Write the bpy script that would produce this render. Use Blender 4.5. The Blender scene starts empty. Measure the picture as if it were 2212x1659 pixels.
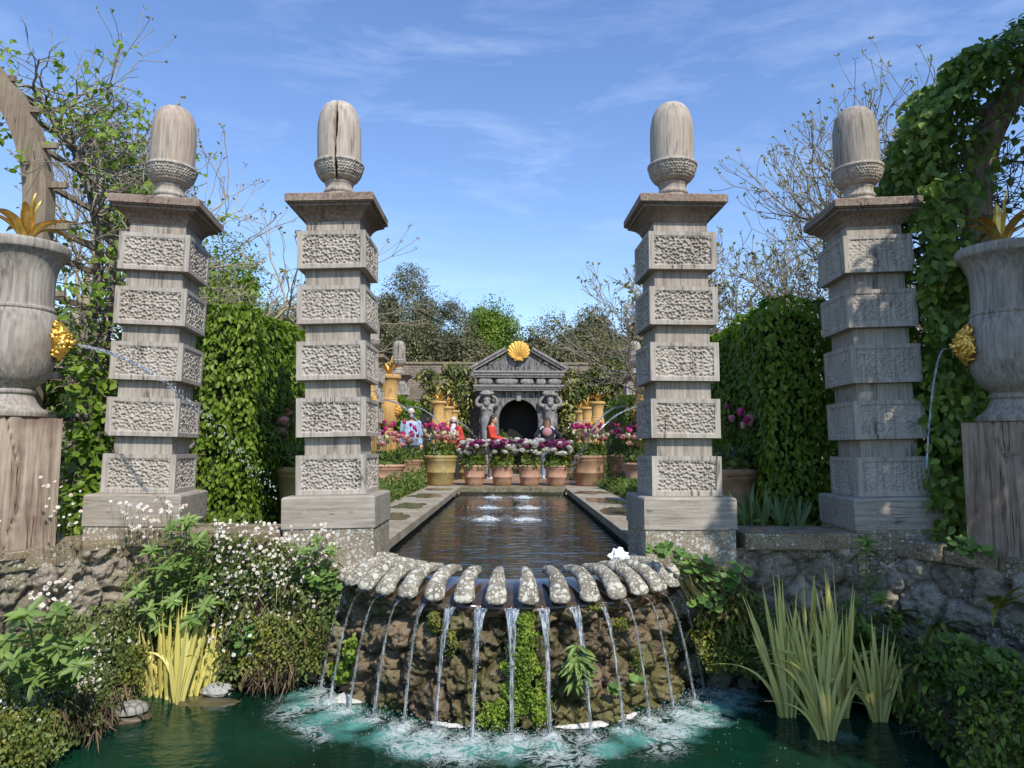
import bpy, bmesh, math, random
import numpy as np
from mathutils import Vector, Matrix
PI = math.pi
R = math.radians
C = bpy.context.scene.collection
sc = bpy.context.scene

# ------------------------------------------------------------ camera, sky, sun, exposure
F, CX, CY = 1500.0, 1106.0, 829.5          # focal length and centre in pixels of a 2212x1659 picture
PITCH = R(5.26)
CAMZ = 0.82
cam_d = bpy.data.cameras.new('camera')
cam = bpy.data.objects.new('camera', cam_d)
C.objects.link(cam)
sc.camera = cam
cam_d.sensor_width = 36.0
cam_d.lens = 36.0 * F / 2212.0
cam_d.clip_start = 0.05
cam_d.clip_end = 2000
cam.location = (0, 0, CAMZ)
cam.matrix_world = Matrix.Translation((0, 0, CAMZ)) @ Matrix.Rotation(R(0.08), 4, 'Z') @ Matrix.Rotation(PI/2 + PITCH, 4, 'X') @ Matrix.Rotation(R(0.22), 4, 'Z')

SUN_EL, SUN_AZ = R(47), R(27)            # azimuth measured from behind the camera towards the right
sv = Vector((math.sin(SUN_AZ)*math.cos(SUN_EL), -math.cos(SUN_AZ)*math.cos(SUN_EL), math.sin(SUN_EL)))
sun_d = bpy.data.lights.new('sun', 'SUN')
sun_d.energy = 3.5
sun_d.angle = R(0.5)
sun_d.color = (1.0, 0.925, 0.82)
sun = bpy.data.objects.new('sun', sun_d)
C.objects.link(sun)
sun.rotation_euler = sv.to_track_quat('Z', 'Y').to_euler()

world = bpy.data.worlds.new('World')
sc.world = world
world.use_nodes = True
wt = world.node_tree
wt.nodes.clear()
def wn(t, **k):
    n = wt.nodes.new(t)
    for a, b in k.items():
        setattr(n, a, b)
    return n
sky = wn('ShaderNodeTexSky', sky_type='NISHITA')
sky.sun_disc = False
sky.sun_elevation = SUN_EL
sky.sun_rotation = math.atan2(sv.x, sv.y)
sky.altitude = 0
sky.air_density = 1.25
sky.dust_density = 0.25
sky.ozone_density = 3.2
bg = wn('ShaderNodeBackground')
bg.inputs[1].default_value = 0.15
tc = wn('ShaderNodeTexCoord')
mp = wn('ShaderNodeMapping')
mp.inputs['Rotation'].default_value = (0.15, -0.35, 0.3)
mp.inputs['Scale'].default_value = (1.3, 2.4, 5.5)
n1 = wn('ShaderNodeTexNoise')
n1.inputs['Scale'].default_value = 3.2
n1.inputs['Detail'].default_value = 9
n1.inputs['Roughness'].default_value = 0.62
n1.inputs['Distortion'].default_value = 0.35
n2 = wn('ShaderNodeTexNoise')
n2.inputs['Scale'].default_value = 1.7
n2.inputs['Detail'].default_value = 2
r1 = wn('ShaderNodeValToRGB')
r1.color_ramp.elements[0].position = 0.5
r1.color_ramp.elements[1].position = 0.82
r2 = wn('ShaderNodeValToRGB')
r2.color_ramp.elements[0].position = 0.38
r2.color_ramp.elements[1].position = 0.75
mul = wn('ShaderNodeMath', operation='MULTIPLY')
mul2 = wn('ShaderNodeMath', operation='MULTIPLY')
mul2.inputs[1].default_value = 0.33
mix = wn('ShaderNodeMixRGB')
mix.inputs[2].default_value = (5.3, 6.1, 7.2, 1)
hs = wn('ShaderNodeHueSaturation')
hs.inputs['Hue'].default_value = 0.511
hs.inputs['Saturation'].default_value = 1.13
hs.inputs['Value'].default_value = 1.0
L = wt.links.new
L(tc.outputs['Generated'], mp.inputs[0])
L(mp.outputs[0], n1.inputs['Vector'])
L(tc.outputs['Generated'], n2.inputs['Vector'])
L(n1.outputs['Fac'], r1.inputs[0])
L(n2.outputs['Fac'], r2.inputs[0])
L(r1.outputs[0], mul.inputs[0])
L(r2.outputs[0], mul.inputs[1])
L(mul.outputs[0], mul2.inputs[0])
L(mul2.outputs[0], mix.inputs[0])
L(sky.outputs[0], hs.inputs['Color'])
L(hs.outputs[0], mix.inputs[1])
L(mix.outputs[0], bg.inputs[0])
wo = wn('ShaderNodeOutputWorld')
L(bg.outputs[0], wo.inputs[0])

sc.render.engine = 'CYCLES'
sc.cycles.use_denoising = True
sc.cycles.max_bounces = 8
sc.cycles.transparent_max_bounces = 12
sc.cycles.transmission_bounces = 8
sc.cycles.diffuse_bounces = 3
sc.cycles.glossy_bounces = 4
sc.cycles.caustics_reflective = False
sc.cycles.caustics_refractive = False
sc.cycles.sample_clamp_indirect = 6
sc.view_settings.view_transform = 'Standard'
sc.view_settings.look = 'None'
sc.view_settings.exposure = 0.5
sc.view_settings.gamma = 1.0

# ------------------------------------------------------------ projection helpers (used to find real distances and sizes)
def zat(py, Y):
    return CAMZ + Y*math.tan(math.atan((CY-py)/F) + PITCH)
def xat(px, py, Y):
    Z = zat(py, Y) - CAMZ
    return (px-CX-2)/F*(Y*math.cos(PITCH) + Z*math.sin(PITCH))
def P(px, py, Y):
    return Vector((xat(px, py, Y), Y, zat(py, Y)))
def G(px, py, z):
    Y = (CAMZ-z)/math.tan(math.atan((py-CY)/F) - PITCH)
    return Vector((xat(px, py, Y), Y, z))

# ------------------------------------------------------------ numpy noise
def _hash(i, j, k, s):
    n = (i.astype(np.int64)*374761393 + j.astype(np.int64)*668265263 + k.astype(np.int64)*2147483647 + s*1274126177) & 0xffffffff
    n = ((n ^ (n >> 13))*1274126177) & 0xffffffff
    n = n ^ (n >> 16)
    return (n & 0xffff)/65535.0
def vnoise(Pn, s=0):
    I = np.floor(Pn).astype(np.int64)
    f = Pn - I
    f = f*f*(3-2*f)
    o = np.zeros(len(Pn))
    for a in (0, 1):
        for b in (0, 1):
            for c in (0, 1):
                w = (f[:, 0] if a else 1-f[:, 0])*(f[:, 1] if b else 1-f[:, 1])*(f[:, 2] if c else 1-f[:, 2])
                o += w*_hash(I[:, 0]+a, I[:, 1]+b, I[:, 2]+c, s)
    return o
def fbm(Pn, o=4, s=0, g=0.5):
    Pn = np.asarray(Pn, float)
    r = np.zeros(len(Pn)); a = 1.0; t = 0
    for i in range(o):
        r += a*(vnoise(Pn*(2**i) + 17.3*i, s+i) - 0.5); t += a; a *= g
    return r/t*2
def voro(U, cells):
    """F1, F2 and index for points U (n,2) against cells (m,2)"""
    n = len(U); f1 = np.empty(n); f2 = np.empty(n); ix = np.empty(n, int)
    for a in range(0, n, 20000):
        d = ((U[a:a+20000, None, :] - cells[None])**2).sum(2)
        j = np.argpartition(d, 1, axis=1)[:, :2]
        dd = np.take_along_axis(d, j, 1)
        o = np.argsort(dd, 1); dd = np.take_along_axis(dd, o, 1); j = np.take_along_axis(j, o, 1)
        f1[a:a+20000] = np.sqrt(dd[:, 0]); f2[a:a+20000] = np.sqrt(dd[:, 1]); ix[a:a+20000] = j[:, 0]
    return f1, f2, ix

# ------------------------------------------------------------ mesh building
class MB:
    def __init__(s):
        s.V = []; s.F = []; s.n = 0; s.A = []
    def add(s, V, Fs, rnd=None):
        V = np.asarray(V, float).reshape(-1, 3)
        s.V.append(V)
        if not isinstance(Fs, (list, tuple)) or (len(Fs) and isinstance(Fs[0], (list, tuple, np.ndarray)) and len(Fs[0]) and not hasattr(Fs[0][0], '__len__')):
            Fs = [Fs]
            groups = {}
            for f in Fs[0]:
                groups.setdefault(len(f), []).append(f)
            Fs = [np.array(g) for g in groups.values()]
        for f in Fs:
            s.F.append(np.asarray(f, np.int64) + s.n)
        s.A.append(np.full(len(V), 0.5) if rnd is None else np.broadcast_to(rnd, (len(V),)).astype(float))
        s.n += len(V)
        return s
    def mesh(s, name, smooth=True, attr=False, extra=None):
        me = bpy.data.meshes.new(name)
        V = np.concatenate(s.V)
        me.vertices.add(len(V))
        me.vertices.foreach_set('co', V.ravel().astype(np.float32))
        tot = np.concatenate([np.full(len(f), f.shape[1]) for f in s.F])
        idx = np.concatenate([f.ravel() for f in s.F])
        me.loops.add(len(idx))
        me.loops.foreach_set('vertex_index', idx.astype(np.int32))
        me.polygons.add(len(tot))
        st = np.concatenate([[0], np.cumsum(tot)[:-1]])
        me.polygons.foreach_set('loop_start', st.astype(np.int32))
        me.update(calc_edges=True)
        me.polygons.foreach_set('use_smooth', np.full(len(tot), smooth))
        if attr:
            a = me.attributes.new('rnd', 'FLOAT', 'POINT')
            a.data.foreach_set('value', np.concatenate(s.A).astype(np.float32))
        for k, v in (extra or {}).items():
            a = me.attributes.new(k, 'FLOAT', 'POINT')
            a.data.foreach_set('value', np.asarray(v, np.float32))
        me.validate()
        return me
    def xf(s, M):
        M = np.array(M)
        s.V = [v @ M[:3, :3].T + M[:3, 3] for v in s.V]
        return s

def obj(name, mb, mat, parent=None, smooth=True, attr=False, extra=None, loc=None, auto=None, **props):
    me = mb.mesh(name, smooth, attr, extra) if isinstance(mb, MB) else mb
    if mat is not None:
        me.materials.clear(); me.materials.append(mat)
    if auto is not None:
        try: me.set_sharp_from_angle(angle=R(auto))
        except Exception: pass
    o = bpy.data.objects.new(name, me)
    C.objects.link(o)
    if parent is not None: o.parent = parent
    if loc is not None: o.location = loc
    for k, v in props.items(): o[k] = v
    return o
def thing(name, label, cat, loc=(0, 0, 0), rz=0, group=None):
    o = bpy.data.objects.new(name, None); C.objects.link(o)
    o.empty_display_size = 0.1
    o.location = loc; o.rotation_euler = (0, 0, rz)
    o['label'] = label; o['category'] = cat
    if group: o['group'] = group
    return o
def tag(o, label, cat, group=None, kind=None):
    o['label'] = label; o['category'] = cat
    if group: o['group'] = group
    if kind: o['kind'] = kind
    return o
def struct(o, label=None, cat=None):
    o['kind'] = 'structure'
    if label: o['label'] = label; o['category'] = cat
    return o
def copy_tree(o, parent=None):
    c = o.copy(); C.objects.link(c)
    if parent is not None: c.parent = parent
    for ch in o.children: copy_tree(ch, c)
    return c
ORD = ['first', 'second', 'third', 'fourth', 'fifth', 'sixth', 'seventh', 'eighth', 'ninth', 'tenth', 'eleventh', 'twelfth', 'thirteenth', 'fourteenth', 'fifteenth', 'sixteenth', 'seventeenth']

def box(mb, c, s, bev=0.0, M=None):
    if bev <= 0:
        x, y, z = s[0]/2, s[1]/2, s[2]/2
        V = np.array([(a*x, b*y, d*z) for a in (-1, 1) for b in (-1, 1) for d in (-1, 1)])
        Fs = [(0, 1, 3, 2), (4, 6, 7, 5), (0, 4, 5, 1), (2, 3, 7, 6), (0, 2, 6, 4), (1, 5, 7, 3)]
    else:
        bm = bmesh.new(); bmesh.ops.create_cube(bm, size=1)
        for v in bm.verts: v.co = Vector((v.co.x*s[0], v.co.y*s[1], v.co.z*s[2]))
        bmesh.ops.bevel(bm, geom=list(bm.edges), offset=bev, segments=2, profile=0.6, affect='EDGES')
        V = np.array([v.co[:] for v in bm.verts]); bm.verts.index_update()
        Fs = [tuple(v.index for v in f.verts) for f in bm.faces]; bm.free()
    if M is not None: V = V @ np.array(M)[:3, :3].T
    mb.add(V + np.array(c), Fs)
    return mb
def sqloft(mb, prof, c=(0, 0), close=True, rz=0.0, n=1):
    """square cross-section swept up through (half width, z)"""
    V = []
    for h, z in prof:
        for a, b in ((-1, -1), (1, -1), (1, 1), (-1, 1)):
            V.append((a*h, b*h, z))
    V = np.array(V); cr, sr = math.cos(rz), math.sin(rz)
    V = np.c_[V[:, 0]*cr-V[:, 1]*sr+c[0], V[:, 0]*sr+V[:, 1]*cr+c[1], V[:, 2]]
    Fs = []
    for i in range(len(prof)-1):
        for k in range(4):
            a = i*4+k; b = i*4+(k+1) % 4
            Fs.append((a, b, b+4, a+4))
    if close:
        Fs.append((3, 2, 1, 0)); m = 4*(len(prof)-1); Fs.append((m, m+1, m+2, m+3))
    mb.add(V, Fs)
    return mb
def lathe(mb, prof, n=48, c=(0, 0, 0), rf=None, cap=True, sy=1.0):
    """prof list of (r,z); rf(phi, z, r) -> r"""
    prof = np.array(prof, float); m = len(prof)
    ph = np.arange(n)*2*PI/n
    r = np.repeat(prof[:, 0][:, None], n, 1); z = np.repeat(prof[:, 1][:, None], n, 1); pp = np.repeat(ph[None], m, 0)
    if rf is not None: r = rf(pp, z, r)
    V = np.stack([r*np.cos(pp), r*np.sin(pp)*sy, z], 2).reshape(-1, 3) + np.array(c)
    i = np.arange(m-1)[:, None]*n; k = np.arange(n)[None]; k2 = (k+1) % n
    Fs = np.stack([i+k, i+k2, i+n+k2, i+n+k], 2).reshape(-1, 4)
    fl = [Fs]
    mb.add(V, fl)
    if cap:
        base = mb.n-len(V)
        if prof[0, 0] > 1e-4: mb.F.append(np.array([list(range(n))[::-1]])+base)
        if prof[-1, 0] > 1e-4: mb.F.append(np.array([list(range(n))])+base+(m-1)*n)
    return mb
def spline(pts, n, k=1):
    """Catmull-Rom through pts -> n samples"""
    p = np.array(pts, float); m = len(p)
    q = np.vstack([2*p[0]-p[1], p, 2*p[-1]-p[-2]])
    t = np.linspace(0, m-1-1e-9, n); i = t.astype(int); f = (t-i)[:, None]
    a, b, c, d = q[i], q[i+1], q[i+2], q[i+3]
    return 0.5*((2*b)+(-a+c)*f+(2*a-5*b+4*c-d)*f*f+(-a+3*b-3*c+d)*f**3)
def prism_segs(mb, A, B, ra, rb, n=4, rnd=None):
    """many tapered straight segments at once"""
    A = np.asarray(A, float); B = np.asarray(B, float); ra = np.asarray(ra, float); rb = np.asarray(rb, float)
    d = B-A; l = np.linalg.norm(d, axis=1, keepdims=True); d = d/np.maximum(l, 1e-9)
    up = np.where(np.abs(d[:, 2:3]) > 0.9, np.array([[1.0, 0, 0]]), np.array([[0, 0, 1.0]]))
    u = np.cross(d, up); u /= np.linalg.norm(u, axis=1, keepdims=True); v = np.cross(d, u)
    ang = np.arange(n)*2*PI/n
    ring = u[:, None]*np.cos(ang)[None, :, None] + v[:, None]*np.sin(ang)[None, :, None]
    V = np.concatenate([A[:, None]+ring*ra[:, None, None], B[:, None]+ring*rb[:, None, None]], 1)
    m = len(A); o = (np.arange(m)*2*n)[:, None]; k = np.arange(n)[None]; k2 = (k+1) % n
    Fs = np.stack([o+k, o+k2, o+n+k2, o+n+k], 2).reshape(-1, 4)
    mb.add(V.reshape(-1, 3), [Fs], None if rnd is None else np.repeat(rnd, 2*n))
    return mb
def tube(mb, pts, radii, n=10, flat=1.0, up=(0, 0, 1), cap=True, rnd=None, rr=None):
    """smooth tube through pts; flat squashes across the up axis"""
    p = np.array(pts, float); m = len(p); r = np.broadcast_to(np.array(radii, float), (m,))
    t = np.gradient(p, axis=0); t /= np.maximum(np.linalg.norm(t, axis=1, keepdims=True), 1e-9)
    upv = np.array(up, float)
    u = np.cross(t, upv); nu = np.linalg.norm(u, axis=1, keepdims=True)
    u = np.where(nu < 1e-3, np.array([[1.0, 0, 0]]), u/np.maximum(nu, 1e-9)); v = np.cross(u, t)
    a = np.arange(n)*2*PI/n
    rad = r[:, None]*np.ones(n)[None]
    if rr is not None: rad = rad*rr(np.arange(m)[:, None]/(m-1), a[None])
    V = p[:, None]+(u[:, None]*np.cos(a)[None, :, None]+v[:, None]*(np.sin(a)*flat)[None, :, None])*rad[:, :, None]
    i = np.arange(m-1)[:, None]*n; k = np.arange(n)[None]; k2 = (k+1) % n
    Fs = np.stack([i+k, i+n+k, i+n+k2, i+k2], 2).reshape(-1, 4)
    mb.add(V.reshape(-1, 3), [Fs], rnd)
    if cap:
        b = mb.n-m*n
        mb.F.append(np.array([list(range(n))])+b); mb.F.append(np.array([list(range(n))[::-1]])+b+(m-1)*n)
    return mb
def ell(mb, c, r, n=16, M=None, nz=0.0, f=6.0, seed=0, rnd=None):
    th = np.linspace(0, PI, n//2+1)[:, None]; ph = (np.arange(n)*2*PI/n)[None]
    V = np.stack([np.sin(th)*np.cos(ph), np.sin(th)*np.sin(ph), np.cos(th)*np.ones_like(ph)], 2).reshape(-1, 3)
    if nz: V = V*(1+nz*fbm(V*f/3+seed*3.1, 3, seed))[:, None]
    V = V*np.array(r)
    if M is not None: V = V @ np.array(M)[:3, :3].T
    m = n//2+1; i = np.arange(m-1)[:, None]*n; k = np.arange(n)[None]; k2 = (k+1) % n
    mb.add(V+np.array(c), [np.stack([i+k, i+n+k, i+n+k2, i+k2], 2).reshape(-1, 4)], rnd)
    return mb
def grid(mb, X, rnd=None, wrap=False):
    """X (a,b,3) -> quads"""
    a, b = X.shape[:2]; i = np.arange(a-1)[:, None]*b; k = np.arange(b-1)[None]
    mb.add(X.reshape(-1, 3), [np.stack([i+k, i+k+1, i+b+k+1, i+b+k], 2).reshape(-1, 4)], rnd)
    return mb
def nrm(v):
    return v/np.maximum(np.linalg.norm(v, axis=-1, keepdims=True), 1e-9)
def leaves(mb, Pn, N, size, rng, asp=0.55, jit=0.6, droop=0.5, T=None, fold=0.18, curl=0.15, rnd=None, tj=0.5):
    """one folded six-point leaf per position; N is roughly where the leaf faces, T where its tip points"""
    Pn = np.asarray(Pn, float); m = len(Pn)
    N = nrm(np.broadcast_to(N, (m, 3)) + rng.normal(0, jit, (m, 3)))
    if T is None: T = rng.normal(0, 1, (m, 3)) + np.array([0, 0, -droop*2])
    else: T = nrm(np.broadcast_to(T, (m, 3))) + rng.normal(0, tj, (m, 3))
    T = nrm(T - (T*N).sum(1, keepdims=True)*N)
    S = np.cross(N, T)
    L_ = (np.broadcast_to(size, (m,))*rng.uniform(0.65, 1.25, m))[:, None]
    W = L_*asp*0.5
    b = Pn; tip = Pn + T*L_ - N*L_*curl
    s1 = Pn + T*L_*0.3; s2 = Pn + T*L_*0.68 - N*L_*curl*0.4
    V = np.stack([b, s1+S*W+N*W*fold, s2+S*W*0.8+N*W*fold, tip, s2-S*W*0.8+N*W*fold, s1-S*W+N*W*fold], 1).reshape(-1, 3)
    o = (np.arange(m)*6)[:, None]
    Fs = np.concatenate([o+np.array([0, 1, 2, 3]), o+np.array([0, 3, 4, 5])])
    r = rng.uniform(0, 1, m) if rnd is None else rnd
    mb.add(V, [Fs], np.repeat(r, 6))
    return mb

# ------------------------------------------------------------ materials
class M_:
    def __init__(s, name):
        s.m = bpy.data.materials.new(name); s.m.use_nodes = True
        s.t = s.m.node_tree; s.t.nodes.clear()
        s.out = s.t.nodes.new('ShaderNodeOutputMaterial')
    def n(s, t, ins=None, **k):
        x = s.t.nodes.new(t)
        for a, b in k.items(): setattr(x, a, b)
        for a, b in (ins or {}).items():
            if isinstance(b, bpy.types.NodeSocket): s.t.links.new(b, x.inputs[a])
            else: x.inputs[a].default_value = b
        return x
    def l(s, a, b): s.t.links.new(a, b)
    def noise(s, vec, scale, det=4, ro=0.55, dist=0.0):
        return s.n('ShaderNodeTexNoise', {'Vector': vec, 'Scale': scale, 'Detail': det, 'Roughness': ro, 'Distortion': dist}).outputs['Fac']
    def ramp(s, fac, stops, interp='LINEAR'):
        x = s.n('ShaderNodeValToRGB', {'Fac': fac}); cr = x.color_ramp; cr.interpolation = interp
        while len(cr.elements) < len(stops): cr.elements.new(0.5)
        for e, (p, c) in zip(cr.elements, stops):
            e.position = p; e.color = (c, c, c, 1) if isinstance(c, (int, float)) else (*c, 1)
        return x.outputs[0]
    def mix(s, f, a, b, mode='MIX'):
        x = s.n('ShaderNodeMixRGB', blend_type=mode)
        for k, v in ((0, f), (1, a), (2, b)):
            if isinstance(v, bpy.types.NodeSocket): s.l(v, x.inputs[k])
            elif k == 0: x.inputs[0].default_value = v
            else: x.inputs[k].default_value = (*v, 1)
        return x.outputs[0]
    def math(s, op, a, b=0.0, c=None):
        x = s.n('ShaderNodeMath', operation=op)
        for k, v in enumerate((a, b) if c is None else (a, b, c)):
            if isinstance(v, bpy.types.NodeSocket): s.l(v, x.inputs[k])
            else: x.inputs[k].default_value = v
        return x.outputs[0]
    def coord(s, scale=(1, 1, 1), which='Object', rand=0.0, rot=(0, 0, 0)):
        t = s.n('ShaderNodeTexCoord').outputs[which]
        if rand:
            oi = s.n('ShaderNodeObjectInfo').outputs['Random']
            v = s.n('ShaderNodeCombineXYZ', {0: s.math('MULTIPLY', oi, rand), 1: s.math('MULTIPLY', oi, rand*1.7), 2: s.math('MULTIPLY', oi, rand*0.6)}).outputs[0]
            t = s.n('ShaderNodeVectorMath', {0: t, 1: v}, operation='ADD').outputs[0]
        return s.n('ShaderNodeMapping', {'Vector': t, 'Scale': scale, 'Rotation': rot}).outputs[0]
    def attr(s, name): return s.n('ShaderNodeAttribute', attribute_name=name).outputs['Fac']
    def bump(s, h, st=0.5, dist=0.01, normal=None):
        d = {'Height': h, 'Strength': st, 'Distance': dist}
        if normal is not None: d['Normal'] = normal
        return s.n('ShaderNodeBump', d).outputs[0]
    def pbr(s, col, rough=0.8, metal=0.0, normal=None, spec=None, **k):
        p = s.n('ShaderNodeBsdfPrincipled')
        d = {'Base Color': col, 'Roughness': rough, 'Metallic': metal}
        if spec is not None: d['Specular IOR Level'] = spec
        if normal is not None: d['Normal'] = normal
        d.update(k)
        for a, v in d.items():
            if isinstance(v, bpy.types.NodeSocket): s.l(v, p.inputs[a])
            elif isinstance(v, tuple) and len(v) == 3: p.inputs[a].default_value = (*v, 1)
            else: p.inputs[a].default_value = v
        s.l(p.outputs[0], s.out.inputs[0]); s.p = p
        return s.m

def wood(name, light, mid, dark, axis='z', stain=(0.2, 0.13, 0.09), stain_amt=0.35, crack=0.8, scale=1.0, lich=0.0, bump=0.5):
    m = M_(name)
    a = {'z': (46, 46, 2.6), 'x': (2.6, 46, 46), 'y': (46, 2.6, 46)}[axis]
    b = {'z': (15, 15, 0.9), 'x': (0.9, 15, 15), 'y': (15, 0.9, 15)}[axis]
    fine = m.noise(m.coord(tuple(x*scale for x in a), rand=9), 1.0, 5, 0.65)
    med = m.noise(m.coord(tuple(x*scale for x in b), rand=7), 1.0, 3, 0.55, 0.6)
    big = m.noise(m.coord((1, 1, 1), rand=5), 2.2, 4, 0.6)
    base = m.ramp(fine, [(0.28, dark), (0.48, mid), (0.72, light)])
    base = m.mix(m.ramp(big, [(0.46, 0.0), (0.72, stain_amt)]), base, stain)
    pale = m.ramp(m.noise(m.coord((1, 1, 1), rand=3), 3.7, 5, 0.6), [(0.5, 0.0), (0.75, 0.45)])
    base = m.mix(pale, base, tuple(min(1, c*1.12) for c in light))
    ck = m.ramp(m.math('ABSOLUTE', m.math('SUBTRACT', med, 0.5)), [(0.0, crack), (0.012, crack*0.8), (0.022, 0.0)])
    gate = m.ramp(m.noise(m.coord((3, 3, 1.3), rand=4), 1.6, 2), [(0.56, 0.0), (0.63, 0.85)])
    ck = m.math('MULTIPLY', ck, gate)
    base = m.mix(ck, base, (0.03, 0.024, 0.02))
    if lich:
        vo = m.n('ShaderNodeTexVoronoi', {'Vector': m.coord((1, 1, 1), rand=2), 'Scale': 55.0})
        sp = m.math('MULTIPLY', m.math('LESS_THAN', vo.outputs['Distance'], 0.3), m.ramp(m.noise(m.coord((1, 1, 1), rand=6), 3.0, 3), [(0.52, 0.0), (0.62, lich)]))
        base = m.mix(sp, base, (0.55, 0.55, 0.45))
    h = m.math('SUBTRACT', m.math('ADD', m.math('MULTIPLY', fine, 0.5), m.math('MULTIPLY', med, 0.3)), m.math('MULTIPLY', ck, 1.2))
    return m.pbr(base, 0.88, normal=m.bump(h, bump, 0.008), spec=0.25)

OAK = wood('silver oak', (0.46, 0.425, 0.372), (0.32, 0.29, 0.25), (0.16, 0.14, 0.117), stain_amt=0.25)
OAKC = wood('carved oak', (0.51, 0.475, 0.42), (0.375, 0.342, 0.298), (0.19, 0.168, 0.143), stain_amt=0.22, crack=0.9)
OAKX = wood('oak plinth', (0.43, 0.40, 0.345), (0.315, 0.283, 0.238), (0.17, 0.148, 0.12), 'x', stain_amt=0.2, lich=0.3)
OAKCAP = wood('cap oak', (0.36, 0.30, 0.25), (0.235, 0.18, 0.145), (0.10, 0.072, 0.055), 'y', stain=(0.17, 0.085, 0.055), stain_amt=0.6, crack=1.0, lich=0.35)
OAKURN = wood('urn oak', (0.44, 0.41, 0.365), (0.29, 0.262, 0.226), (0.155, 0.132, 0.112), stain_amt=0.3, crack=0.55)
OAKPOST = wood('split oak', (0.46, 0.375, 0.29), (0.28, 0.215, 0.16), (0.08, 0.055, 0.04), stain=(0.11, 0.05, 0.035), stain_amt=0.7, crack=1.0, scale=0.7, bump=1.0)
OAKARCH = wood('arch oak', (0.31, 0.26, 0.19), (0.21, 0.17, 0.12), (0.11, 0.09, 0.065), stain_amt=0.3)
OAKNEW = wood('golden oak', (0.66, 0.43, 0.165), (0.54, 0.33, 0.115), (0.36, 0.20, 0.06), stain=(0.42, 0.3, 0.17), stain_amt=0.3, crack=0.2)
OAKGREY = wood('portal oak', (0.36, 0.345, 0.33), (0.235, 0.225, 0.215), (0.10, 0.094, 0.09), stain_amt=0.2, scale=0.3, crack=0.5, bump=0.9)

def leafmat(name, c1, c2, c3, tr=0.3, rough=0.45, spec=0.35):
    m = M_(name)
    col = m.ramp(m.attr('rnd'), [(0.0, c1), (0.5, c2), (1.0, c3)])
    mm = m.pbr(col, rough, spec=spec)
    tl = m.n('ShaderNodeBsdfTranslucent', {'Color': m.mix(1.0, col, (1.15, 1.35, 0.5), 'MULTIPLY')})
    mx = m.n('ShaderNodeMixShader', {0: tr, 1: m.p.outputs[0], 2: tl.outputs[0]})
    m.l(mx.outputs[0], m.out.inputs[0])
    return mm
LEAF_HB = leafmat('hornbeam leaf', (0.085, 0.15, 0.016), (0.155, 0.25, 0.025), (0.28, 0.38, 0.05), 0.36)
LEAF_DK = leafmat('dark hornbeam leaf', (0.075, 0.135, 0.025), (0.135, 0.22, 0.038), (0.24, 0.33, 0.06), 0.34)
LEAF_MD = leafmat('mid leaf', (0.06, 0.10, 0.02), (0.10, 0.155, 0.028), (0.19, 0.25, 0.045), 0.3)
LEAF_BANK = leafmat('bank leaf', (0.075, 0.11, 0.03), (0.13, 0.17, 0.045), (0.24, 0.28, 0.09), 0.28)
LEAF_SP = leafmat('spurge leaf', (0.11, 0.18, 0.045), (0.16, 0.25, 0.06), (0.23, 0.33, 0.085), 0.25)
LEAF_BR = leafmat('bright beech leaf', (0.10, 0.17, 0.02), (0.16, 0.25, 0.03), (0.25, 0.34, 0.05), 0.3)
LEAF_OL = leafmat('holm oak leaf', (0.065, 0.072, 0.033), (0.12, 0.122, 0.055), (0.235, 0.215, 0.11), 0.2)
LEAF_GY = leafmat('grey willow leaf', (0.085, 0.09, 0.05), (0.15, 0.15, 0.085), (0.26, 0.25, 0.15), 0.2)
LEAF_PU = leafmat('copper leaf', (0.06, 0.025, 0.03), (0.10, 0.035, 0.04), (0.15, 0.06, 0.06), 0.2)
LEAF_MG = leafmat('magnolia leaf', (0.05, 0.075, 0.02), (0.10, 0.125, 0.03), (0.36, 0.33, 0.09), 0.2, 0.3)
LEAF_MOSS = leafmat('maidenhair leaf', (0.07, 0.10, 0.02), (0.15, 0.17, 0.03), (0.27, 0.27, 0.05), 0.3)
LEAF_MG2 = leafmat('fine green leaf', (0.10, 0.17, 0.02), (0.19, 0.28, 0.03), (0.33, 0.42, 0.06), 0.35)
LEAF_FERN = leafmat('hart tongue leaf', (0.07, 0.10, 0.02), (0.15, 0.165, 0.03), (0.33, 0.27, 0.07), 0.3, 0.35)
LEAF_BLUE = leafmat('catmint leaf', (0.05, 0.09, 0.05), (0.085, 0.13, 0.075), (0.15, 0.17, 0.16), 0.2)
LEAF_MANT = leafmat('lady mantle leaf', (0.08, 0.16, 0.04), (0.12, 0.23, 0.055), (0.20, 0.32, 0.07), 0.25)
LEAF_DRY = leafmat('dry thatch', (0.08, 0.055, 0.03), (0.14, 0.10, 0.055), (0.26, 0.20, 0.11), 0.1)
LEAF_BUD = leafmat('opening bud', (0.16, 0.16, 0.05), (0.24, 0.22, 0.06), (0.33, 0.27, 0.09), 0.3)

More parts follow.
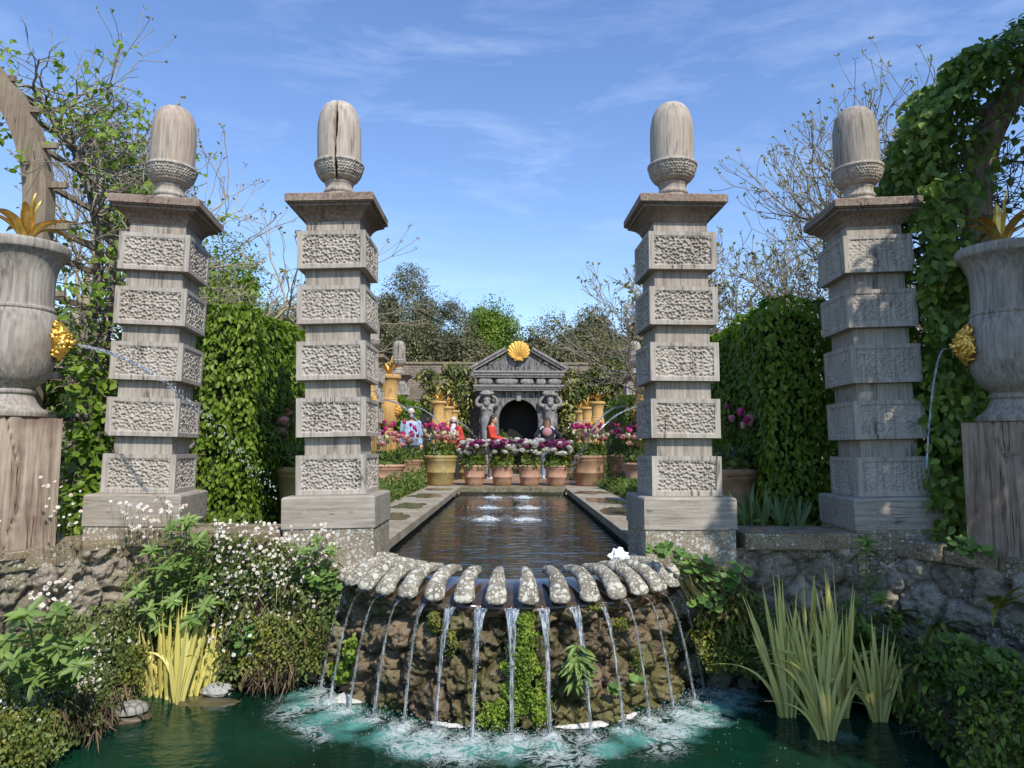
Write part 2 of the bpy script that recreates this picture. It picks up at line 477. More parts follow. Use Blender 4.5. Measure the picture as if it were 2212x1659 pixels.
def simple(name, col, rough=0.7, metal=0.0, nz=0.15, sc_=20, bump=0.0, spec=None, **k):
    m = M_(name)
    n = m.noise(m.coord(rand=3), sc_, 4)
    lo = tuple(c*(1-nz*1.6) for c in col); hi = tuple(min(1, c*(1+nz)) for c in col)
    c = m.ramp(n, [(0.3, lo), (0.7, hi)])
    return m.pbr(c, rough, metal, m.bump(n, bump, 0.01) if bump else None, spec, **k)
BARK = simple('grey bark', (0.17, 0.15, 0.12), 0.9, nz=0.4, sc_=12, bump=0.6)
TWIG = simple('grey twig', (0.30, 0.265, 0.205), 0.85, nz=0.3, sc_=5)
TWIGD = simple('brown twig', (0.12, 0.10, 0.075), 0.85, nz=0.35, sc_=5)
TWIGT = simple('tan twig', (0.36, 0.30, 0.20), 0.85, nz=0.3, sc_=3)
GOLD = M_('gilding')
_n = GOLD.noise(GOLD.coord(rand=3), 18, 5)
GOLD = GOLD.pbr(GOLD.ramp(_n, [(0.3, (0.62, 0.36, 0.06)), (0.62, (0.98, 0.66, 0.16))]), GOLD.ramp(_n, [(0.3, 0.5), (0.7, 0.3)]), 0.82, GOLD.bump(_n, 0.5, 0.01))
GOLDM = M_('matt gilding')
_n = GOLDM.noise(GOLDM.coord(rand=3), 14, 5)
GOLDM = GOLDM.pbr(GOLDM.ramp(_n, [(0.35, (0.50, 0.27, 0.05)), (0.62, (0.85, 0.50, 0.10))]), 0.55, 0.35, GOLDM.bump(_n, 0.4, 0.01))

def stonemat(name, c1, c2, c3, lichen=0.0, lsc=16, moss=0.0, bump=0.6, rough=0.9, white=(0.62, 0.60, 0.50), ssc=7.0, wet=False, edge=False, mosscol=(0.08, 0.11, 0.02), lfac=0.42):
    m = M_(name)
    co = m.coord(rand=4)
    n = m.noise(co, ssc, 7, 0.62); nf = m.noise(co, ssc*7, 4, 0.65)
    col = m.ramp(n, [(0.3, c1), (0.5, c2), (0.7, c3)])
    col = m.mix(m.ramp(nf, [(0.35, 0.55), (0.6, 0.0)]), col, tuple(c*0.5 for c in c1))
    if edge:
        e = m.attr('edge')
        col = m.mix(m.ramp(m.math('ADD', e, m.math('MULTIPLY', m.math('SUBTRACT', nf, 0.5), 0.5)), [(0.02, 0.9), (0.45, 0.0)]), col, (0.018, 0.014, 0.010))
        h_pit = m.ramp(m.noise(co, 30, 5, 0.75), [(0.36, 0.8), (0.46, 0.0)]); col = m.mix(h_pit, col, (0.03, 0.024, 0.018))
        col = m.mix(0.55, col, m.mix(m.attr('cell'), c1, c3))
    if moss:
        mo = m.ramp(m.math('ADD', m.noise(co, 3.3, 5, 0.6), m.attr('moss') if edge else 0.0), [(0.52, 0.0), (0.68, moss)])
        col = m.mix(mo, col, m.mix(nf, tuple(c*0.5 for c in mosscol), tuple(c*1.5 for c in mosscol)))
    if lichen:
        for k, (s_, th) in enumerate(((lsc, lfac), (lsc*2.6, lfac*0.86))):
            wv = m.n('ShaderNodeVectorMath', {0: co, 1: m.n('ShaderNodeVectorMath', {0: m.n('ShaderNodeTexNoise', {'Vector': co, 'Scale': 30.0}).outputs['Color'], 'Scale': 0.02}, operation='SCALE').outputs[0]}, operation='ADD').outputs[0]
            vo = m.n('ShaderNodeTexVoronoi', {'Vector': wv, 'Scale': float(s_), 'Randomness': 1.0})
            lim = m.math('MULTIPLY', m.n('ShaderNodeSeparateColor', {0: vo.outputs['Color']}).outputs[0], th)
            sp = m.math('LESS_THAN', vo.outputs['Distance'], lim)
            sp = m.math('MULTIPLY', sp, m.ramp(m.noise(co, 4.2+k*2, 2), [(0.60-lichen*0.25, 0.0), (0.66-lichen*0.25, 0.95)]))
            col = m.mix(sp, col, m.mix(nf, tuple(c*0.72 for c in white), white))
    h = m.math('ADD', m.math('MULTIPLY', n, 1.0), m.math('MULTIPLY', nf, 0.35))
    return m.pbr(col, rough, normal=m.bump(h, bump, 0.02), spec=0.5 if wet else 0.25)
STONE_COP = stonemat('sandstone coping', (0.15, 0.115, 0.07), (0.27, 0.215, 0.14), (0.36, 0.30, 0.21), 0.75, 26, 0.5, 0.5, lfac=0.4)
STONE_RIB = stonemat('lichened stone rib', (0.15, 0.135, 0.105), (0.26, 0.24, 0.19), (0.37, 0.345, 0.28), 1.15, 24, 0, 0.7, lfac=0.62, white=(0.60, 0.585, 0.49))
STONE_PED = stonemat('pedestal stone', (0.19, 0.16, 0.115), (0.29, 0.245, 0.18), (0.35, 0.30, 0.225), 1.0, 34, 0, 0.3, lfac=0.6, white=(0.55, 0.56, 0.50))
STONE_PAVE = stonemat('pool paving', (0.25, 0.22, 0.16), (0.36, 0.32, 0.245), (0.44, 0.40, 0.31), 0.0, 20, 0, 0.15, ssc=2.2)
STONE_RUB = stonemat('rubble stone', (0.16, 0.13, 0.09), (0.30, 0.25, 0.19), (0.46, 0.40, 0.315), 0.5, 60, 0.5, 1.0, ssc=14, edge=True, lfac=0.5, white=(0.5, 0.48, 0.42))
STONE_GROT = stonemat('wet tufa rock', (0.045, 0.030, 0.015), (0.12, 0.082, 0.044), (0.28, 0.21, 0.12), 0, 60, 0.75, 1.0, rough=0.42, ssc=11, wet=True, edge=True, mosscol=(0.10, 0.10, 0.022))
STONE_ROCK = stonemat('pale rock', (0.22, 0.22, 0.21), (0.36, 0.36, 0.34), (0.46, 0.46, 0.44), 0, 30, 0, 0.5)
GRAVEL = stonemat('gravel path', (0.23, 0.14, 0.08), (0.35, 0.23, 0.14), (0.45, 0.33, 0.22), 0, 30, 0, 0.6, ssc=30)
SOIL = stonemat('soil', (0.03, 0.022, 0.014), (0.06, 0.042, 0.027), (0.10, 0.075, 0.05), 0, 30, 0.4, 0.8, ssc=12)
# ============================================================ ground, pools, water
WZ, PZ, CZ = -0.93, -0.10, 0.03          # lower water, upper water, coping top
YC, RO, RI = 5.91, 1.437, 1.0            # centre and radii of the shell lip
HW = 1.06                                # half width of the canal
gm = MB()
def rect(mb, x0, x1, y0, y1, z=0.0):
    mb.add([(x0, y0, z), (x1, y0, z), (x1, y1, z), (x0, y1, z)], [(0, 1, 2, 3)])
for r_ in ((-300, -1.2, 5.75, 14.2), (1.2, 300, 5.75, 14.2), (-300, 300, 14.2, 600), (-300, -3.95, -200, 5.75), (3.95, 300, -200, 5.75), (-3.95, 3.95, -200, 0.0)):
    rect(gm, *r_)
gm.add([(-3.95, 3.9, 0), (-3.0, 5.75, 0), (-3.95, 5.75, 0)], [(0, 1, 2)])
gm.add([(3.95, 3.9, 0), (3.95, 5.75, 0), (3.0, 5.75, 0)], [(0, 1, 2)])
struct(obj('ground', gm, SOIL, smooth=False))
pm = MB(); rect(pm, -6, 6, 14.95, 33.0, 0.006)
struct(obj('path', pm, GRAVEL, smooth=False))
lm = MB(); rect(lm, -60, 60, 34.5, 120, 0.05)
LAWN = simple('lawn', (0.05, 0.09, 0.02), 0.9, nz=0.4, sc_=3)
struct(obj('lawn', lm, LAWN, smooth=False))
# basin bed of the lower pool
bd = MB(); rect(bd, -3.95, 3.95, 0, 5.9, -1.6)
struct(obj('pool_bed', bd, SOIL, smooth=False))

# lower water
def nonuni(a, b, c, d, n1, n2, n3):
    return np.r_[np.linspace(a, b, n1, endpoint=False), np.linspace(b, c, n2, endpoint=False), np.linspace(c, d, n3)]
xs = nonuni(-3.95, -2.6, 2.6, 3.95, 40, 440, 40); ys = nonuni(0.0, 3.7, 5.7, 5.9, 50, 210, 8)
XX, YY = np.meshgrid(xs, ys)
pts = np.c_[XX.ravel(), YY.ravel(), np.zeros(XX.size)]
THS = np.array([(-4.25+8.1*k) for k in range(-7, 9)])      # rib angles
TH0 = THS.mean(); THS = THS-TH0
GAPS = (THS[:-1]+THS[1:])/2
land = []
aer = np.zeros(len(pts)); wht = np.zeros(len(pts)); hgt = 0.004*fbm(pts*[6, 10, 1], 4, 3)+0.0015*fbm(pts*[30, 50, 1], 2, 9)
rngw = np.random.default_rng(5)
for g in GAPS:
    t = R(g*1.12); rl = 1.525+rngw.uniform(-0.03, 0.04)
    q = np.array([math.sin(t)*rl, YC-math.cos(t)*rl]); land.append(q)
    out = np.array([math.sin(t), -math.cos(t)])
    c = q+out*0.17
    d = pts[:, :2]-c
    wob = 1+0.9*fbm(pts*[6, 6, 1], 3, 31)
    u = d @ out; v = d @ np.array([-out[1], out[0]])
    rr = np.sqrt((u/0.20)**2+(v/0.15)**2)/wob
    aer = np.maximum(aer, np.clip(1.3-rr, 0, 1)); wht = np.maximum(wht, np.exp(-(((pts[:, :2]-q)**2).sum(1))/0.11**2))
    e = np.sqrt(((pts[:, :2]-q)**2).sum(1))
    hgt += 0.014*np.exp(-(e/0.10)**2)*fbm(pts*26, 3, 7) + 0.006*np.sin(e*55)*np.exp(-e/0.13)
# small splash by the right-hand irises
sp = np.array([2.02, 4.42]); e = np.sqrt(((pts[:, :2]-sp)**2).sum(1)); aer = np.maximum(aer, 0.55*np.exp(-(e/0.11)**2)); hgt += 0.012*np.exp(-(e/0.1)**2)*fbm(pts*26, 3, 8)
rad = np.sqrt(pts[:, 0]**2+(pts[:, 1]-YC)**2)
fr = 1.0*np.exp(-((rad-1.78)/0.24)**2)*(np.abs(pts[:, 0]) < 1.9)*np.clip(0.5+1.3*fbm(pts*[3.2, 3.2, 1], 3, 44), 0, 1)
foam = np.clip(fr*0.52+wht*0.50+aer*0.06, 0, 1)
hgt += 0.018*np.clip(foam, 0, 1)*fbm(pts*[15, 15, 1], 4, 13)
pts[:, 2] = WZ+hgt
wm = MB(); grid(wm, pts.reshape(len(ys), len(xs), 3))
m = M_('lower pool water')
co = m.coord()
net = m.noise(m.coord((1, 1, 1)), 9.0, 7, 0.72, 1.2)
fine = m.noise(co, 60, 4, 0.7)
fo = m.attr('foam'); ae = m.attr('aer')
ridge = m.math('SUBTRACT', 1.0, m.math('MULTIPLY', m.math('ABSOLUTE', m.math('SUBTRACT', net, 0.5)), 11.0))
ridge = m.math('MAXIMUM', ridge, 0.0)
fmask = m.ramp(m.math('ADD', m.math('MULTIPLY', fo, 0.9), m.math('ADD', m.math('MULTIPLY', ridge, 0.42), m.math('MULTIPLY', fine, 0.34))), [(0.62, 0.0), (1.0, 0.9)])
fmask = m.math('MULTIPLY', fmask, m.ramp(fo, [(0.05, 0.0), (0.35, 1.0)]))
green = m.ramp(m.noise(co, 1.1, 3, 0.5), [(0.3, (0.003, 0.017, 0.010)), (0.7, (0.004, 0.040, 0.023))])
base = m.mix(m.ramp(m.math('ADD', ae, m.math('MULTIPLY', m.math('SUBTRACT', net, 0.5), 0.9)), [(0.2, 0.0), (1.05, 0.85)]), green, (0.10, 0.33, 0.28))
base = m.mix(fmask, base, (0.50, 0.57, 0.56))
rough = m.math('ADD', m.math('MULTIPLY', fmask, 0.5), 0.035)
h = m.math('ADD', m.noise(m.coord((1, 1.6, 1)), 16, 4, 0.6), m.math('MULTIPLY', fmask, 1.5))
WATLOW = m.pbr(base, rough, normal=m.bump(h, 0.35, 0.008), **{'IOR': 1.33})
wobj = struct(obj('lower_pool_water', wm, WATLOW, extra={'aer': aer, 'foam': foam}))

# canal water
ys2 = np.r_[np.linspace(YC, 10, 330, endpoint=False), np.linspace(10, 13.92, 120)]
xs2 = np.linspace(-HW-0.02, HW+0.02, 150)
XX, YY = np.meshgrid(xs2, ys2)
p2_ = np.c_[XX.ravel(), YY.ravel(), np.zeros(XX.size)]
foc = [(-0.45, 9.05), (0.02, 9.0), (0.33, 9.02), (-0.38, 10.7), (0.30, 10.75), (-0.32, 13.0), (0.22, 12.95)]
foc = [(-0.33, 9.0), (0.16, 9.0), (-0.36, 10.7), (0.24, 10.7), (-0.36, 12.9), (0.20, 12.9)]
def ripple(p):
    h = 0.0035*fbm(p*[3.2, 11, 1], 3, 3)+0.0012*fbm(p*[14, 40, 1], 2, 5)
    f = np.zeros(len(p))
    for x, y in foc:
        e = np.sqrt(((p[:, 0]-x)/1.5)**2+((p[:, 1]-y)/1.1)**2)
        h += 0.0035*np.sin(e*30)*np.exp(-e/0.5) + 0.045*np.exp(-(e/0.085)**2)*(0.7+fbm(p*30, 3, 2))
        f = np.maximum(f, np.exp(-(e/0.17)**2))
    return h, f
h_, f_ = ripple(p2_); p2_[:, 2] = PZ+h_
cw = MB(); grid(cw, p2_.reshape(len(ys2), len(xs2), 3))
tt = np.linspace(-PI/2, PI/2, 120); rr_ = np.linspace(0.0, RI+0.03, 90)
TT, RR = np.meshgrid(tt, rr_)
p3 = np.c_[(RR*np.sin(TT)).ravel(), (YC-RR*np.cos(TT)).ravel(), np.zeros(TT.size)]
h3, f3 = ripple(p3); p3[:, 2] = PZ+h3*np.clip((1.03-np.repeat(rr_, 120))/0.1, 0, 1)
grid(cw, p3.reshape(90, 120, 3))
m = M_('canal water')
h = m.noise(m.coord((2.2, 7, 1)), 2.6, 3, 0.5)
fm = m.ramp(m.math('ADD', m.attr('foam'), m.math('MULTIPLY', m.math('SUBTRACT', m.noise(m.coord(), 25, 5, 0.7), 0.5), 1.3)), [(0.45, 0.0), (0.9, 1.0)])
WATUP = m.pbr(m.mix(fm, (0.012, 0.014, 0.011), (0.50, 0.60, 0.66)), m.math('ADD', 0.02, m.math('MULTIPLY', fm, 0.4)), normal=m.bump(h, 0.14, 0.02), **{'IOR': 1.33})
struct(obj('canal_water', cw, WATUP, extra={'foam': np.r_[f_, f3]}))

# canal copings: separate slabs
DARKST = stonemat('wet pool wall', (0.02, 0.018, 0.014), (0.045, 0.04, 0.03), (0.07, 0.062, 0.048), 0, 30, 0.3)
cop = thing('canal_coping', 'long low sandstone edging round the narrow canal, damp in patches', 'pool edging', (0, 10, 0))
rngc = random.Random(4)
for sx in (-1, 1):
    y = 5.9
    while y < 13.9:
        w = min(0.98, 14.55-y)
        mb = box(MB(), (sx*(HW+0.35), y+w/2-10, CZ-0.045), (0.70, w-0.006, 0.09), 0.008)
        obj('coping_slab', mb, STONE_PAVE, cop, smooth=False); y += w
x = -HW
for k in range(3):
    w = 2*HW/3
    mb = box(MB(), (x+w/2, 14.23-10, CZ-0.045), (w-0.006, 0.62, 0.09), 0.008)
    obj('coping_slab', mb, stonemat('mossy coping', (0.10, 0.09, 0.055), (0.22, 0.2, 0.13), (0.36, 0.33, 0.25), 0, 30, 0.3, ssc=11) if k == 0 else bpy.data.materials['mossy coping'], cop, smooth=False); x += w
mb = MB()
for sx in (-1, 1): box(mb, (sx*(HW+0.07), -0.05, -0.36), (0.10, 8.2, 0.6))
box(mb, (0, 3.98, -0.36), (2*HW, 0.1, 0.6))
obj('canal_wall', mb, DARKST, cop, smooth=False)
# puddles on the coping
PUD = M_('puddle'); PUD = PUD.pbr((0.12, 0.10, 0.075), 0.12, **{'IOR': 1.33})
pu = thing('puddles', 'thin dark puddles of splashed water lying on the canal coping', 'puddles', (0, 9, CZ)); pu['kind'] = 'stuff'
for (x, y, a, b) in ((-1.38, 8.1, .2, .42), (-1.40, 9.5, .26, .5), (-1.42, 11.6, .28, .5), (-1.40, 13.3, .3, .35), (1.36, 8.9, .24, .55), (1.42, 10.6, .28, .5), (1.4, 12.6, .3, .5)):
    ph = np.linspace(0, 2*PI, 40, endpoint=False)
    r = 1+0.75*fbm(np.c_[np.cos(ph)*1.6+x*3, np.sin(ph)*1.6+y, ph*0], 4, 3)
    ring = np.c_[x+a*r*np.cos(ph), y-9+b*r*np.sin(ph), ph*0+0.0025]
    ring[:, 0] = np.sign(x)*np.clip(np.abs(ring[:, 0]), HW+0.02, HW+0.68)
    obj('puddle', MB().add(ring, [tuple(range(40))]), PUD, pu, smooth=False)

# ============================================================ the shell lip
lip = thing('shell_lip', 'fan of lichen-spotted stone ribs forming the scalloped cascade edge of the canal', 'cascade lip', (0, YC, 0))
rngl = np.random.default_rng(8)
for i, th in enumerate(THS):
    n = 26; t = np.linspace(0, 1, n)
    lump = 1.0
    ang = np.radians(th*(1.075-0.075*t) + np.sign(th)*1.6*np.sin(PI*t)*min(1, abs(th)/20))
    r = RI-0.02+(RO-RI+0.035)*t
    z = -0.028+0.022*np.sin(PI*t*0.9)-0.118*t**2.1
    w = 0.014+0.058*t**0.7; w = w*np.clip((1.0-t)/0.07+0.35, 0, 1)**0.5
    hh = 0.02+0.042*np.sin(PI*(0.1+0.62*t)); hh *= np.clip((1-t)/0.1+0.25, 0, 1)**0.6
    cx = r*np.sin(ang); cy = -r*np.cos(ang)
    tx = np.gradient(cx); ty = np.gradient(cy); l = np.hypot(tx, ty); nx, ny = -ty/l, tx/l
    k = 16; a = np.linspace(0, 2*PI, k, endpoint=False)
    ca, sa = np.cos(a), np.sin(a)
    hz = np.where(sa > 0, sa, sa*0.45)
    V = np.stack([cx[:, None]+nx[:, None]*w[:, None]*ca, cy[:, None]+ny[:, None]*w[:, None]*ca, z[:, None]-0.01+hh[:, None]*hz], 2).reshape(-1, 3)
    V += 0.006*np.stack([fbm(V*18+i*3, 3, 1), fbm(V*18+i*3, 3, 2), fbm(V*18+i*3, 3, 3)], 1)
    mb = MB(); ii = np.arange(n-1)[:, None]*k; kk = np.arange(k)[None]; k2 = (kk+1) % k
    mb.add(V, [np.stack([ii+kk, ii+k+kk, ii+k+k2, ii+k2], 2).reshape(-1, 4)])
    mb.F.append(np.array([list(range(k))])); mb.F.append(np.array([list(range(k))[::-1]])+(n-1)*k)
    obj('rib', mb, STONE_RIB, lip)
m = M_('wet channel stone')
fl = m.noise(m.coord((1, 1, 1)), 12, 4)
col = m.mix(m.ramp(fl, [(0.3, 0.0), (0.7, 1.0)]), (0.035, 0.023, 0.013), (0.085, 0.058, 0.033))
CHAN = m.pbr(col, 0.13, normal=m.bump(m.noise(m.coord(), 28, 3), 0.25, 0.01), **{'IOR': 1.33, 'Coat Weight': 0.6, 'Coat Roughness': 0.05})
nt = 340; a = np.radians(np.linspace(-64, 64, nt))
gapd = np.min(np.abs(np.degrees(a)[:, None]-THS[None]), 1)/4.05   # 1 in mid channel
t = np.linspace(0, 1, 22)
prof_r = RI-0.04+(RO-RI+0.012)*t; prof_z = PZ+0.006-0.085*t**1.7
under = [(RO-0.035, -0.215), (RO-0.06, -0.25), (RO-0.16, -0.27)]
rr = np.r_[prof_r, [u[0] for u in under]]; zz = np.r_[prof_z, [u[1] for u in under]]
fr = np.r_[t, 1, 0.8, 0.3]
RRm = rr[None]-0.035*gapd[:, None]*fr[None]**2; ZZm = zz[None]-0.012*gapd[:, None]*fr[None]
X = np.stack([RRm*np.sin(a)[:, None], -RRm*np.cos(a)[:, None], ZZm], 2)
obj('channel_bed', grid(MB(), X[:, ::-1]), CHAN, lip)

# tufa wall below the lip
def rubble(name, path, z0, z1, cell, mat, seed, depth=0.06, res=0.011, flat=False, topr=None, lean=0.0, stretch=1.0, mossf=None):
    """stone wall face along a plan polyline; path points walk left to right seen from the pool"""
    path = np.array(path, float)
    seg = np.linalg.norm(np.diff(path, axis=0), axis=1); s = np.r_[0, np.cumsum(seg)]; Lt = s[-1]
    nu = int(Lt/res)+2; nv = int((z1-z0)/res)+2
    u = np.linspace(0, Lt, nu); v = np.linspace(z0, z1, nv)
    px = np.interp(u, s, path[:, 0]); py = np.interp(u, s, path[:, 1])
    tx = np.gradient(px); ty = np.gradient(py); l = np.hypot(tx, ty)
    nx, ny = ty/l, -tx/l
    rng = np.random.default_rng(seed)
    cu, cv = cell; cells = []
    for j, vv in enumerate(np.arange(z0-cv, z1+cv, cv)):
        for uu in np.arange(-cu, Lt+cu*2, cu):
            cells.append((uu+(j % 2)*cu/2+rng.uniform(-.34, .34)*cu, vv+rng.uniform(-.3, .3)*cv))
    cells = np.array(cells)*[1, stretch]
    U, V = np.meshgrid(u, v); UV = np.c_[U.ravel(), V.ravel()]
    P3 = np.c_[UV, np.zeros(len(UV))]
    w = np.c_[UV[:, 0]+0.03*fbm(P3*9, 3, seed), UV[:, 1]+0.03*fbm(P3*9+40, 3, seed+1)]*[1, stretch]
    f1, f2, ix = voro(w, cells)
    e = np.clip((f2-f1)/(min(cell)*0.5), 0, 1); e = e*e*(3-2*e)
    crand = rng.uniform(0, 1, len(cells))
    h = depth*(e**0.45)*(0.35+0.9*crand[ix]) + depth*0.6*fbm(P3*9, 5, seed+2, 0.62) - depth*0.55*np.clip(fbm(P3*21+7, 3, seed+5)-0.12, 0, 1)*2.2 + depth*0.3*fbm(P3*48, 3, seed+6)
    X = np.repeat(px[None], nv, 0)+nx[None]*h.reshape(nv, nu); Y = np.repeat(py[None], nv, 0)+ny[None]*h.reshape(nv, nu)
    if lean:
        X += nx[None]*lean*(z1-V); Y += ny[None]*lean*(z1-V)
    me = MB(); grid(me, np.stack([X, Y, V], 2))
    ms = np.zeros(len(UV)) if mossf is None else mossf(UV[:, 0]/Lt, UV[:, 1])
    return me, {'edge': e, 'cell': crand[ix], 'moss': ms}
aa = np.radians(np.linspace(-76, 76, 60))
path = np.c_[1.27*np.sin(aa), YC-1.27*np.cos(aa)]
mb, ex = rubble('g', path, -1.25, -0.2, (0.27, 0.2), STONE_GROT, 3, depth=0.105, res=0.0085, lean=0.08,
                mossf=lambda u, z: 0.20*np.clip((-0.45-z)/0.4, 0, 1)*np.clip((u-0.15)/0.5, 0, 1)+0.03)
t_ = thing('tufa_wall', 'curved rough brown rock wall, wet and mossy, under the shell cascade', 'rock wall', (0, 0, 0))
obj('rock_face', mb, STONE_GROT, t_, extra=ex)
bmk = MB(); lathe(bmk, [(1.22, -1.5), (1.22, -0.19), (0.2, -0.19)], 64, (0, YC, 0), cap=False)
obj('core', bmk, DARKST, t_)

# retaining walls either side (face path listed left to right as seen from the pool)
def wall(side, label):
    s = side
    pth = [(-3.95, 3.75), (-2.93, 5.36), (-1.2, 5.36)] if s < 0 else [(1.2, 5.36), (2.93, 5.36), (3.95, 3.75)]
    t = thing('retaining_wall', label, 'stone wall', (0, 0, 0))
    mb, ex = rubble('w', pth, -1.3, 0.075, (0.30, 0.24), STONE_RUB, 21+s, depth=0.075, res=0.012, mossf=lambda u, z: np.clip((-0.3-z)/0.5, 0, 0.15))
    obj('stone_face', mb, STONE_RUB, t, extra=ex)
    rg = random.Random(7+s)
    # coping stones: level run, then the angled run a course lower
    def stonerun(a, b, zt, th, dep, n, name='coping_stone'):
        a = Vector(a); b = Vector(b); d = (b-a); Lr = d.length; d.normalize(); nn = Vector((d.y, -d.x))
        cuts = [0]+sorted(rg.uniform(0.8, 1.2)*(k+1)/n*Lr for k in range(n-1))+[Lr]
        for k in range(n):
            w_ = cuts[k+1]-cuts[k]-0.008; c = a+d*(cuts[k]+cuts[k+1])/2 - nn*(dep/2-0.05+rg.uniform(-0.012, 0.012))
            M = Matrix.Rotation(math.atan2(d.y, d.x)+rg.uniform(-.008, .008), 3, 'Z')
            mb = MB(); box(mb, (0, 0, 0), (w_, dep, th), 0.014, M)
            # subdivide slightly rough
            V = mb.V[0]; V += 0.008*np.stack([fbm(V*7+k*5, 2, 1), fbm(V*7+k*5, 2, 2), fbm(V*7+k*5, 2, 3)], 1)
            mb.V[0] = V+np.array((c.x, c.y, zt-th/2+rg.uniform(-.006, .006)))
            obj(name, mb, STONE_COP, t, smooth=False)
    if s < 0:
        stonerun((-2.93, 5.36), (-1.74, 5.36), 0.19, 0.12, 0.55, 2)
        stonerun((-3.42, 4.59), (-2.9, 5.41), 0.12, 0.13, 0.6, 2)
        stonerun((-3.95, 3.75), (-3.42, 4.59), 0.065, 0.12, 0.62, 1)
    else:
        stonerun((1.74, 5.36), (2.93, 5.36), 0.19, 0.125, 0.55, 1)
        stonerun((2.9, 5.41), (3.30, 4.78), 0.14, 0.13, 0.6, 2)
        stonerun((3.30, 4.78), (3.95, 3.75), 0.10, 0.14, 0.62, 2)
        stonerun((3.53, 4.42), (4.02, 3.64), 0.02, 0.12, 0.5, 1)
    b = MB(); y0 = 5.44
    if s < 0: b.add([(-2.95, 5.44, -1), (-1.1, 5.44, -1), (-1.1, 5.44, .08), (-2.95, 5.44, .08), (-4, 3.9, -1), (-4, 3.9, .04)], [(0, 1, 2, 3), (4, 0, 3, 5)])
    else: b.add([(2.95, 5.44, -1), (1.1, 5.44, -1), (1.1, 5.44, .08), (2.95, 5.44, .08), (4, 3.9, -1), (4, 3.9, .04)], [(1, 0, 3, 2), (0, 4, 5, 3)])
    obj('wall_core', b, DARKST, t, smooth=False)
    return t
wall(-1, 'daisy-covered rubble stone wall with sandstone coping left of the cascade')
wall(1, 'shaded rubble stone wall with dark mossy coping right of the cascade')
# side banks out of sight that close the pool
sb = MB()
for s in (-1, 1): box(sb, (s*4.0, 1.9, -0.78), (0.1, 3.9, 1.6))
box(sb, (0, -0.04, -0.78), (8, 0.08, 1.6))
struct(obj('pool_bank', sb, SOIL, smooth=False), None)

# ============================================================ falling water
m = M_('falling water')
fr_ = m.n('ShaderNodeFresnel', {'IOR': 1.33}).outputs[0]
gl = m.n('ShaderNodeBsdfGlossy', {'Roughness': 0.08, 'Color': (0.95, 0.98, 1, 1)})
tr = m.n('ShaderNodeBsdfTransparent', {'Color': (0.80, 0.85, 0.87, 1)})
df = m.n('ShaderNodeBsdfDiffuse', {'Color': (0.75, 0.8, 0.84, 1)})
streak = m.ramp(m.noise(m.coord((75, 75, 5)), 1.0, 3, 0.6), [(0.46, 0.03), (0.66, 0.6)])
mx1 = m.n('ShaderNodeMixShader', {0: m.math('ADD', m.math('MULTIPLY', fr_, 0.9), 0.07), 1: tr.outputs[0], 2: gl.outputs[0]})
mx2 = m.n('ShaderNodeMixShader', {0: streak, 1: mx1.outputs[0], 2: df.outputs[0]})
m.l(mx2.outputs[0], m.out.inputs[0]); FALL = m.m
m = M_('water drop'); DROP = m.pbr((0.85, 0.9, 0.93), 0.08, **{'IOR': 1.33, 'Transmission Weight': 0.65})
def drops(mb, Pn, r, rng):
    t = (1+5**0.5)/2
    iv = np.array([(-1, t, 0), (1, t, 0), (-1, -t, 0), (1, -t, 0), (0, -1, t), (0, 1, t), (0, -1, -t), (0, 1, -t), (t, 0, -1), (t, 0, 1), (-t, 0, -1), (-t, 0, 1)])/math.hypot(1, t)
    fi = np.array([(0, 11, 5), (0, 5, 1), (0, 1, 7), (0, 7, 10), (0, 10, 11), (1, 5, 9), (5, 11, 4), (11, 10, 2), (10, 7, 6), (7, 1, 8), (3, 9, 4), (3, 4, 2), (3, 2, 6), (3, 6, 8), (3, 8, 9), (4, 9, 5), (2, 4, 11), (6, 2, 10), (8, 6, 7), (9, 8, 1)])
    m = len(Pn); r = np.broadcast_to(r, (m,))
    V = (Pn[:, None]+iv[None]*r[:, None, None]*np.array([1, 1, 1.5])).reshape(-1, 3)
    mb.add(V, [((np.arange(m)*12)[:, None, None]+fi[None]).reshape(-1, 3)])
rngf = np.random.default_rng(12)
flow = [0.4, 0.65, 0.75, 0.85, 0.9, 1.0, 1.0, 1.15, 0.95, 0.9, 0.6, 0.85, 0.6, 0.75, 0.45]
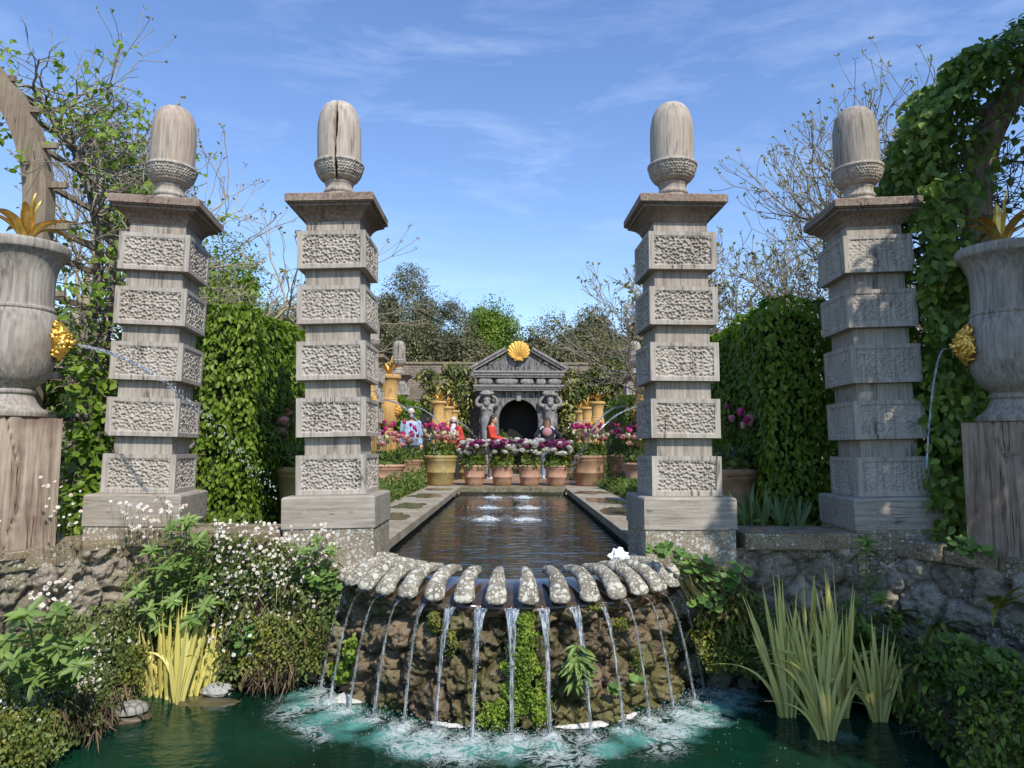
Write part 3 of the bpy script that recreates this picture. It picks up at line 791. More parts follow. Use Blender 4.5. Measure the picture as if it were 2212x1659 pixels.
for i, g in enumerate(GAPS):
    t = R(g); d0 = np.array([math.sin(t), -math.cos(t), 0]); dl = np.array([land[i][0]-d0[0]*(RO-0.035), land[i][1]-YC-d0[1]*(RO-0.035), 0]); out = nrm(dl); side = np.array([-out[1], out[0], 0])
    n = 60; s = np.linspace(0, 1, n)
    r0 = RO-0.035; z0 = PZ-0.092; fl_ = flow[i]
    tt_ = s**0.62                                   # more samples early
    r = np.linalg.norm(dl)*tt_
    z = z0+(WZ-z0)*tt_**2*0.97+(WZ-z0)*0.03*tt_
    w = (0.010+0.040*np.exp(-s*4.2))*fl_**0.6; th = 0.004+0.006*s
    k = 10; a = np.arange(k)*2*PI/k
    wob = 0.005*fbm(np.c_[s*9, s*0+i*7, s*0], 3, 4)*s
    cen = np.c_[d0[0]*r0+out[0]*r+side[0]*wob, YC+d0[1]*r0+out[1]*r+side[1]*wob, z]
    rip = 1+0.45*fbm(np.c_[np.repeat(s*38, k), np.tile(np.cos(a)*1.6, n)+i*5, np.tile(np.sin(a)*1.6, n)], 3, 6).reshape(n, k)*np.clip(s*2.2, 0.2, 1)[:, None]
    V = cen[:, None]+side[None, None]*(w[:, None]*np.cos(a)[None]*rip)[:, :, None]+out[None, None]*(th[:, None]*np.sin(a)[None]*rip)[:, :, None]
    mb = MB(); ii = np.arange(n-1)[:, None]*k; kk = np.arange(k)[None]; k2 = (kk+1) % k
    mb.add(V.reshape(-1, 3), [np.stack([ii+kk, ii+k+kk, ii+k+k2, ii+k2], 2).reshape(-1, 4)])
    st = obj('falling_stream', mb, FALL)
    tag(st, 'thin stream of clear water falling off the shell lip, %s from the left' % ORD[i], 'water stream', 'streams falling from the shell lip')
    dm = MB(); nd = int(190+110*fl_); q = rngf.uniform(0.15, 1, nd)**0.8; jx = rngf.integers(0, n-1, nd); jx = (q*(n-1)).astype(int)
    off = side[None]*(rngf.normal(0, 1, nd)*(0.006+w[jx]*0.75))[:, None]+out[None]*rngf.normal(0, 0.006, nd)[:, None]
    drops(dm, cen[jx]+off, rngf.uniform(0.0008, 0.0028, nd), rngf)
    obj('droplets', dm, DROP, st)['kind'] = 'stuff'
# splash drops and foam rafts on the pool
dm = MB()
for q in land:
    nd = 150; rr_ = np.abs(rngf.normal(0, 0.10, nd)); ph = rngf.uniform(0, 2*PI, nd)
    hh = np.abs(rngf.normal(0, 0.045, nd))*np.exp(-rr_*5)
    drops(dm, np.c_[q[0]+rr_*np.cos(ph), q[1]+rr_*np.sin(ph), WZ+hh], rngf.uniform(0.001, 0.0042, nd), rngf)
nd = 230; ph = rngf.uniform(-1.35, 1.35, nd); rr_ = rngf.normal(1.85, 0.28, nd)
drops(dm, np.c_[rr_*np.sin(ph), YC-rr_*np.cos(ph), np.full(nd, WZ+0.006)], rngf.uniform(0.001, 0.003, nd), rngf)
nd = 60
drops(dm, np.c_[rngf.uniform(1.2, 2.3, nd), rngf.uniform(3.9, 5.0, nd), np.full(nd, WZ+0.006)], rngf.uniform(0.001, 0.0035, nd), rngf)
tag(obj('splash', dm, DROP), 'scattered bright drops thrown up where the streams hit the green pool', 'splash', kind='stuff')
FOAM = simple('foam', (0.62, 0.62, 0.58), 0.9, nz=0.15, sc_=60, bump=0.6)
fm_ = MB()
def raft(th0, th1, w, r0=1.33):
    n = 60; a = np.radians(np.linspace(th0, th1, n)); u = np.linspace(0, 1, n)
    ww = w*np.sin(PI*u)**0.6*(1+0.5*fbm(np.c_[u*9+th0, u*0, u*0], 3, 3))
    k = 9; c = np.linspace(0, 1, k)
    rr = r0+ww[:, None]*c[None]; z = WZ+0.002+0.022*np.sin(PI*c)[None]*np.sin(PI*u)[:, None]**0.5*np.ones((n, k))
    X = np.stack([rr*np.sin(a)[:, None], YC-rr*np.cos(a)[:, None], z], 2)
    X[:, :, 2] += 0.008*fbm(X.reshape(-1, 3)*30, 3, 2).reshape(n, k)*np.sin(PI*c)[None]
    grid(fm_, X[:, ::-1])
raft(-58, -47, 0.11, 1.40); raft(11, 38, 0.075, 1.385); raft(48, 54, 0.04, 1.385); raft(-22, -12, 0.03, 1.40)
tag(obj('foam', fm_, FOAM), 'white foam collected along the foot of the rock wall', 'foam', kind='stuff')
# bubbling fountains in the canal
for i, (x, y) in enumerate(foc):
    t = thing('bubbling_jet', ['low white bubbling jet in the nearest row in the canal, left one', 'low white bubbling jet in the nearest row in the canal, right one', 'splashing jet in the middle row of the canal, left one', 'splashing jet in the middle row of the canal, right one', 'small splashing jet at the far end of the canal, left one', 'small splashing jet at the far end of the canal, right one'][i], 'fountain jet', (x, y, PZ), group='bubbling jets in the canal')
    dm = MB(); nd = 330; rr_ = np.abs(rngf.normal(0, 0.15, nd)); ph = rngf.uniform(0, 2*PI, nd)
    drops(dm, np.c_[rr_*np.cos(ph)*1.3, rr_*np.sin(ph)*0.7, 0.01+np.abs(rngf.normal(0, 0.028, nd))*np.exp(-rr_*3)+0.10*(rngf.uniform(0, 1, nd) > 0.94)*rngf.uniform(0, 1, nd)], rngf.uniform(0.002, 0.006, nd), rngf)
    obj('droplets', dm, DROP, t)['kind'] = 'stuff'
    fmz = MB(); ell(fmz, (0, 0, 0.004), (0.17, 0.10, 0.022), 28, nz=0.5, f=9, seed=i)
    obj('foam_mound', fmz, FOAM, t)

def jet(p0, p1, sag, r, label, n=40, breakup=0.5, group=None):
    """a ballistic arc of water: solid at first, then broken into drops"""
    p0 = Vector(p0); p1 = Vector(p1); dz = p1.z-p0.z
    s = np.linspace(0, 1, n)
    x = p0.x+(p1.x-p0.x)*s; y = p0.y+(p1.y-p0.y)*s
    z = p0.z+sag*s+(dz-sag)*s**2
    cen = np.c_[x, y, z]-np.array(p0)
    k = int(n*breakup); mb = MB(); wv = 0.35
    tube(mb, cen[:k], r*np.linspace(1, 0.75, k)*(1+0.35*fbm(np.c_[s[:k]*45, s[:k]*0, s[:k]*0], 3, 5)), 8)
    o = obj('water_jet', mb, FALL, loc=p0)
    tag(o, label, 'water jet', group)
    nd = int(300*breakup+150); q = rngf.uniform(0.05, 1.0, nd)**0.75
    c = np.c_[np.interp(q, s, cen[:, 0]), np.interp(q, s, cen[:, 1]), np.interp(q, s, cen[:, 2])]
    sp = (r*0.9+r*3.0*q**2)[:, None]
    dm = MB(); drops(dm, c+rngf.normal(0, 1, (nd, 3))*sp*0.6, r*rngf.uniform(0.12, 0.42, nd), rngf)
    obj('droplets', dm, DROP, o)['kind'] = 'stuff'
    return o
# ============================================================ the oak pillars
def hexcells(L1, L2, sp, seed, jit=0.44):
    rng = np.random.default_rng(seed); c = []
    for j, v in enumerate(np.arange(-L2/2+sp*0.45, L2/2-sp*0.2, sp*0.84)):
        for u in np.arange(-L1/2+sp*0.5, L1/2-sp*0.35, sp):
            c.append((u+(j % 2)*sp*0.45+rng.normal(0, jit*0.5)*sp, v+rng.normal(0, jit*0.5)*sp))
    return np.array(c)
BW, BH, PITCHB, Z0B = 0.538, 0.302, 0.4415, 0.46
def carved_block(seed, res=0.0034, deep=1.15, sp=0.0265):
    mb = MB()
    nu = int(BW/res); nv = int(BH/res)
    u = np.linspace(-BW/2, BW/2, nu); v = np.linspace(0, BH, nv)
    U, V = np.meshgrid(u, v)
    pw, ph = BW-0.082, BH-0.068
    for k, (face, sub) in enumerate((('f', 1), ('l', 1), ('r', 1), ('b', 0))):
        H = np.zeros(U.size)
        if sub:
            cells = hexcells(pw, ph, sp, seed*10+k)
            q = np.c_[U.ravel(), V.ravel()-BH/2]
            ins = (np.abs(q[:, 0]) < pw/2) & (np.abs(q[:, 1]) < ph/2)
            f1, f2, ix = voro(q[ins], cells)
            dd = np.random.default_rng(seed+k).uniform(0.6, 1.2, len(cells))[ix]
            lip_ = np.minimum(1, np.minimum(pw/2-np.abs(q[ins][:, 0]), ph/2-np.abs(q[ins][:, 1]))/0.004)
            H[ins] = -(0.004+0.0125*deep*dd*np.clip(1-(f1/(sp*0.56))**2, 0, 1))*lip_
        H += 0.0012*fbm(np.c_[U.ravel()*60, V.ravel()*6, U.ravel()*0+seed+k], 2, k)
        W = BW/2+H.reshape(U.shape)
        edge = (np.abs(np.abs(U)-BW/2) < 1e-6); W = np.where(edge, BW/2, W)
        if face == 'f': X = np.stack([U, -W, V], 2)
        elif face == 'b': X = np.stack([-U, W, V], 2)
        elif face == 'r': X = np.stack([W, U, V], 2)
        else: X = np.stack([-W, -U, V], 2)
        if not sub: X = X[::nv-1, ::nu-1]
        grid(mb, X)
    h = BW/2
    mb.add([(-h, -h, 0), (h, -h, 0), (h, h, 0), (-h, h, 0), (-h, -h, BH), (h, -h, BH), (h, h, BH), (-h, h, BH)], [(3, 2, 1, 0), (4, 5, 6, 7)])
    me = mb.mesh('carved_block', True); me.materials.append(OAKC)
    me.set_sharp_from_angle(angle=R(50))
    return me
BLK = [carved_block(k, deep=(1.2, 1.3, 1.0, 1.15)[k]) for k in range(4)]
BLKW = carved_block(9, deep=0.55, sp=0.028)
NECK = sqloft(MB(), [(0.215, 0.44), (0.214, 2.70)])
# close necks get subdivision only through bump
def capmesh():
    mb = MB()
    sqloft(mb, [(0.214, 2.615), (0.222, 2.63), (0.235, 2.655), (0.262, 2.685), (0.300, 2.708), (0.318, 2.716), (0.318, 2.732), (0.334, 2.738), (0.334, 2.744), (0.346, 2.748), (0.346, 2.804), (0.338, 2.812), (0.15, 2.822)])
    return mb
ACN = np.array([(0.150, 2.815), (0.150, 2.86), (0.132, 2.875), (0.118, 2.905), (0.126, 2.918), (0.126, 2.935), (0.112, 2.955), (0.110, 2.985), (0.118, 3.00), (0.116, 3.012), (0.108, 3.02)])
CUP = [(0.105, 3.015), (0.135, 3.03), (0.165, 3.052), (0.187, 3.085), (0.199, 3.12), (0.204, 3.145), (0.204, 3.168), (0.197, 3.178), (0.176, 3.182)]
NUT = [(0.172, 3.165), (0.177, 3.24), (0.179, 3.36), (0.178, 3.45), (0.172, 3.53), (0.157, 3.60), (0.132, 3.655), (0.098, 3.69), (0.055, 3.708), (0.0001, 3.714)]
def acorn_parts(parent, split=None, seed=0, dz=0.0):
    a = obj('acorn_foot', lathe(MB(), spline(ACN, 30), 48, (0, 0, dz)), OAK, parent)
    cz = [(r, z) for r, z in spline(CUP, 60)]
    sp = 0.0235; rng = np.random.default_rng(seed)
    cells = []
    for j, zz in enumerate(np.arange(3.055, 3.160, sp*0.86)):
        nn = int(2*PI*0.19/sp)
        for q in range(nn): cells.append(((q+0.5*(j % 2)+rng.normal(0, .07))*sp, zz+rng.normal(0, 0.0015)))
    cells = np.array(cells)
    def rf(ph, z, r):
        f1, f2, ix = voro(np.c_[(ph*0.19).ravel(), z.ravel()], cells)
        msk = np.clip(np.minimum((z-3.045)/0.004, (3.155-z)/0.004), 0, 1)
        o = r - msk*(0.003+0.011*np.clip(1-(f1.reshape(ph.shape)/(sp*0.57))**2, 0, 1))
        if split is not None: o = o-groove(ph, z, r)
        return o
    def groove(ph, z, r):
        c = split+0.03*np.sin(z*11)+0.012*np.sin(z*47); d = np.abs((ph-c+PI) % (2*PI)-PI)*0.19
        wd = 0.008+0.012*np.clip((z-2.95)/0.5, 0, 1)+0.004*np.sin(z*17)
        return np.clip(1-d/wd, 0, 1)**0.5*r*0.75
    obj('acorn_cup', lathe(MB(), cz, 300, (0, 0, dz), rf), OAKC, parent)
    def rf2(ph, z, r):
        o = r*(1+0.010*fbm(np.c_[np.cos(ph).ravel()*9, np.sin(ph).ravel()*9, z.ravel()*2+seed], 3, seed).reshape(ph.shape))
        o = o*(1-0.02*np.clip((z-3.66)/0.05, 0, 1)*np.clip(fbm(np.c_[np.cos(ph).ravel()*30, np.sin(ph).ravel()*30, z.ravel()*2], 2, seed).reshape(ph.shape), 0, 1)*2)
        if split is not None: o = o-groove(ph, z, r)
        return o
    obj('acorn_nut', lathe(MB(), spline(NUT, 60), 360 if split is not None else 160, (0, 0, dz), rf2), OAKNUT[seed % 3], parent)
OAKNUT = [wood('acorn oak', (0.50, 0.44, 0.365), (0.375, 0.32, 0.26), (0.21, 0.165, 0.125), stain=(0.33, 0.2, 0.13), stain_amt=0.35, crack=0.5, bump=0.6),
          wood('pale acorn oak', (0.56, 0.51, 0.44), (0.42, 0.37, 0.31), (0.23, 0.19, 0.15), stain_amt=0.2, crack=0.5, bump=0.6),
          wood('grey acorn oak', (0.42, 0.39, 0.34), (0.30, 0.27, 0.23), (0.16, 0.14, 0.115), stain_amt=0.25, crack=0.9, bump=0.8)]
def pillar(x, y, rz, label, seed, pedestal=True, split=None, weather=False, plinth_z=0.215, group='oak acorn pillars at the canal mouth', tilt=0.0):
    t = thing('oak_pillar', label, 'pillar', (x-math.sin(tilt)*0.3, y, 0), rz, group)
    t.rotation_euler = (0, tilt, rz)
    for k in range(5):
        me = BLKW if weather else BLK[(seed+k*3) % 4]
        obj('carved_block', me, None, t, loc=(0, 0, Z0B+k*PITCHB))
    sh = NECK.mesh('shaft', False); obj('shaft', sh, OAK, t)
    cp = obj('cap', capmesh(), OAKCAP, t, smooth=False)
    acorn_parts(t, split, seed)
    pl = MB(); sqloft(pl, [(0.350, plinth_z), (0.350, 0.438), (0.338, 0.452), (0.27, 0.458)])
    obj('plinth', pl, OAKX, t, smooth=False)
    for sx in (-0.17, 0.17):
        pg = MB(); lathe(pg, [(0.022, 0), (0.022, 0.0012), (0.0001, 0.0014)], 16); pg.xf(Matrix.Translation((sx, -0.350, 0.33)) @ Matrix.Rotation(PI/2, 4, 'X'))
        obj('peg', pg, OAKX, t, smooth=False)
    if pedestal:
        pd = MB(); sqloft(pd, [(0.340, -0.4 if pedestal == 2 else -0.1), (0.340, plinth_z-0.002)])
        obj('pedestal', pd, STONE_PED, t, smooth=False)
    return t
pillar(-2.95, 5.70, R(8), 'weathered oak pillar with a knot on its acorn, leftmost of the front row', 0, 1, tilt=R(0.9))
pillar(-1.385, 5.62, R(0.5), 'oak pillar whose acorn finial is split down the middle, left of the canal mouth', 1, 2, split=-PI/2+0.05, tilt=R(-1.5))
pillar(1.325, 5.62, R(1.8), 'oak pillar with long cracked pale acorn, right of the canal mouth', 4, 2)
pillar(2.97, 5.68, R(-3), 'shaded oak pillar half hidden by pergola leaves, rightmost of the front row', 2, 1, weather=True, tilt=R(-1.3))
far = [(-3.12, 15.1, 'distant oak acorn pillar, mostly hidden behind the split pillar', 3, None), (-3.1, 18.7, 'distant oak acorn pillar with a split nut, behind the man in blue', 5, -PI/2), (3.28, 18.6, 'distant oak acorn pillar beside the right-hand golden urn', 6, None)]
for x, y, lb, sd, spl in far: pillar(x, y, 0, lb, sd, 1, spl, plinth_z=0.18, group='far oak pillars beyond the canal')

# ============================================================ urns
UR = [(0.205, 1.02), (0.207, 1.055), (0.185, 1.075), (0.165, 1.09), (0.14, 1.125), (0.12, 1.165), (0.116, 1.18), (0.128, 1.19), (0.128, 1.212), (0.112, 1.222), (0.135, 1.245), (0.180, 1.29), (0.215, 1.36), (0.238, 1.45), (0.249, 1.55), (0.248, 1.63), (0.238, 1.70), (0.222, 1.755), (0.214, 1.775), (0.219, 1.782), (0.219, 1.80), (0.206, 1.812), (0.203, 1.88), (0.203, 1.98), (0.208, 2.05), (0.222, 2.11), (0.245, 2.16), (0.272, 2.19), (0.286, 2.205), (0.290, 2.235), (0.286, 2.262), (0.265, 2.275), (0.2, 2.268), (0.0001, 2.262)]
def agave(parent, s, mat, seed, top=2.26, n=12, zs=1.0):
    rg = random.Random(seed)
    root = bpy.data.objects.new('agave_ornament', None); C.objects.link(root); root.parent = parent; root.location = (0, 0, top)
    for k in range(n):
        a = k*2*PI/n*2.4+rg.uniform(-.25, .25); out = rg.uniform(0.45, 1.15) if k > 1 else 0.12+0.1*k
        Lf = s*(0.40 if k > 1 else 0.42)*rg.uniform(0.8, 1.1)
        q = np.linspace(0, 1, 14); rr = out*Lf*(0.15*q+0.75*q**1.7)+0.015; zz = Lf*(1.05*q-(0.62*out)*q**2.6)
        w = s*0.031*np.sin(PI*(0.16+0.84*q))**0.8+0.001; ca, sa = math.cos(a), math.sin(a)
        rows = []
        for c, dz_, dr in ((-1, 0.28, 0.0), (-0.5, 0.05, 0.004), (0, 0, 0.008), (0.5, 0.05, 0.004), (1, 0.28, 0.0)):
            jag = (1+0.10*np.sin(q*60)*(abs(c) == 1))
            rows.append(np.stack([ca*(rr+dr)-sa*c*w*jag, sa*(rr+dr)+ca*c*w*jag, zz+dz_*w], 1))
        X = np.stack(rows, 1); mb = MB(); grid(mb, X)
        X2 = X.copy(); X2[:, :, 2] -= 0.006; grid(mb, X2[:, ::-1])
        obj('leaf', mb, mat, root)
def lion(parent, ang, zc, r0, s, mat, seed, sy=1.0):
    """gilded lion head facing outward at angle ang on the urn body"""
    M = Matrix.Rotation(ang, 4, 'Z')          # local +x is outward
    root = bpy.data.objects.new('lion_mask', None); C.objects.link(root); root.parent = parent
    root.location = (math.cos(ang)*r0, math.sin(ang)*r0, zc); root.rotation_euler = (0, 0, ang)
    rg = random.Random(seed); mb = MB()
    for ring, (nn, ra, rb) in enumerate(((15, 0.055, 0.105), (14, 0.045, 0.085), (12, 0.035, 0.066))):
        for k in range(nn):
            a = 2*PI*k/nn+rg.uniform(-.1, .1); q = np.linspace(0, 1, 7)
            cur = 0.9*np.sin(q*5+rg.uniform(0, 6))*0.5
            rad_ = s*(ra+(rb-ra)*q)*(1.18 if abs(math.sin(a)) > 0.6 else 1.0); aa_ = a+cur*0.7
            p = np.c_[s*(0.012+0.018*ring+0.02*np.sin(PI*q)*0.9-0.01*q), rad_*np.cos(aa_)*0.82, rad_*np.sin(aa_)*1.08]
            tube(mb, p, s*(0.013*(1-0.6*q)+0.004)*rg.uniform(.8, 1.3), 6, up=(1, 0, 0))
    ell(mb, (s*0.012, 0, 0), (s*0.045, s*0.075, s*0.095), 16, nz=0.25, f=9, seed=seed)
    obj('mane', mb, mat, root)
    fb = MB(); ell(fb, (s*0.045, 0, s*0.012), (s*0.042, s*0.048, s*0.058), 18)      # skull
    ell(fb, (s*0.085, 0, -s*0.012), (s*0.030, s*0.026, s*0.022), 14)                 # muzzle
    ell(fb, (s*0.110, 0, s*0.002), (s*0.010, s*0.013, s*0.009), 10)                  # nose
    ell(fb, (s*0.078, 0, -s*0.040), (s*0.024, s*0.020, s*0.010), 10)                 # lower jaw
    for e in (-1, 1):
        ell(fb, (s*0.079, e*s*0.022, s*0.026), (s*0.010, s*0.011, s*0.008), 8)
        ell(fb, (s*0.078, e*s*0.024, s*0.040), (s*0.014, s*0.018, s*0.007), 8)
        ell(fb, (s*0.04, e*s*0.052, s*0.045), (s*0.012, s*0.014, s*0.018), 8)
        ell(fb, (s*0.075, e*s*0.030, -s*0.008), (s*0.020, s*0.016, s*0.018), 8)
    obj('face', fb, mat, root)
    nz_ = MB(); tube(nz_, [(s*0.06, 0, -s*0.025), (s*0.128, 0, -s*0.025)], s*0.008, 10)
    obj('spout', nz_, IRON, root)
IRON = simple('dark lead', (0.05, 0.045, 0.04), 0.6, 0.4)
def urn(x, y, z0, rz, lion_ang, label, group, mat, postmat, gold, seed, sr=1.0, sz=1.0, split_post=True, zped=None):
    t = thing('urn', label, 'urn', (x, y, z0), 0, group)
    pr = spline([(r*sr, (z-1.02)*sz+zped) for r, z in UR], 130)
    ob = obj('vase', lathe(MB(), pr, 72), mat, t)
    w = 0.235*sr; h = zped-0.004
    mb = MB(); n = 28; u = np.linspace(-w, w, n); v = np.linspace(0, h, 50)
    U, V = np.meshgrid(u, v)
    for k in range(4):
        d = np.zeros(U.size) if not split_post else -0.010*np.clip(fbm(np.c_[U.ravel()*26+k*9, V.ravel()*1.3, U.ravel()*0+seed], 3, seed+k), 0, 1)*2.2
        if split_post:
            cr = np.abs(fbm(np.c_[U.ravel()*7+k*9, V.ravel()*0.8, U.ravel()*0+seed], 2, seed+9)); d -= 0.03*np.clip(1-cr/0.035, 0, 1)
        D = (w-0.003+d.reshape(U.shape)); D = np.where((np.abs(np.abs(U)-w) < 1e-6), w, D)
        a = k*PI/2; ca, sa = math.cos(a), math.sin(a)
        X = np.stack([U*ca+D*sa, U*sa-D*ca, V], 2); grid(mb, X)
    mb.add([(-w, -w, h), (w, -w, h), (w, w, h), (-w, w, h)], [(0, 1, 2, 3)])
    mb.xf(Matrix.Rotation(rz, 4, 'Z'))
    obj('post', mb, postmat, t, smooth=True, auto=40)
    agave(t, 1.0*sz, gold, seed, zped+(2.262-1.02)*sz)
    lion(t, lion_ang, zped+(1.575-1.02)*sz, 0.243*sr, 1.12, gold if gold is GOLD else gold, seed)
    return t
UX, UY = 3.50, 4.93
u1 = urn(-UX-0.05, UY, 0.08, R(52), R(12), 'large silver-grey oak urn with gilded lion mask on a split post, far left', 'grey oak urns by the lower pool', OAKURN, OAKPOST, GOLD, 3, zped=0.945)
u2 = urn(UX+0.02, UY-0.02, 0.06, R(38), R(170), 'large shaded oak urn with gilded lion mask on a split post, far right', 'grey oak urns by the lower pool', OAKURN, OAKPOST, GOLD, 8, zped=0.955)
YG = 'golden oak urns beyond the canal'
urn(-2.92, 13.6, 0, R(0), R(-30), 'golden oak urn mostly hidden behind the split-acorn pillar', YG, OAKNEW, OAKNEW, GOLDM, 21, 0.97, 1.17, False, 1.02)
urn(-2.87, 16.0, 0, R(0), R(-22), 'bright golden oak urn with gilt lion mask beside the man in blue', YG, OAKNEW, OAKNEW, GOLDM, 22, 0.97, 1.17, False, 1.02)
urn(3.02, 16.0, 0, R(0), R(200), 'golden oak urn partly hidden behind the right canal pillar', YG, OAKNEW, OAKNEW, GOLDM, 23, 0.97, 1.17, False, 1.02)
nm = ['nearest', 'middle', 'farthest']
for k, yy in enumerate((25.0, 28.3, 31.2)):
    urn(-2.68, yy, 0, 0, R(-20), '%s of the three pale golden urns left of the portal' % nm[k], YG, OAKNEW, OAKNEW, GOLDM, 30+k, 1.0, 1.17, False, 1.02)
    urn(3.05, yy, 0, 0, R(200), '%s of the three pale golden urns right of the portal' % nm[k], YG, OAKNEW, OAKNEW, GOLDM, 40+k, 1.0, 1.17, False, 1.02)
# jets from the lion masks
a0 = R(12); s0 = (-UX-0.05+math.cos(a0)*0.39, UY+math.sin(a0)*0.39, 0.08+0.945+0.555-0.03)
pe = P(596, 1078, 4.35)
jet(s0, (pe.x, pe.y, pe.z), 0.03-0.28, 0.0135, 'broken glittering jet of water shot by the left urn\'s lion across the left pillar', 70, 0.42)
a0 = R(170); s0 = (UX+0.02+math.cos(a0)*0.39, UY-0.02+math.sin(a0)*0.39, 0.06+0.955+0.555-0.03)
jet(s0, (2.44, 4.35, WZ), 0.14, 0.0065, 'slim curving jet of water falling from the right urn\'s lion mask', 90, 0.6)
jet((-2.55, 13.45, 1.72), (-0.95, 12.0, PZ), 0.15, 0.016, 'jet arcing right from the half-hidden golden urn over the canal coping', 40, 0.55)
jet((-2.5, 15.85, 1.72), (-0.6, 13.3, PZ), 0.35, 0.014, 'jet arcing from the bright golden urn towards the row of pots', 40, 0.5)
jet((2.65, 15.9, 1.72), (0.9, 13.0, PZ), 0.45, 0.018, 'topmost jet of water crossing in front of the right pots from the right urn', 40, 0.6)
jet((2.75, 13.6, 1.62), (0.75, 12.6, PZ), 0.35, 0.016, 'lower jet of water slanting down past the right-hand tulip pot', 40, 0.6)
jet((-2.4, 24.9, 1.75), (-0.6, 22.5, 0.05), 0.5, 0.02, 'distant jet from the nearest pale urn left of the portal', 30, 0.5)
jet((2.75, 24.9, 1.75), (0.9, 22.5, 0.05), 0.5, 0.02, 'distant jet from the nearest pale urn right of the portal', 30, 0.5)

# ============================================================ brick wall and portal
m = M_('old brick')
co = m.coord((1, 1, 1))
br = m.n('ShaderNodeTexBrick', {'Vector': m.n('ShaderNodeMapping', {'Vector': m.n('ShaderNodeTexCoord').outputs['Object'], 'Rotation': (PI/2, 0, 0)}).outputs[0], 'Color1': (0.16, 0.12, 0.085, 1), 'Color2': (0.24, 0.175, 0.12, 1), 'Mortar': (0.30, 0.27, 0.22, 1), 'Scale': 2.2, 'Mortar Size': 0.03})
n = m.noise(co, 1.4, 5, 0.7); c = m.mix(m.ramp(n, [(0.4, 0.0), (0.7, 0.7)]), br.outputs['Color'], (0.10, 0.09, 0.07))
c = m.mix(m.ramp(m.noise(co, 9, 3, 0.7), [(0.58, 0.0), (0.66, 0.7)]), c, (0.42, 0.40, 0.34))
BRICK = m.pbr(c, 0.9, normal=m.bump(m.noise(co, 12, 4), 0.6, 0.03))
t = thing('garden_wall', 'high old brick wall closing the garden behind the portal', 'wall', (0, 35.0, 0))
for (x0, x1) in ((-30, 30),):
    obj('brickwork', box(MB(), ((x0+x1)/2, 0, 2.5), (x1-x0, 0.5, 5.0)), BRICK, t, smooth=False)
cm = MB()
for k in range(60): box(cm, (-29.5+k, 0, 5.06), (0.985, 0.62, 0.12), 0.02)
obj('wall_coping', cm, STONE_COP, t, smooth=False)

PX, PY_ = 0.27, 33.0
por = thing('portal', 'grey oak classical garden pavilion with pediment, bearded figures and dark arch', 'pavilion', (PX, PY_, 0))
def archwall(w, h, r, zs, dep, mat):
    mb = MB(); n = 24
    a = np.linspace(PI, 0, n); inner = [(-r, 0)]+[(r*math.cos(q), zs+r*math.sin(q)) for q in a]+[(r, 0)]
    outer = [(-w/2, 0)]+[(-w/2+w*k/(n-1), h) for k in range(n)]+[(w/2, 0)]
    outer[1] = (-w/2, h); outer[-2] = (w/2, h)
    for y in (0, dep):
        V = [(x, y, z) for x, z in inner]+[(x, y, z) for x, z in outer]; m_ = len(inner)
        mb.add(V, [(k, k+1, m_+k+1, m_+k) if y else (k+1, k, m_+k, m_+k+1) for k in range(m_-1)])
    V = [(x, 0, z) for x, z in inner]+[(x, dep, z) for x, z in inner]
    mb.add(V, [(k, k+1, len(inner)+k+1, len(inner)+k) for k in range(len(inner)-1)])
    for x in (-w/2, w/2): mb.add([(x, 0, 0), (x, dep, 0), (x, dep, h), (x, 0, h)], [(0, 1, 2, 3) if x > 0 else (3, 2, 1, 0)])
    return mb
GRV = M_('dripping grooved oak')
nn_ = GRV.noise(GRV.coord((9, 9, 1.6)), 1.6, 5, 0.6)
GRV = GRV.pbr(GRV.ramp(nn_, [(0.4, (0.045, 0.043, 0.041)), (0.5, (0.17, 0.165, 0.16)), (0.65, (0.26, 0.255, 0.25))]), 0.9, normal=GRV.bump(nn_, 1.0, 0.08))
obj('front_wall', archwall(3.72, 3.52, 0.93, 2.2, 0.4, OAKGREY), GRV, por, smooth=False)
obj('keystone', MB().add(*(lambda V, Fq: (V, Fq))([(-0.10, -0.08, 3.05), (0.10, -0.08, 3.05), (0.15, -0.08, 3.48), (-0.15, -0.08, 3.48), (-0.10, 0.02, 3.05), (0.10, 0.02, 3.05), (0.15, 0.02, 3.48), (-0.15, 0.02, 3.48)], [(0, 1, 2, 3), (5, 4, 7, 6), (4, 5, 1, 0), (1, 5, 6, 2), (4, 0, 3, 7)])), OAKGREY, por, smooth=False)
for z, w, hh, dp in ((3.56, 4.05, 0.09, 0.75), (3.65, 4.2, 0.08, 0.85), (3.745, 4.3, 0.10, 0.95), (4.19, 4.1, 0.10, 0.8), (4.30, 4.22, 0.12, 0.9), (4.415, 4.34, 0.10, 1.0)):
    obj('cornice', box(MB(), (0, 0.1, z), (w, dp, hh), 0.012), OAKGREY, por, smooth=False)
obj('frieze', box(MB(), (0, 0.15, 3.97), (3.95, 0.55, 0.345)), DARKST, por, smooth=False)
xx = -1.95
for k, w in enumerate((0.76, 1.20, 0.70, 0.56, 0.70)):
    mb = MB(); ell(mb, (xx+w/2, -0.14, 3.968), (w/2-0.02, 0.12, 0.165), 24, nz=0.28, f=8, seed=k+3)
    V = mb.V[0]; c_ = np.array([xx+w/2, -0.14, 3.968]); q = (V-c_)/np.array([w/2, .12, .165]); q = np.sign(q)*np.abs(q)**0.7
    mb.V[0] = c_+q*np.array([w/2-0.02, .12, .16]); obj('frieze_rock', mb, OAKGREY, por); xx += w+0.02
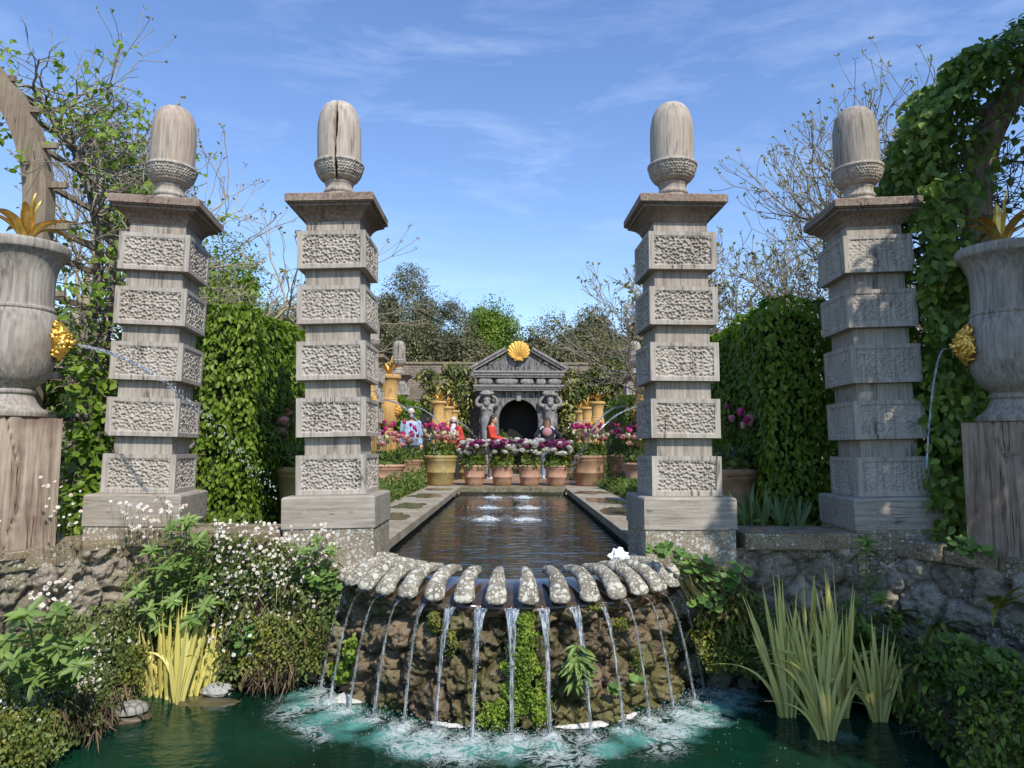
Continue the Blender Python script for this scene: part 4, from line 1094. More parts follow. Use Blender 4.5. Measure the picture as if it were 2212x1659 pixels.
# tympanum and raking cornices
ty = MB(); ty.add([(-1.95, -0.12, 4.46), (1.95, -0.12, 4.46), (0.55, -0.12, 5.25), (0, -0.12, 5.1), (-0.55, -0.12, 5.25), (-1.95, 0.3, 4.46), (1.95, 0.3, 4.46), (0.55, 0.3, 5.25), (0, 0.3, 5.1), (-0.55, 0.3, 5.25)], [(0, 1, 2, 3, 4), (9, 8, 7, 6, 5), (1, 6, 7, 2), (0, 4, 9, 5)])
obj('tympanum', ty, GRV, por, smooth=False)
for s in (-1, 1):
    for (off, th, dp, e) in ((0.0, 0.12, 0.8, 0.0), (0.12, 0.10, 0.95, 0.06)):
        A = np.array([s*2.17, 4.47]); B = np.array([s*0.56, 5.40]); d = (B-A)/np.linalg.norm(B-A); nn_ = np.array([-d[1], d[0]])*(1 if s < 0 else -1)
        if nn_[1] < 0: nn_ = -nn_
        A = A+nn_*off; B = B+nn_*off; q = [A, B, B+nn_*th, A+nn_*th]
        V = [(p[0], 0.1-dp/2, p[1]) for p in q]+[(p[0], 0.1+dp/2, p[1]) for p in q]
        Fq = [(0, 1, 2, 3), (7, 6, 5, 4), (0, 4, 5, 1), (2, 6, 7, 3), (1, 5, 6, 2), (0, 3, 7, 4)]
        obj('raking_cornice', MB().add(V, Fq), OAKGREY, por, smooth=False)
obj('scallop_backing', MB().add([(-0.6, 0.05, 4.9), (0.6, 0.05, 4.9), (0.56, 0.05, 5.3), (0.15, 0.05, 5.12), (-0.15, 0.05, 5.12), (-0.56, 0.05, 5.3)], [(0, 1, 2, 3, 4, 5)]), OAKGREY, por, smooth=False)
# gilded scallop
sh = MB(); nr, na = 26, 120
q = np.linspace(0.02, 1, nr)[:, None]; a = np.linspace(R(14), R(166), na)[None]
rib = np.abs(np.sin((a-R(14))/(R(152))*PI*13))
RRs = 0.88*np.sin(a)**0.75*q*(1+0.03*rib*q); zc = 4.98
X = np.stack([RRs*np.cos(a)*1.05, -0.22-0.14*np.sin(PI*q*0.8)*np.ones_like(a)-0.035*rib*q**0.7, zc+RRs*np.sin(a)], 2)
grid(sh, X[:, ::-1]); X2 = X.copy(); X2[:, :, 1] += 0.05; grid(sh, X2)
box(sh, (0, -0.30, 4.93+0.04), (0.42, 0.08, 0.09), 0.02); box(sh, (0, -0.33, 5.03), (0.24, 0.1, 0.16), 0.03)
obj('gilded_scallop', sh, GOLDM, por)
# dark grotto behind the arch
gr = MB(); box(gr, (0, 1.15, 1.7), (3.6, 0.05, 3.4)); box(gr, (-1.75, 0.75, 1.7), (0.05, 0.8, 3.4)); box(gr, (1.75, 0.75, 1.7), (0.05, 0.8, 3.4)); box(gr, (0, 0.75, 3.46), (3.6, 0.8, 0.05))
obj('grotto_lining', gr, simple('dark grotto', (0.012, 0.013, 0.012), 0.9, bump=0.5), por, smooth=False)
rk = MB(); rg_ = random.Random(3)
for k in range(26):
    x = rg_.uniform(-0.85, 0.85); ell(rk, (x, 0.95-rg_.uniform(0, .25), rg_.uniform(0.1, 1.5)*(1-abs(x)*0.5)), (rg_.uniform(.1, .24),)*3, 10, nz=0.5, seed=k)
obj('grotto_rocks', rk, simple('grotto rock', (0.10, 0.11, 0.08), 0.6, bump=0.6), por)
# bearded figures carrying rocks
for s in (-1, 1):
    root = bpy.data.objects.new('carved_figure', None); C.objects.link(root); root.parent = por; root.location = (s*1.50, -0.12, 0)
    b = MB()
    prof = [(0.17, 0.0), (0.19, 0.5), (0.22, 1.2), (0.27, 1.75), (0.30, 2.05), (0.27, 2.2), (0.25, 2.35), (0.30, 2.6), (0.34, 2.78), (0.28, 2.88), (0.12, 2.93), (0.10, 3.0)]
    lathe(b, spline(prof, 50), 36, sy=0.75, rf=lambda ph, z, r: r*(1+0.07*fbm(np.c_[np.cos(ph).ravel()*4, np.sin(ph).ravel()*4, z.ravel()*3.5+s], 4, 4).reshape(ph.shape)))
    ell(b, (-0.12, -0.19, 2.66), (0.14, 0.07, 0.10), 12); ell(b, (0.12, -0.19, 2.66), (0.14, 0.07, 0.10), 12)
    for e in (-1, 1):
        tube(b, spline([(e*0.27, 0, 2.80), (e*0.44, -0.06, 2.83), (e*0.50, -0.08, 3.00), (e*0.38, -0.1, 3.18), (e*0.24, -0.12, 3.28)], 16), np.interp(np.linspace(0, 1, 16), [0, .35, .6, 1], [0.11, 0.095, 0.075, 0.06]), 10)
    obj('torso', b, OAKGREY, root)
    hd = MB(); ell(hd, (0, -0.16, 3.04), (0.135, 0.145, 0.175), 20)
    ell(hd, (0, -0.30, 3.03), (0.03, 0.04, 0.045), 8)
    for e in (-1, 1): ell(hd, (e*0.05, -0.275, 3.075), (0.026, 0.02, 0.014), 8); ell(hd, (e*0.05, -0.285, 3.105), (0.045, 0.02, 0.012), 8)
    ell(hd, (0, -0.285, 2.965), (0.04, 0.02, 0.010), 8)
    obj('head', hd, OAKGREY, root)
    bd_ = MB()
    for k in range(16):
        a = -PI/2+(k-7.5)*0.2; tube(bd_, spline([(0.12*math.cos(a), -0.15+0.12*math.sin(a), 3.0), (0.13*math.cos(a), -0.18+0.14*math.sin(a), 2.88), (0.06*math.cos(a), -0.22+0.08*math.sin(a), 2.78)], 8), np.linspace(0.034, 0.012, 8), 6)
    for k in range(14):
        a = k*2*PI/14; tube(bd_, spline([(0.03*math.cos(a), -0.15+0.03*math.sin(a), 3.21), (0.13*math.cos(a), -0.13+0.12*math.sin(a), 3.17), (0.15*math.cos(a), -0.12+0.12*math.sin(a), 3.06)], 8), 0.03, 6)
    obj('beard_and_hair', bd_, OAKGREY, root)
    rr = MB(); ell(rr, (0, -0.08, 3.37), (0.36, 0.26, 0.17), 28, nz=0.35, f=6, seed=5+s); obj('carried_rock', rr, OAKGREY, root)
# second pool beyond the pots
sp_ = MB(); rect(sp_, -1.1, 1.1, 19.6, 29.5, 0.06)
struct(obj('far_pool_water', sp_, WATUP, smooth=False))
fc = thing('far_pool_kerb', 'low stone kerb round the second pool in front of the portal', 'kerb', (0, 24.5, 0))
for (x, y, w, d) in ((-1.2, 0, 0.2, 10.3), (1.2, 0, 0.2, 10.3), (0, -5.05, 2.2, 0.2), (0, 5.05, 2.2, 0.2)):
    obj('kerb_stone', box(MB(), (x, y, 0.05), (w, d, 0.1), 0.01), STONE_PAVE, fc, smooth=False)
# ============================================================ pots and tulips
def terracotta(name, c, moss):
    m = M_(name); co = m.coord(rand=6); n = m.noise(co, 6, 5, 0.65); nf = m.noise(co, 40, 3)
    col = m.ramp(n, [(0.3, tuple(x*0.72 for x in c)), (0.55, c), (0.75, tuple(min(1, x*1.25+0.05) for x in c))])
    zz = m.n('ShaderNodeSeparateXYZ', {0: m.n('ShaderNodeTexCoord').outputs['Object']}).outputs[2]
    lo = m.ramp(m.math('ADD', zz, m.math('MULTIPLY', n, 0.12)), [(0.09, 1.0), (0.16, 0.0)])
    col = m.mix(m.math('MULTIPLY', lo, moss), col, (0.17, 0.115, 0.045))
    return m.pbr(col, 0.85, normal=m.bump(nf, 0.2, 0.004))
TC = terracotta('terracotta', (0.50, 0.29, 0.20), 0.9)
TCB = terracotta('aged terracotta', (0.36, 0.22, 0.13), 0.3)
TCY = terracotta('mossy terracotta', (0.38, 0.29, 0.11), 0.6)
def petalmat(name, a, b, c):
    m = M_(name); col = m.ramp(m.attr('rnd'), [(0.0, a), (0.5, b), (1.0, c)]); mm = m.pbr(col, 0.5)
    tl = m.n('ShaderNodeBsdfTranslucent', {'Color': col}); mx = m.n('ShaderNodeMixShader', {0: 0.35, 1: m.p.outputs[0], 2: tl.outputs[0]}); m.l(mx.outputs[0], m.out.inputs[0]); return mm
PMAG = petalmat('magenta petal', (0.42, 0.015, 0.13), (0.62, 0.03, 0.22), (0.78, 0.10, 0.35))
PPUR = petalmat('purple petal', (0.20, 0.025, 0.10), (0.34, 0.045, 0.19), (0.52, 0.15, 0.34))
PWHI = petalmat('white petal', (0.72, 0.72, 0.62), (0.85, 0.84, 0.76), (0.90, 0.90, 0.86))
PPNK = petalmat('pink petal', (0.72, 0.22, 0.28), (0.85, 0.42, 0.42), (0.92, 0.66, 0.60))
PCRM = petalmat('cream petal', (0.62, 0.62, 0.36), (0.78, 0.76, 0.50), (0.85, 0.83, 0.65))
PORG = petalmat('orange petal', (0.50, 0.16, 0.03), (0.70, 0.28, 0.06), (0.80, 0.42, 0.15))
PLIL = petalmat('lilac petal', (0.18, 0.14, 0.35), (0.30, 0.24, 0.50), (0.45, 0.40, 0.65))
def tulip_mesh(name, mat, double=False, seed=0):
    rng = np.random.default_rng(seed); mb = MB(); n = 6
    layers = [(6, 0.0, 1.0)] if not double else [(7, 0.55, 0.75), (8, 0.3, 0.9), (9, 0.05, 1.0)]
    for nn, op, sc_ in layers[::-1] if double else layers:
        for k in range(nn):
            a = 2*PI*k/nn+rng.uniform(-.1, .1); q = np.linspace(0, 1, 6)[:, None]; c = np.linspace(-1, 1, 5)[None]
            w = (0.024 if not double else 0.026)*np.sin(PI*(0.12+0.80*q))**0.7
            rr = (0.004+0.024*np.sin(PI*(0.1+0.55*q))*(1+op*1.6*q)+0.006*rng.uniform(-1, 1)*q)*sc_
            rr = rr+(0.022*q*op*2 if double else 0)
            z = (0.062*q*(1-0.35*op*q))*sc_*rng.uniform(0.9, 1.05)
            aa_ = a+c*w/np.maximum(rr, 0.012)*0.9
            mb2 = np.stack([rr*np.cos(aa_), rr*np.sin(aa_), z-0.006*c*c*(1-q)+0*aa_], 2)
            grid(mb, mb2, rnd=rng.uniform(0, 1))
    me = mb.mesh(name, True, True); me.materials.append(mat); return me
BL = {}
for nm_, mt in (('magenta', PMAG), ('pink', PPNK), ('cream', PCRM)): BL[nm_] = tulip_mesh('tulip_bloom', mt, False, 1)
for nm_, mt in (('purple', PPUR), ('white', PWHI), ('pinkd', PPNK)): BL[nm_] = tulip_mesh('tulip_bloom', mt, True, 2)
def pot_profile(r, h):
    return [(r*0.70, 0), (r*0.715, h*0.05), (r*0.80, h*0.40), (r*0.835, h*0.42), (r*0.835, h*0.46), (r*0.815, h*0.48), (r*0.90, h*0.80), (r*0.95, h*0.84), (r*0.945, h*0.86), (r*0.93, h*0.875), (r*0.985, h*0.90), (r*1.0, h*0.93), (r*0.995, h*0.985), (r*0.96, h), (r*0.88, h*0.985), (r*0.86, h*0.9), (0.0001, h*0.88)]
def potted(x, y, r, h, mat, label, blooms, seed, fol=0.30, top=0.42, group='tulip pots round the canal end', nleaf=900, undersp=None, base=0.0):
    rng = np.random.default_rng(seed)
    t = thing('tulip_pot', label, 'flower pot', (x, y, base), rng.uniform(-.5, .5), group)
    obj('pot', lathe(MB(), pot_profile(r, h), 48), mat, t)
    fm = MB()
    n = nleaf; ph = rng.uniform(0, 2*PI, n); rr = r*0.86*np.sqrt(rng.uniform(0, 1, n)); hz = rng.uniform(0, 1, n)
    base = np.c_[rr*np.cos(ph), rr*np.sin(ph), h*0.92+hz*fol*0.6]
    out = np.c_[np.cos(ph)*rr/r, np.sin(ph)*rr/r, 0.5+0*ph]
    leaves(fm, base, rng.normal(0, 1, (n, 3))+out, 0.11, rng, 0.28, 0.3, T=out*[0.6, 0.6, 1]+[0, 0, 0.8], tj=0.4)
    n = 260; ph = rng.uniform(0, 2*PI, n)
    leaves(fm, np.c_[r*0.78*np.cos(ph), r*0.78*np.sin(ph), h*1.0+rng.uniform(0.0, .10, n)], np.c_[np.cos(ph), np.sin(ph), 0.8+0*ph], 0.11, rng, 0.6, 0.3, T=np.c_[np.cos(ph), np.sin(ph), 0.35+0*ph], tj=0.3)
    pts = []
    heads = []
    for kind, cnt, z0, z1, spread in blooms:
        for k in range(cnt):
            a = rng.uniform(0, 2*PI); q = math.sqrt(rng.uniform(0.02, 1))
            bx, by = r*0.75*q*math.cos(a), r*0.75*q*math.sin(a); hx, hy = r*spread*q*math.cos(a), r*spread*q*math.sin(a); hz = h+rng.uniform(z0, z1)
            heads.append((kind, hx, hy, hz, a, q)); p = spline([(bx, by, h*0.9), ((bx+hx)/2, (by+hy)/2, (h*0.9+hz)/2+0.02), (hx, hy, hz)], 5)
            pts.append(p)
    A = np.concatenate([p[:-1] for p in pts]); B = np.concatenate([p[1:] for p in pts])
    prism_segs(fm, A, B, np.full(len(A), 0.0035), np.full(len(A), 0.0035), 4, rng.uniform(0, 1, len(A)))
    obj('foliage', fm, LEAF_MD, t, attr=True)
    if undersp is not None:
        um = MB(); n = undersp[1]; ph = rng.uniform(0, 2*PI, n); rr = r*1.0*np.sqrt(rng.uniform(0.2, 1, n))
        leaves(um, np.c_[rr*np.cos(ph), rr*np.sin(ph), h+rng.uniform(0.02, 0.22, n)], (0, 0, 1), 0.022, rng, 0.9, 1.0)
        uo = obj('small_flowers', um, undersp[0], t, attr=True); uo['kind'] = 'stuff'
    for kind, hx, hy, hz, a, q in heads[:100]:
        o = bpy.data.objects.new('tulip_bloom', BL[kind]); C.objects.link(o); o.parent = t
        s = rng.uniform(0.9, 1.25)*(1.12 if kind in ('magenta', 'cream', 'pink') else 1.3)
        o.location = (hx, hy, hz); o.scale = (s, s, s); o.rotation_euler = (rng.uniform(-.35, .35), rng.uniform(-.35, .35)+0.25*q*math.cos(a), rng.uniform(0, 6))
    return t
lbls = ['first small terracotta pot of purple and white tulips, beside the large left pot', 'second small terracotta pot of white and purple tulips from the left', 'third small terracotta pot of white and purple tulips from the left', 'fourth small terracotta pot of white and purple tulips, beside the large right pot']
for k, cx in enumerate((1025, 1085.5, 1144.5, 1203)):
    x = xat(cx, 1048, 15.2)
    potted(x, 15.2, 0.268, 0.45, TC, lbls[k], [('purple', 34, 0.34, 0.48, 1.12), ('white', 38, 0.20, 0.50, 1.22)], 50+k, 0.34, undersp=(PORG, 90), group='small terracotta tulip pots at the canal end')
BIG = [('magenta', 30, 0.52, 0.66, 1.0), ('cream', 30, 0.36, 0.52, 1.15), ('pinkd', 9, 0.30, 0.45, 1.2)]
potted(xat(952, 1048, 15.35), 15.35, 0.39, 0.655, TCY, 'large mossy yellow terracotta pot of magenta and cream tulips, left canal corner', BIG, 60, 0.4, nleaf=1600)
potted(xat(1273, 1048, 15.35), 15.35, 0.395, 0.665, TCB, 'large brown terracotta pot of magenta and cream tulips, right canal corner', BIG, 61, 0.4, nleaf=1600)
SID = [('magenta', 13, 0.45, 0.75, 1.1), ('pinkd', 9, 0.30, 0.55, 1.2), ('cream', 4, 0.35, 0.5, 1.1)]
potted(-2.33, 12.6, 0.40, 0.50, TC, 'terracotta tulip pot under the bright golden urn, left of the canal', SID, 62, 0.35, undersp=(PLIL, 160), base=0.02)
potted(-2.28, 15.2, 0.34, 0.46, TCB, 'aged terracotta tulip pot in front of the man in blue', SID, 63, 0.35, undersp=(PLIL, 160), base=0.1)
potted(2.55, 15.9, 0.39, 0.66, TCB, 'brown terracotta pot of pink tulips and catmint right of the big pot', SID, 64, 0.35, undersp=(PLIL, 200), base=0.02)
potted(2.42, 13.0, 0.38, 0.52, TC, 'terracotta tulip pot half hidden by the right canal pillar', SID, 65, 0.35, undersp=(PLIL, 200), base=0.04)
potted(2.17, 7.25, 0.42, 0.60, TCB, 'dark terracotta pot of pink tulips against the right hedge', [('magenta', 5, 0.45, 0.62, 1.0), ('pinkd', 9, 0.30, 0.55, 1.0), ('pink', 5, 0.3, 0.5, 1.1)], 66, 0.35, undersp=(PLIL, 260), base=0.02, group='tulip pots beside the hedges')
potted(-2.08, 7.35, 0.42, 0.60, TCY, 'mossy terracotta pot of pink tulips against the left hedge', [('magenta', 6, 0.55, 0.85, 1.0), ('pinkd', 9, 0.30, 0.6, 1.0), ('pink', 5, 0.3, 0.5, 1.1)], 67, 0.35, undersp=(PLIL, 260), base=0.02, group='tulip pots beside the hedges')
potted(-1.15, 18.3, 0.36, 0.42, TCY, 'low mossy pot behind the small terracotta row on the left', [('white', 6, 0.2, 0.4, 1.0), ('magenta', 6, 0.3, 0.45, 1.0)], 68, 0.3)
potted(1.62, 18.2, 0.36, 0.42, TCY, 'low mossy pot behind the small terracotta row on the right', [('white', 6, 0.2, 0.4, 1.0), ('magenta', 6, 0.3, 0.45, 1.0)], 69, 0.3)

# ============================================================ hedges
def hedge(x0, x1, y0, y1, h, mat, label, seed, n, size=0.055, group='clipped hornbeam hedges', topvar=0.05, z0=0.0):
    rng = np.random.default_rng(seed)
    t = thing('hedge', label, 'hedge', ((x0+x1)/2, (y0+y1)/2, 0), 0, group)
    cx, cy = (x0+x1)/2, (y0+y1)/2; a, b = (x1-x0)/2, (y1-y0)/2
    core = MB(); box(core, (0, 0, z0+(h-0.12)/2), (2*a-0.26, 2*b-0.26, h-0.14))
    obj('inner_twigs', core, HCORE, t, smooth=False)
    fa = [('x', 1, 2*b*h), ('x', -1, 2*b*h), ('y', -1, 2*a*h), ('y', 1, 2*a*h*0.4), ('z', 1, 4*a*b)]
    tot = sum(f[2] for f in fa); Ps = []; Ns = []
    for ax, s, ar in fa:
        m_ = int(n*ar/tot); u, v = rng.uniform(-1, 1, m_), rng.uniform(0, 1, m_)
        if ax == 'x': p = np.c_[np.full(m_, s*a), u*b, z0+v*h]; q = np.array([s, 0, 0.25])
        elif ax == 'y': p = np.c_[u*a, np.full(m_, s*b), z0+v*h]; q = np.array([0, s, 0.25])
        else: p = np.c_[u*a, (v*2-1)*b, np.full(m_, h+z0)]; q = np.array([0, 0, 1.0])
        Ps.append(p); Ns.append(np.tile(q, (m_, 1)))
    Pn = np.concatenate(Ps); Nn = nrm(np.concatenate(Ns))
    lump = fbm((Pn+[cx, cy, 0])*2.6, 3, seed)*0.11+fbm((Pn+[cx, cy, 0])*9, 2, seed+3)*0.035
    # soften the box corners
    e = np.maximum(0, (np.abs(Pn[:, 0])/a-0.82)/0.18)*np.maximum(0, ((Pn[:, 2]-z0)/h-0.90)/0.10)
    Pn = Pn+Nn*(lump-rng.exponential(0.028, len(Pn)))[:, None]; Pn[:, 2] -= 0.06*e; Pn[:, 0] -= np.sign(Pn[:, 0])*0.06*e
    Pn[:, 2] = np.maximum(Pn[:, 2], 0.02)
    fm = MB(); leaves(fm, Pn, Nn, size, rng, 0.58, 0.42, T=Nn*0.35+[0, 0, -0.9], tj=0.35, rnd=np.clip(rng.beta(2, 2, len(Pn))+lump*2.0, 0, 1))
    obj('foliage', fm, mat, t, attr=True)
    return t
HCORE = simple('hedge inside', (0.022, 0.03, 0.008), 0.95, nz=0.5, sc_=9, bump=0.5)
hedge(-3.02, -2.42, 6.45, 9.3, 2.18, LEAF_HB, 'sunlit green hornbeam hedge between the two left pillars', 1, 24000)
hedge(2.36, 3.0, 6.45, 9.6, 2.22, LEAF_HB, 'shaded dark green hornbeam hedge between the two right pillars', 2, 26000, 0.06)
hedge(-3.5, -2.75, 17.0, 20.5, 2.15, LEAF_HB, 'distant bright green hedge behind the man in blue', 3, 9000, 0.075)
hedge(2.75, 3.55, 17.0, 20.5, 2.15, LEAF_HB, 'distant dark hedge beside the right golden urn', 4, 9000, 0.075)
hedge(-3.9, -3.15, 11.0, 16.4, 2.1, LEAF_HB, 'green hedge glimpsed behind the bright golden urn', 5, 14000, 0.07)
hedge(3.3, 3.9, 11.0, 16.4, 2.1, LEAF_DK, 'dark hedge hidden mostly behind the right golden urn', 6, 12000, 0.07)

# ============================================================ trees
def grow(segs, tips, p, d, L_, r, depth, rg, spread, up, wob, shrink=0.74, nseg=4, minr=0.003, split=(2, 3)):
    for i in range(nseg):
        d = (d+Vector((rg.gauss(0, wob), rg.gauss(0, wob), rg.gauss(0, wob)))+Vector((0, 0, up))*0.25).normalized()
        q = p+d*(L_/nseg); r2 = max(minr, r*(0.93))
        segs.append((p[:], q[:], r, r2)); p, r = q, r2
        if depth > 1 and i >= 1 and rg.random() < 0.45:
            dd = (d+Vector((rg.gauss(0, spread), rg.gauss(0, spread), rg.gauss(0, spread*0.7)))).normalized()
            grow(segs, tips, p, dd, L_*shrink*rg.uniform(.6, .9), max(minr, r*0.55), depth-1, rg, spread, up, wob, shrink, nseg, minr, split)
    if depth <= 0: tips.append((p[:], d[:])); return
    for k in range(rg.randint(*split)):
        dd = (d+Vector((rg.gauss(0, spread), rg.gauss(0, spread), rg.gauss(0, spread*0.7)))).normalized()
        grow(segs, tips, p, dd, L_*shrink*rg.uniform(.75, 1.15), max(minr, r*0.68), depth-1, rg, spread, up, wob, shrink, nseg, minr, split)
def segmesh(segs, n=4):
    s = np.array([[*a, *b, r, q] for a, b, r, q in segs]); mb = MB()
    prism_segs(mb, s[:, :3], s[:, 3:6], s[:, 6], s[:, 7], n); return mb
def baretree(base, stems, label, seed, mat, depth=4, L_=1.2, r=0.07, spread=0.5, up=0.25, wob=0.16, minr=0.004, buds=1, budsize=0.05, nb=5, group=None, leafmat_=None, leafn=0, leafs=0.05, cat='tree', shrink=0.74, split=(2, 3), name='bare_tree'):
    rg = random.Random(seed); rng = np.random.default_rng(seed); segs = []; tips = []
    for s in stems:
        off, d = (Vector(s[0]), Vector(s[1])) if len(s) == 2 and hasattr(s[0], '__len__') else (Vector((0, 0, 0)), Vector(s))
        grow(segs, tips, off, d.normalized(), L_*(d.length), r, depth, rg, spread, up, wob, shrink, 4, minr, split)
    t = thing(name, label, cat, base, 0, group)
    big = [s for s in segs if s[2] > r*0.6]; small = [s for s in segs if s[2] <= r*0.6]
    if big: obj('trunk', segmesh(big, 7), mat, t)
    if small: obj('branches', segmesh(small, 4), mat, t)
    tp = np.array([q[0] for q in tips]); td = np.array([q[1] for q in tips])
    if buds and len(tp):
        sel = rng.uniform(0, 1, len(tp)) < buds; P0 = np.repeat(tp[sel], nb, 0); D0 = np.repeat(td[sel], nb, 0)
        mb = MB(); leaves(mb, P0+rng.normal(0, budsize*0.15, P0.shape), rng.normal(0, 1, P0.shape), budsize, rng, 0.5, 0.5, T=D0+rng.normal(0, 0.8, P0.shape)); obj('buds', mb, LEAF_BUD, t, attr=True)
    if leafn and len(tp):
        mids = np.array([s[1] for s in small]); P0 = mids[rng.integers(0, len(mids), leafn)]+rng.normal(0, leafs*1.2, (leafn, 3))
        mb = MB(); leaves(mb, P0, (0, -0.4, 0.7), leafs, rng, 0.6, 0.8); obj('leaves', mb, leafmat_, t, attr=True)
    return t
def tree(px, top, w, Y, mat, label, seed, n=16000, leaf=0.16, dens=1.0, z0=None, trunk=None, sq=1.0, lumps=16, bark=None, group='trees beyond the garden wall', hollow=0.5, asp=0.6, kx=0, base=0.0, rag=0.5, name='leafy_tree'):
    """broad tree: lumpy crown of leaf clusters on a forking trunk; px/top/w place it by distance Y"""
    rng = np.random.default_rng(seed); rg = random.Random(seed)
    n = int(n*1.4); H = zat(top, Y); X = xat(px, top, Y); W = w/F*Y/2
    zb = base+H*0.12 if z0 is None else z0
    c0 = np.array([0, 0, (H+zb)/2]); hz = (H-zb)/2
    cl = []
    for k in range(lumps*3):
        v = nrm(rng.normal(0, 1, 3)); q = rng.uniform(0.35, 0.86)
        cl.append((c0+v*q*np.array([W, W*0.8, hz]), rng.uniform(0.2, 0.42)*min(W, hz)*(1.15-0.3*q)))
    Pn = []; Nn = []; per = n//len(cl)
    for c, r in cl:
        v = nrm(rng.normal(0, 1, (per, 3))); rr = r*(1-np.abs(rng.normal(0, 0.22, per)))*(1+rag*0.6*fbm(v*2.2+c, 2, seed))
        p = c+v*rr[:, None]*np.array([1, 1, sq]); Pn.append(p); Nn.append(v*0.8+[0, -0.1, 0.35])
    Pn = np.concatenate(Pn); Nn = np.concatenate(Nn); ok = Pn[:, 2] > 0.1
    # ragged sprays along the outline
    m = n//7; v = nrm(rng.normal(0, 1, (m//8, 3))+[0, 0, 0.5]); tip = c0+v*np.array([W, W*0.8, hz])*rng.uniform(0.92, 1.1, (m//8, 1)); st = c0+v*np.array([W, W*.8, hz])*0.7
    q = rng.uniform(0, 1, (8, m//8, 1)); sp = (st[None]+(tip-st)[None]*q+rng.normal(0, leaf*0.7, (8, m//8, 3))).reshape(-1, 3)
    Pn = np.r_[Pn[ok], sp]; Nn = np.r_[Nn[ok], np.tile(v, (8, 1))+[0, 0, 0.4]]
    t = thing(name, label, 'tree', (X, Y, base), 0, group)
    fm = MB(); leaves(fm, Pn, Nn, leaf, rng, asp, 0.55, T=Nn*0.6+[0, 0, -0.2], tj=0.7, rnd=np.clip(0.5+0.9*fbm(Pn*0.9/max(W, 1)*3, 3, seed)+rng.normal(0, 0.22, len(Pn)), 0, 1))
    obj('crown', fm, mat, t, attr=True)
    segs = []; tips = []; grow(segs, tips, Vector((0, 0, 0)), Vector((rg.uniform(-.05, .05), 0, 1)), H*0.27, max(0.1, H*0.022), 3, rg, 0.32, 0.2, 0.06, 0.72, minr=0.02)
    obj('trunk', segmesh(segs, 6), bark or BARK, t)
    return t
tree(885, 578, 190, 46, LEAF_GY, 'tall loose grey-green willow behind the left canal pillar', 1, 34000, 0.17, asp=0.4)
tree(965, 640, 170, 47, LEAF_GY, 'lower right-hand shoulder of grey-green willow, left of the bright beech', 2, 20000, 0.17, asp=0.35)
tree(905, 690, 240, 41, LEAF_OL, 'brown-green bushy tree above the brick wall left of the portal', 3, 28000, 0.16)
tree(1064, 645, 158, 50, LEAF_BR, 'bright lime-green beech directly behind the golden shell', 4, 34000, 0.17, z0=1.0, lumps=26)
tree(1190, 672, 130, 46, LEAF_OL, 'rounded dark holm oak right of the bright beech', 5, 24000, 0.15)
tree(1285, 655, 130, 48, LEAF_OL, 'dark holm oak with upright top near the right canal pillar', 6, 22000, 0.16)
tree(1230, 715, 180, 42, LEAF_OL, 'low spreading holm oak just above the right part of the wall', 7, 20000, 0.15)
tree(1015, 722, 170, 40, LEAF_OL, 'low olive bush between the willow and the beech', 15, 16000, 0.15)
tree(1335, 715, 160, 41, LEAF_OL, 'low holm oak over the right end of the brick wall', 16, 16000, 0.15)
tree(835, 640, 120, 45, LEAF_GY, 'grey-green tree half hidden by the split-acorn pillar', 17, 16000, 0.16, asp=0.4)
tree(1262, 662, 120, 44, LEAF_GY, 'grey-green tree filling the gap right of the holm oak', 18, 16000, 0.15, asp=0.45)
tree(1140, 698, 120, 43, LEAF_OL, 'low olive tree in the dip between the beech and the rounded holm oak', 19, 14000, 0.15)
tree(1362, 652, 70, 55, LEAF_PU, 'purple copper beech showing beside the right canal pillar', 8, 9000, 0.2)
tree(1392, 690, 130, 43, LEAF_OL, 'holm oak mostly hidden behind the right canal pillar', 9, 12000, 0.17)
tree(500, 515, 190, 24, LEAF_BR, 'fresh green oak between the two left pillars', 10, 26000, 0.12, group='trees at the sides of the garden')
tree(610, 640, 150, 26, LEAF_MD, 'dull green bushy tree behind the left hedge', 11, 14000, 0.12, group='trees at the sides of the garden')
tree(700, 640, 190, 36, LEAF_OL, 'dark tree hidden mostly behind the split-acorn pillar', 12, 14000, 0.15, group='trees at the sides of the garden')
tree(1620, 690, 170, 24, LEAF_BR, 'low yellow-green tree behind the right hedge', 13, 16000, 0.10, group='trees at the sides of the garden')
tree(1500, 700, 190, 34, LEAF_OL, 'dark tree hidden behind the right canal pillar', 14, 12000, 0.15, group='trees at the sides of the garden')
for k, (px, tp, w, Y, mt, lb) in enumerate([(-500, 640, 500, 21, LEAF_MD, 'broad green tree outside the left edge of the view'), (2700, 640, 500, 21, LEAF_OL, 'broad olive tree outside the right edge of the view'), (60, 640, 420, 20, LEAF_MD, 'green tree mass behind the far left urn'), (330, 720, 300, 22, LEAF_OL, 'olive tree low behind the leftmost pillar'), (2100, 640, 420, 20, LEAF_OL, 'dark tree mass behind the far right urn'), (1800, 700, 300, 24, LEAF_MD, 'green tree low behind the rightmost pillar')]):
    tree(px, tp, w, Y, mt, lb, 70+k, 16000, 0.13, group='trees at the sides of the garden')
up = Vector((0, 0, 1))
baretree(P(625, 1000, 16), [(-0.35, 0, 1), (0.0, 0.1, 1.2), (0.3, 0, 1.0), (-0.7, 0, 0.8)], 'bare tan-twigged bush above the left hedge', 3, TWIGT, 4, 1.18, 0.05, 0.36, 0.35, minr=0.007, buds=0, leafn=1500, leafmat_=LEAF_OL, leafs=0.06, name='bare_bush', group='bare trees')
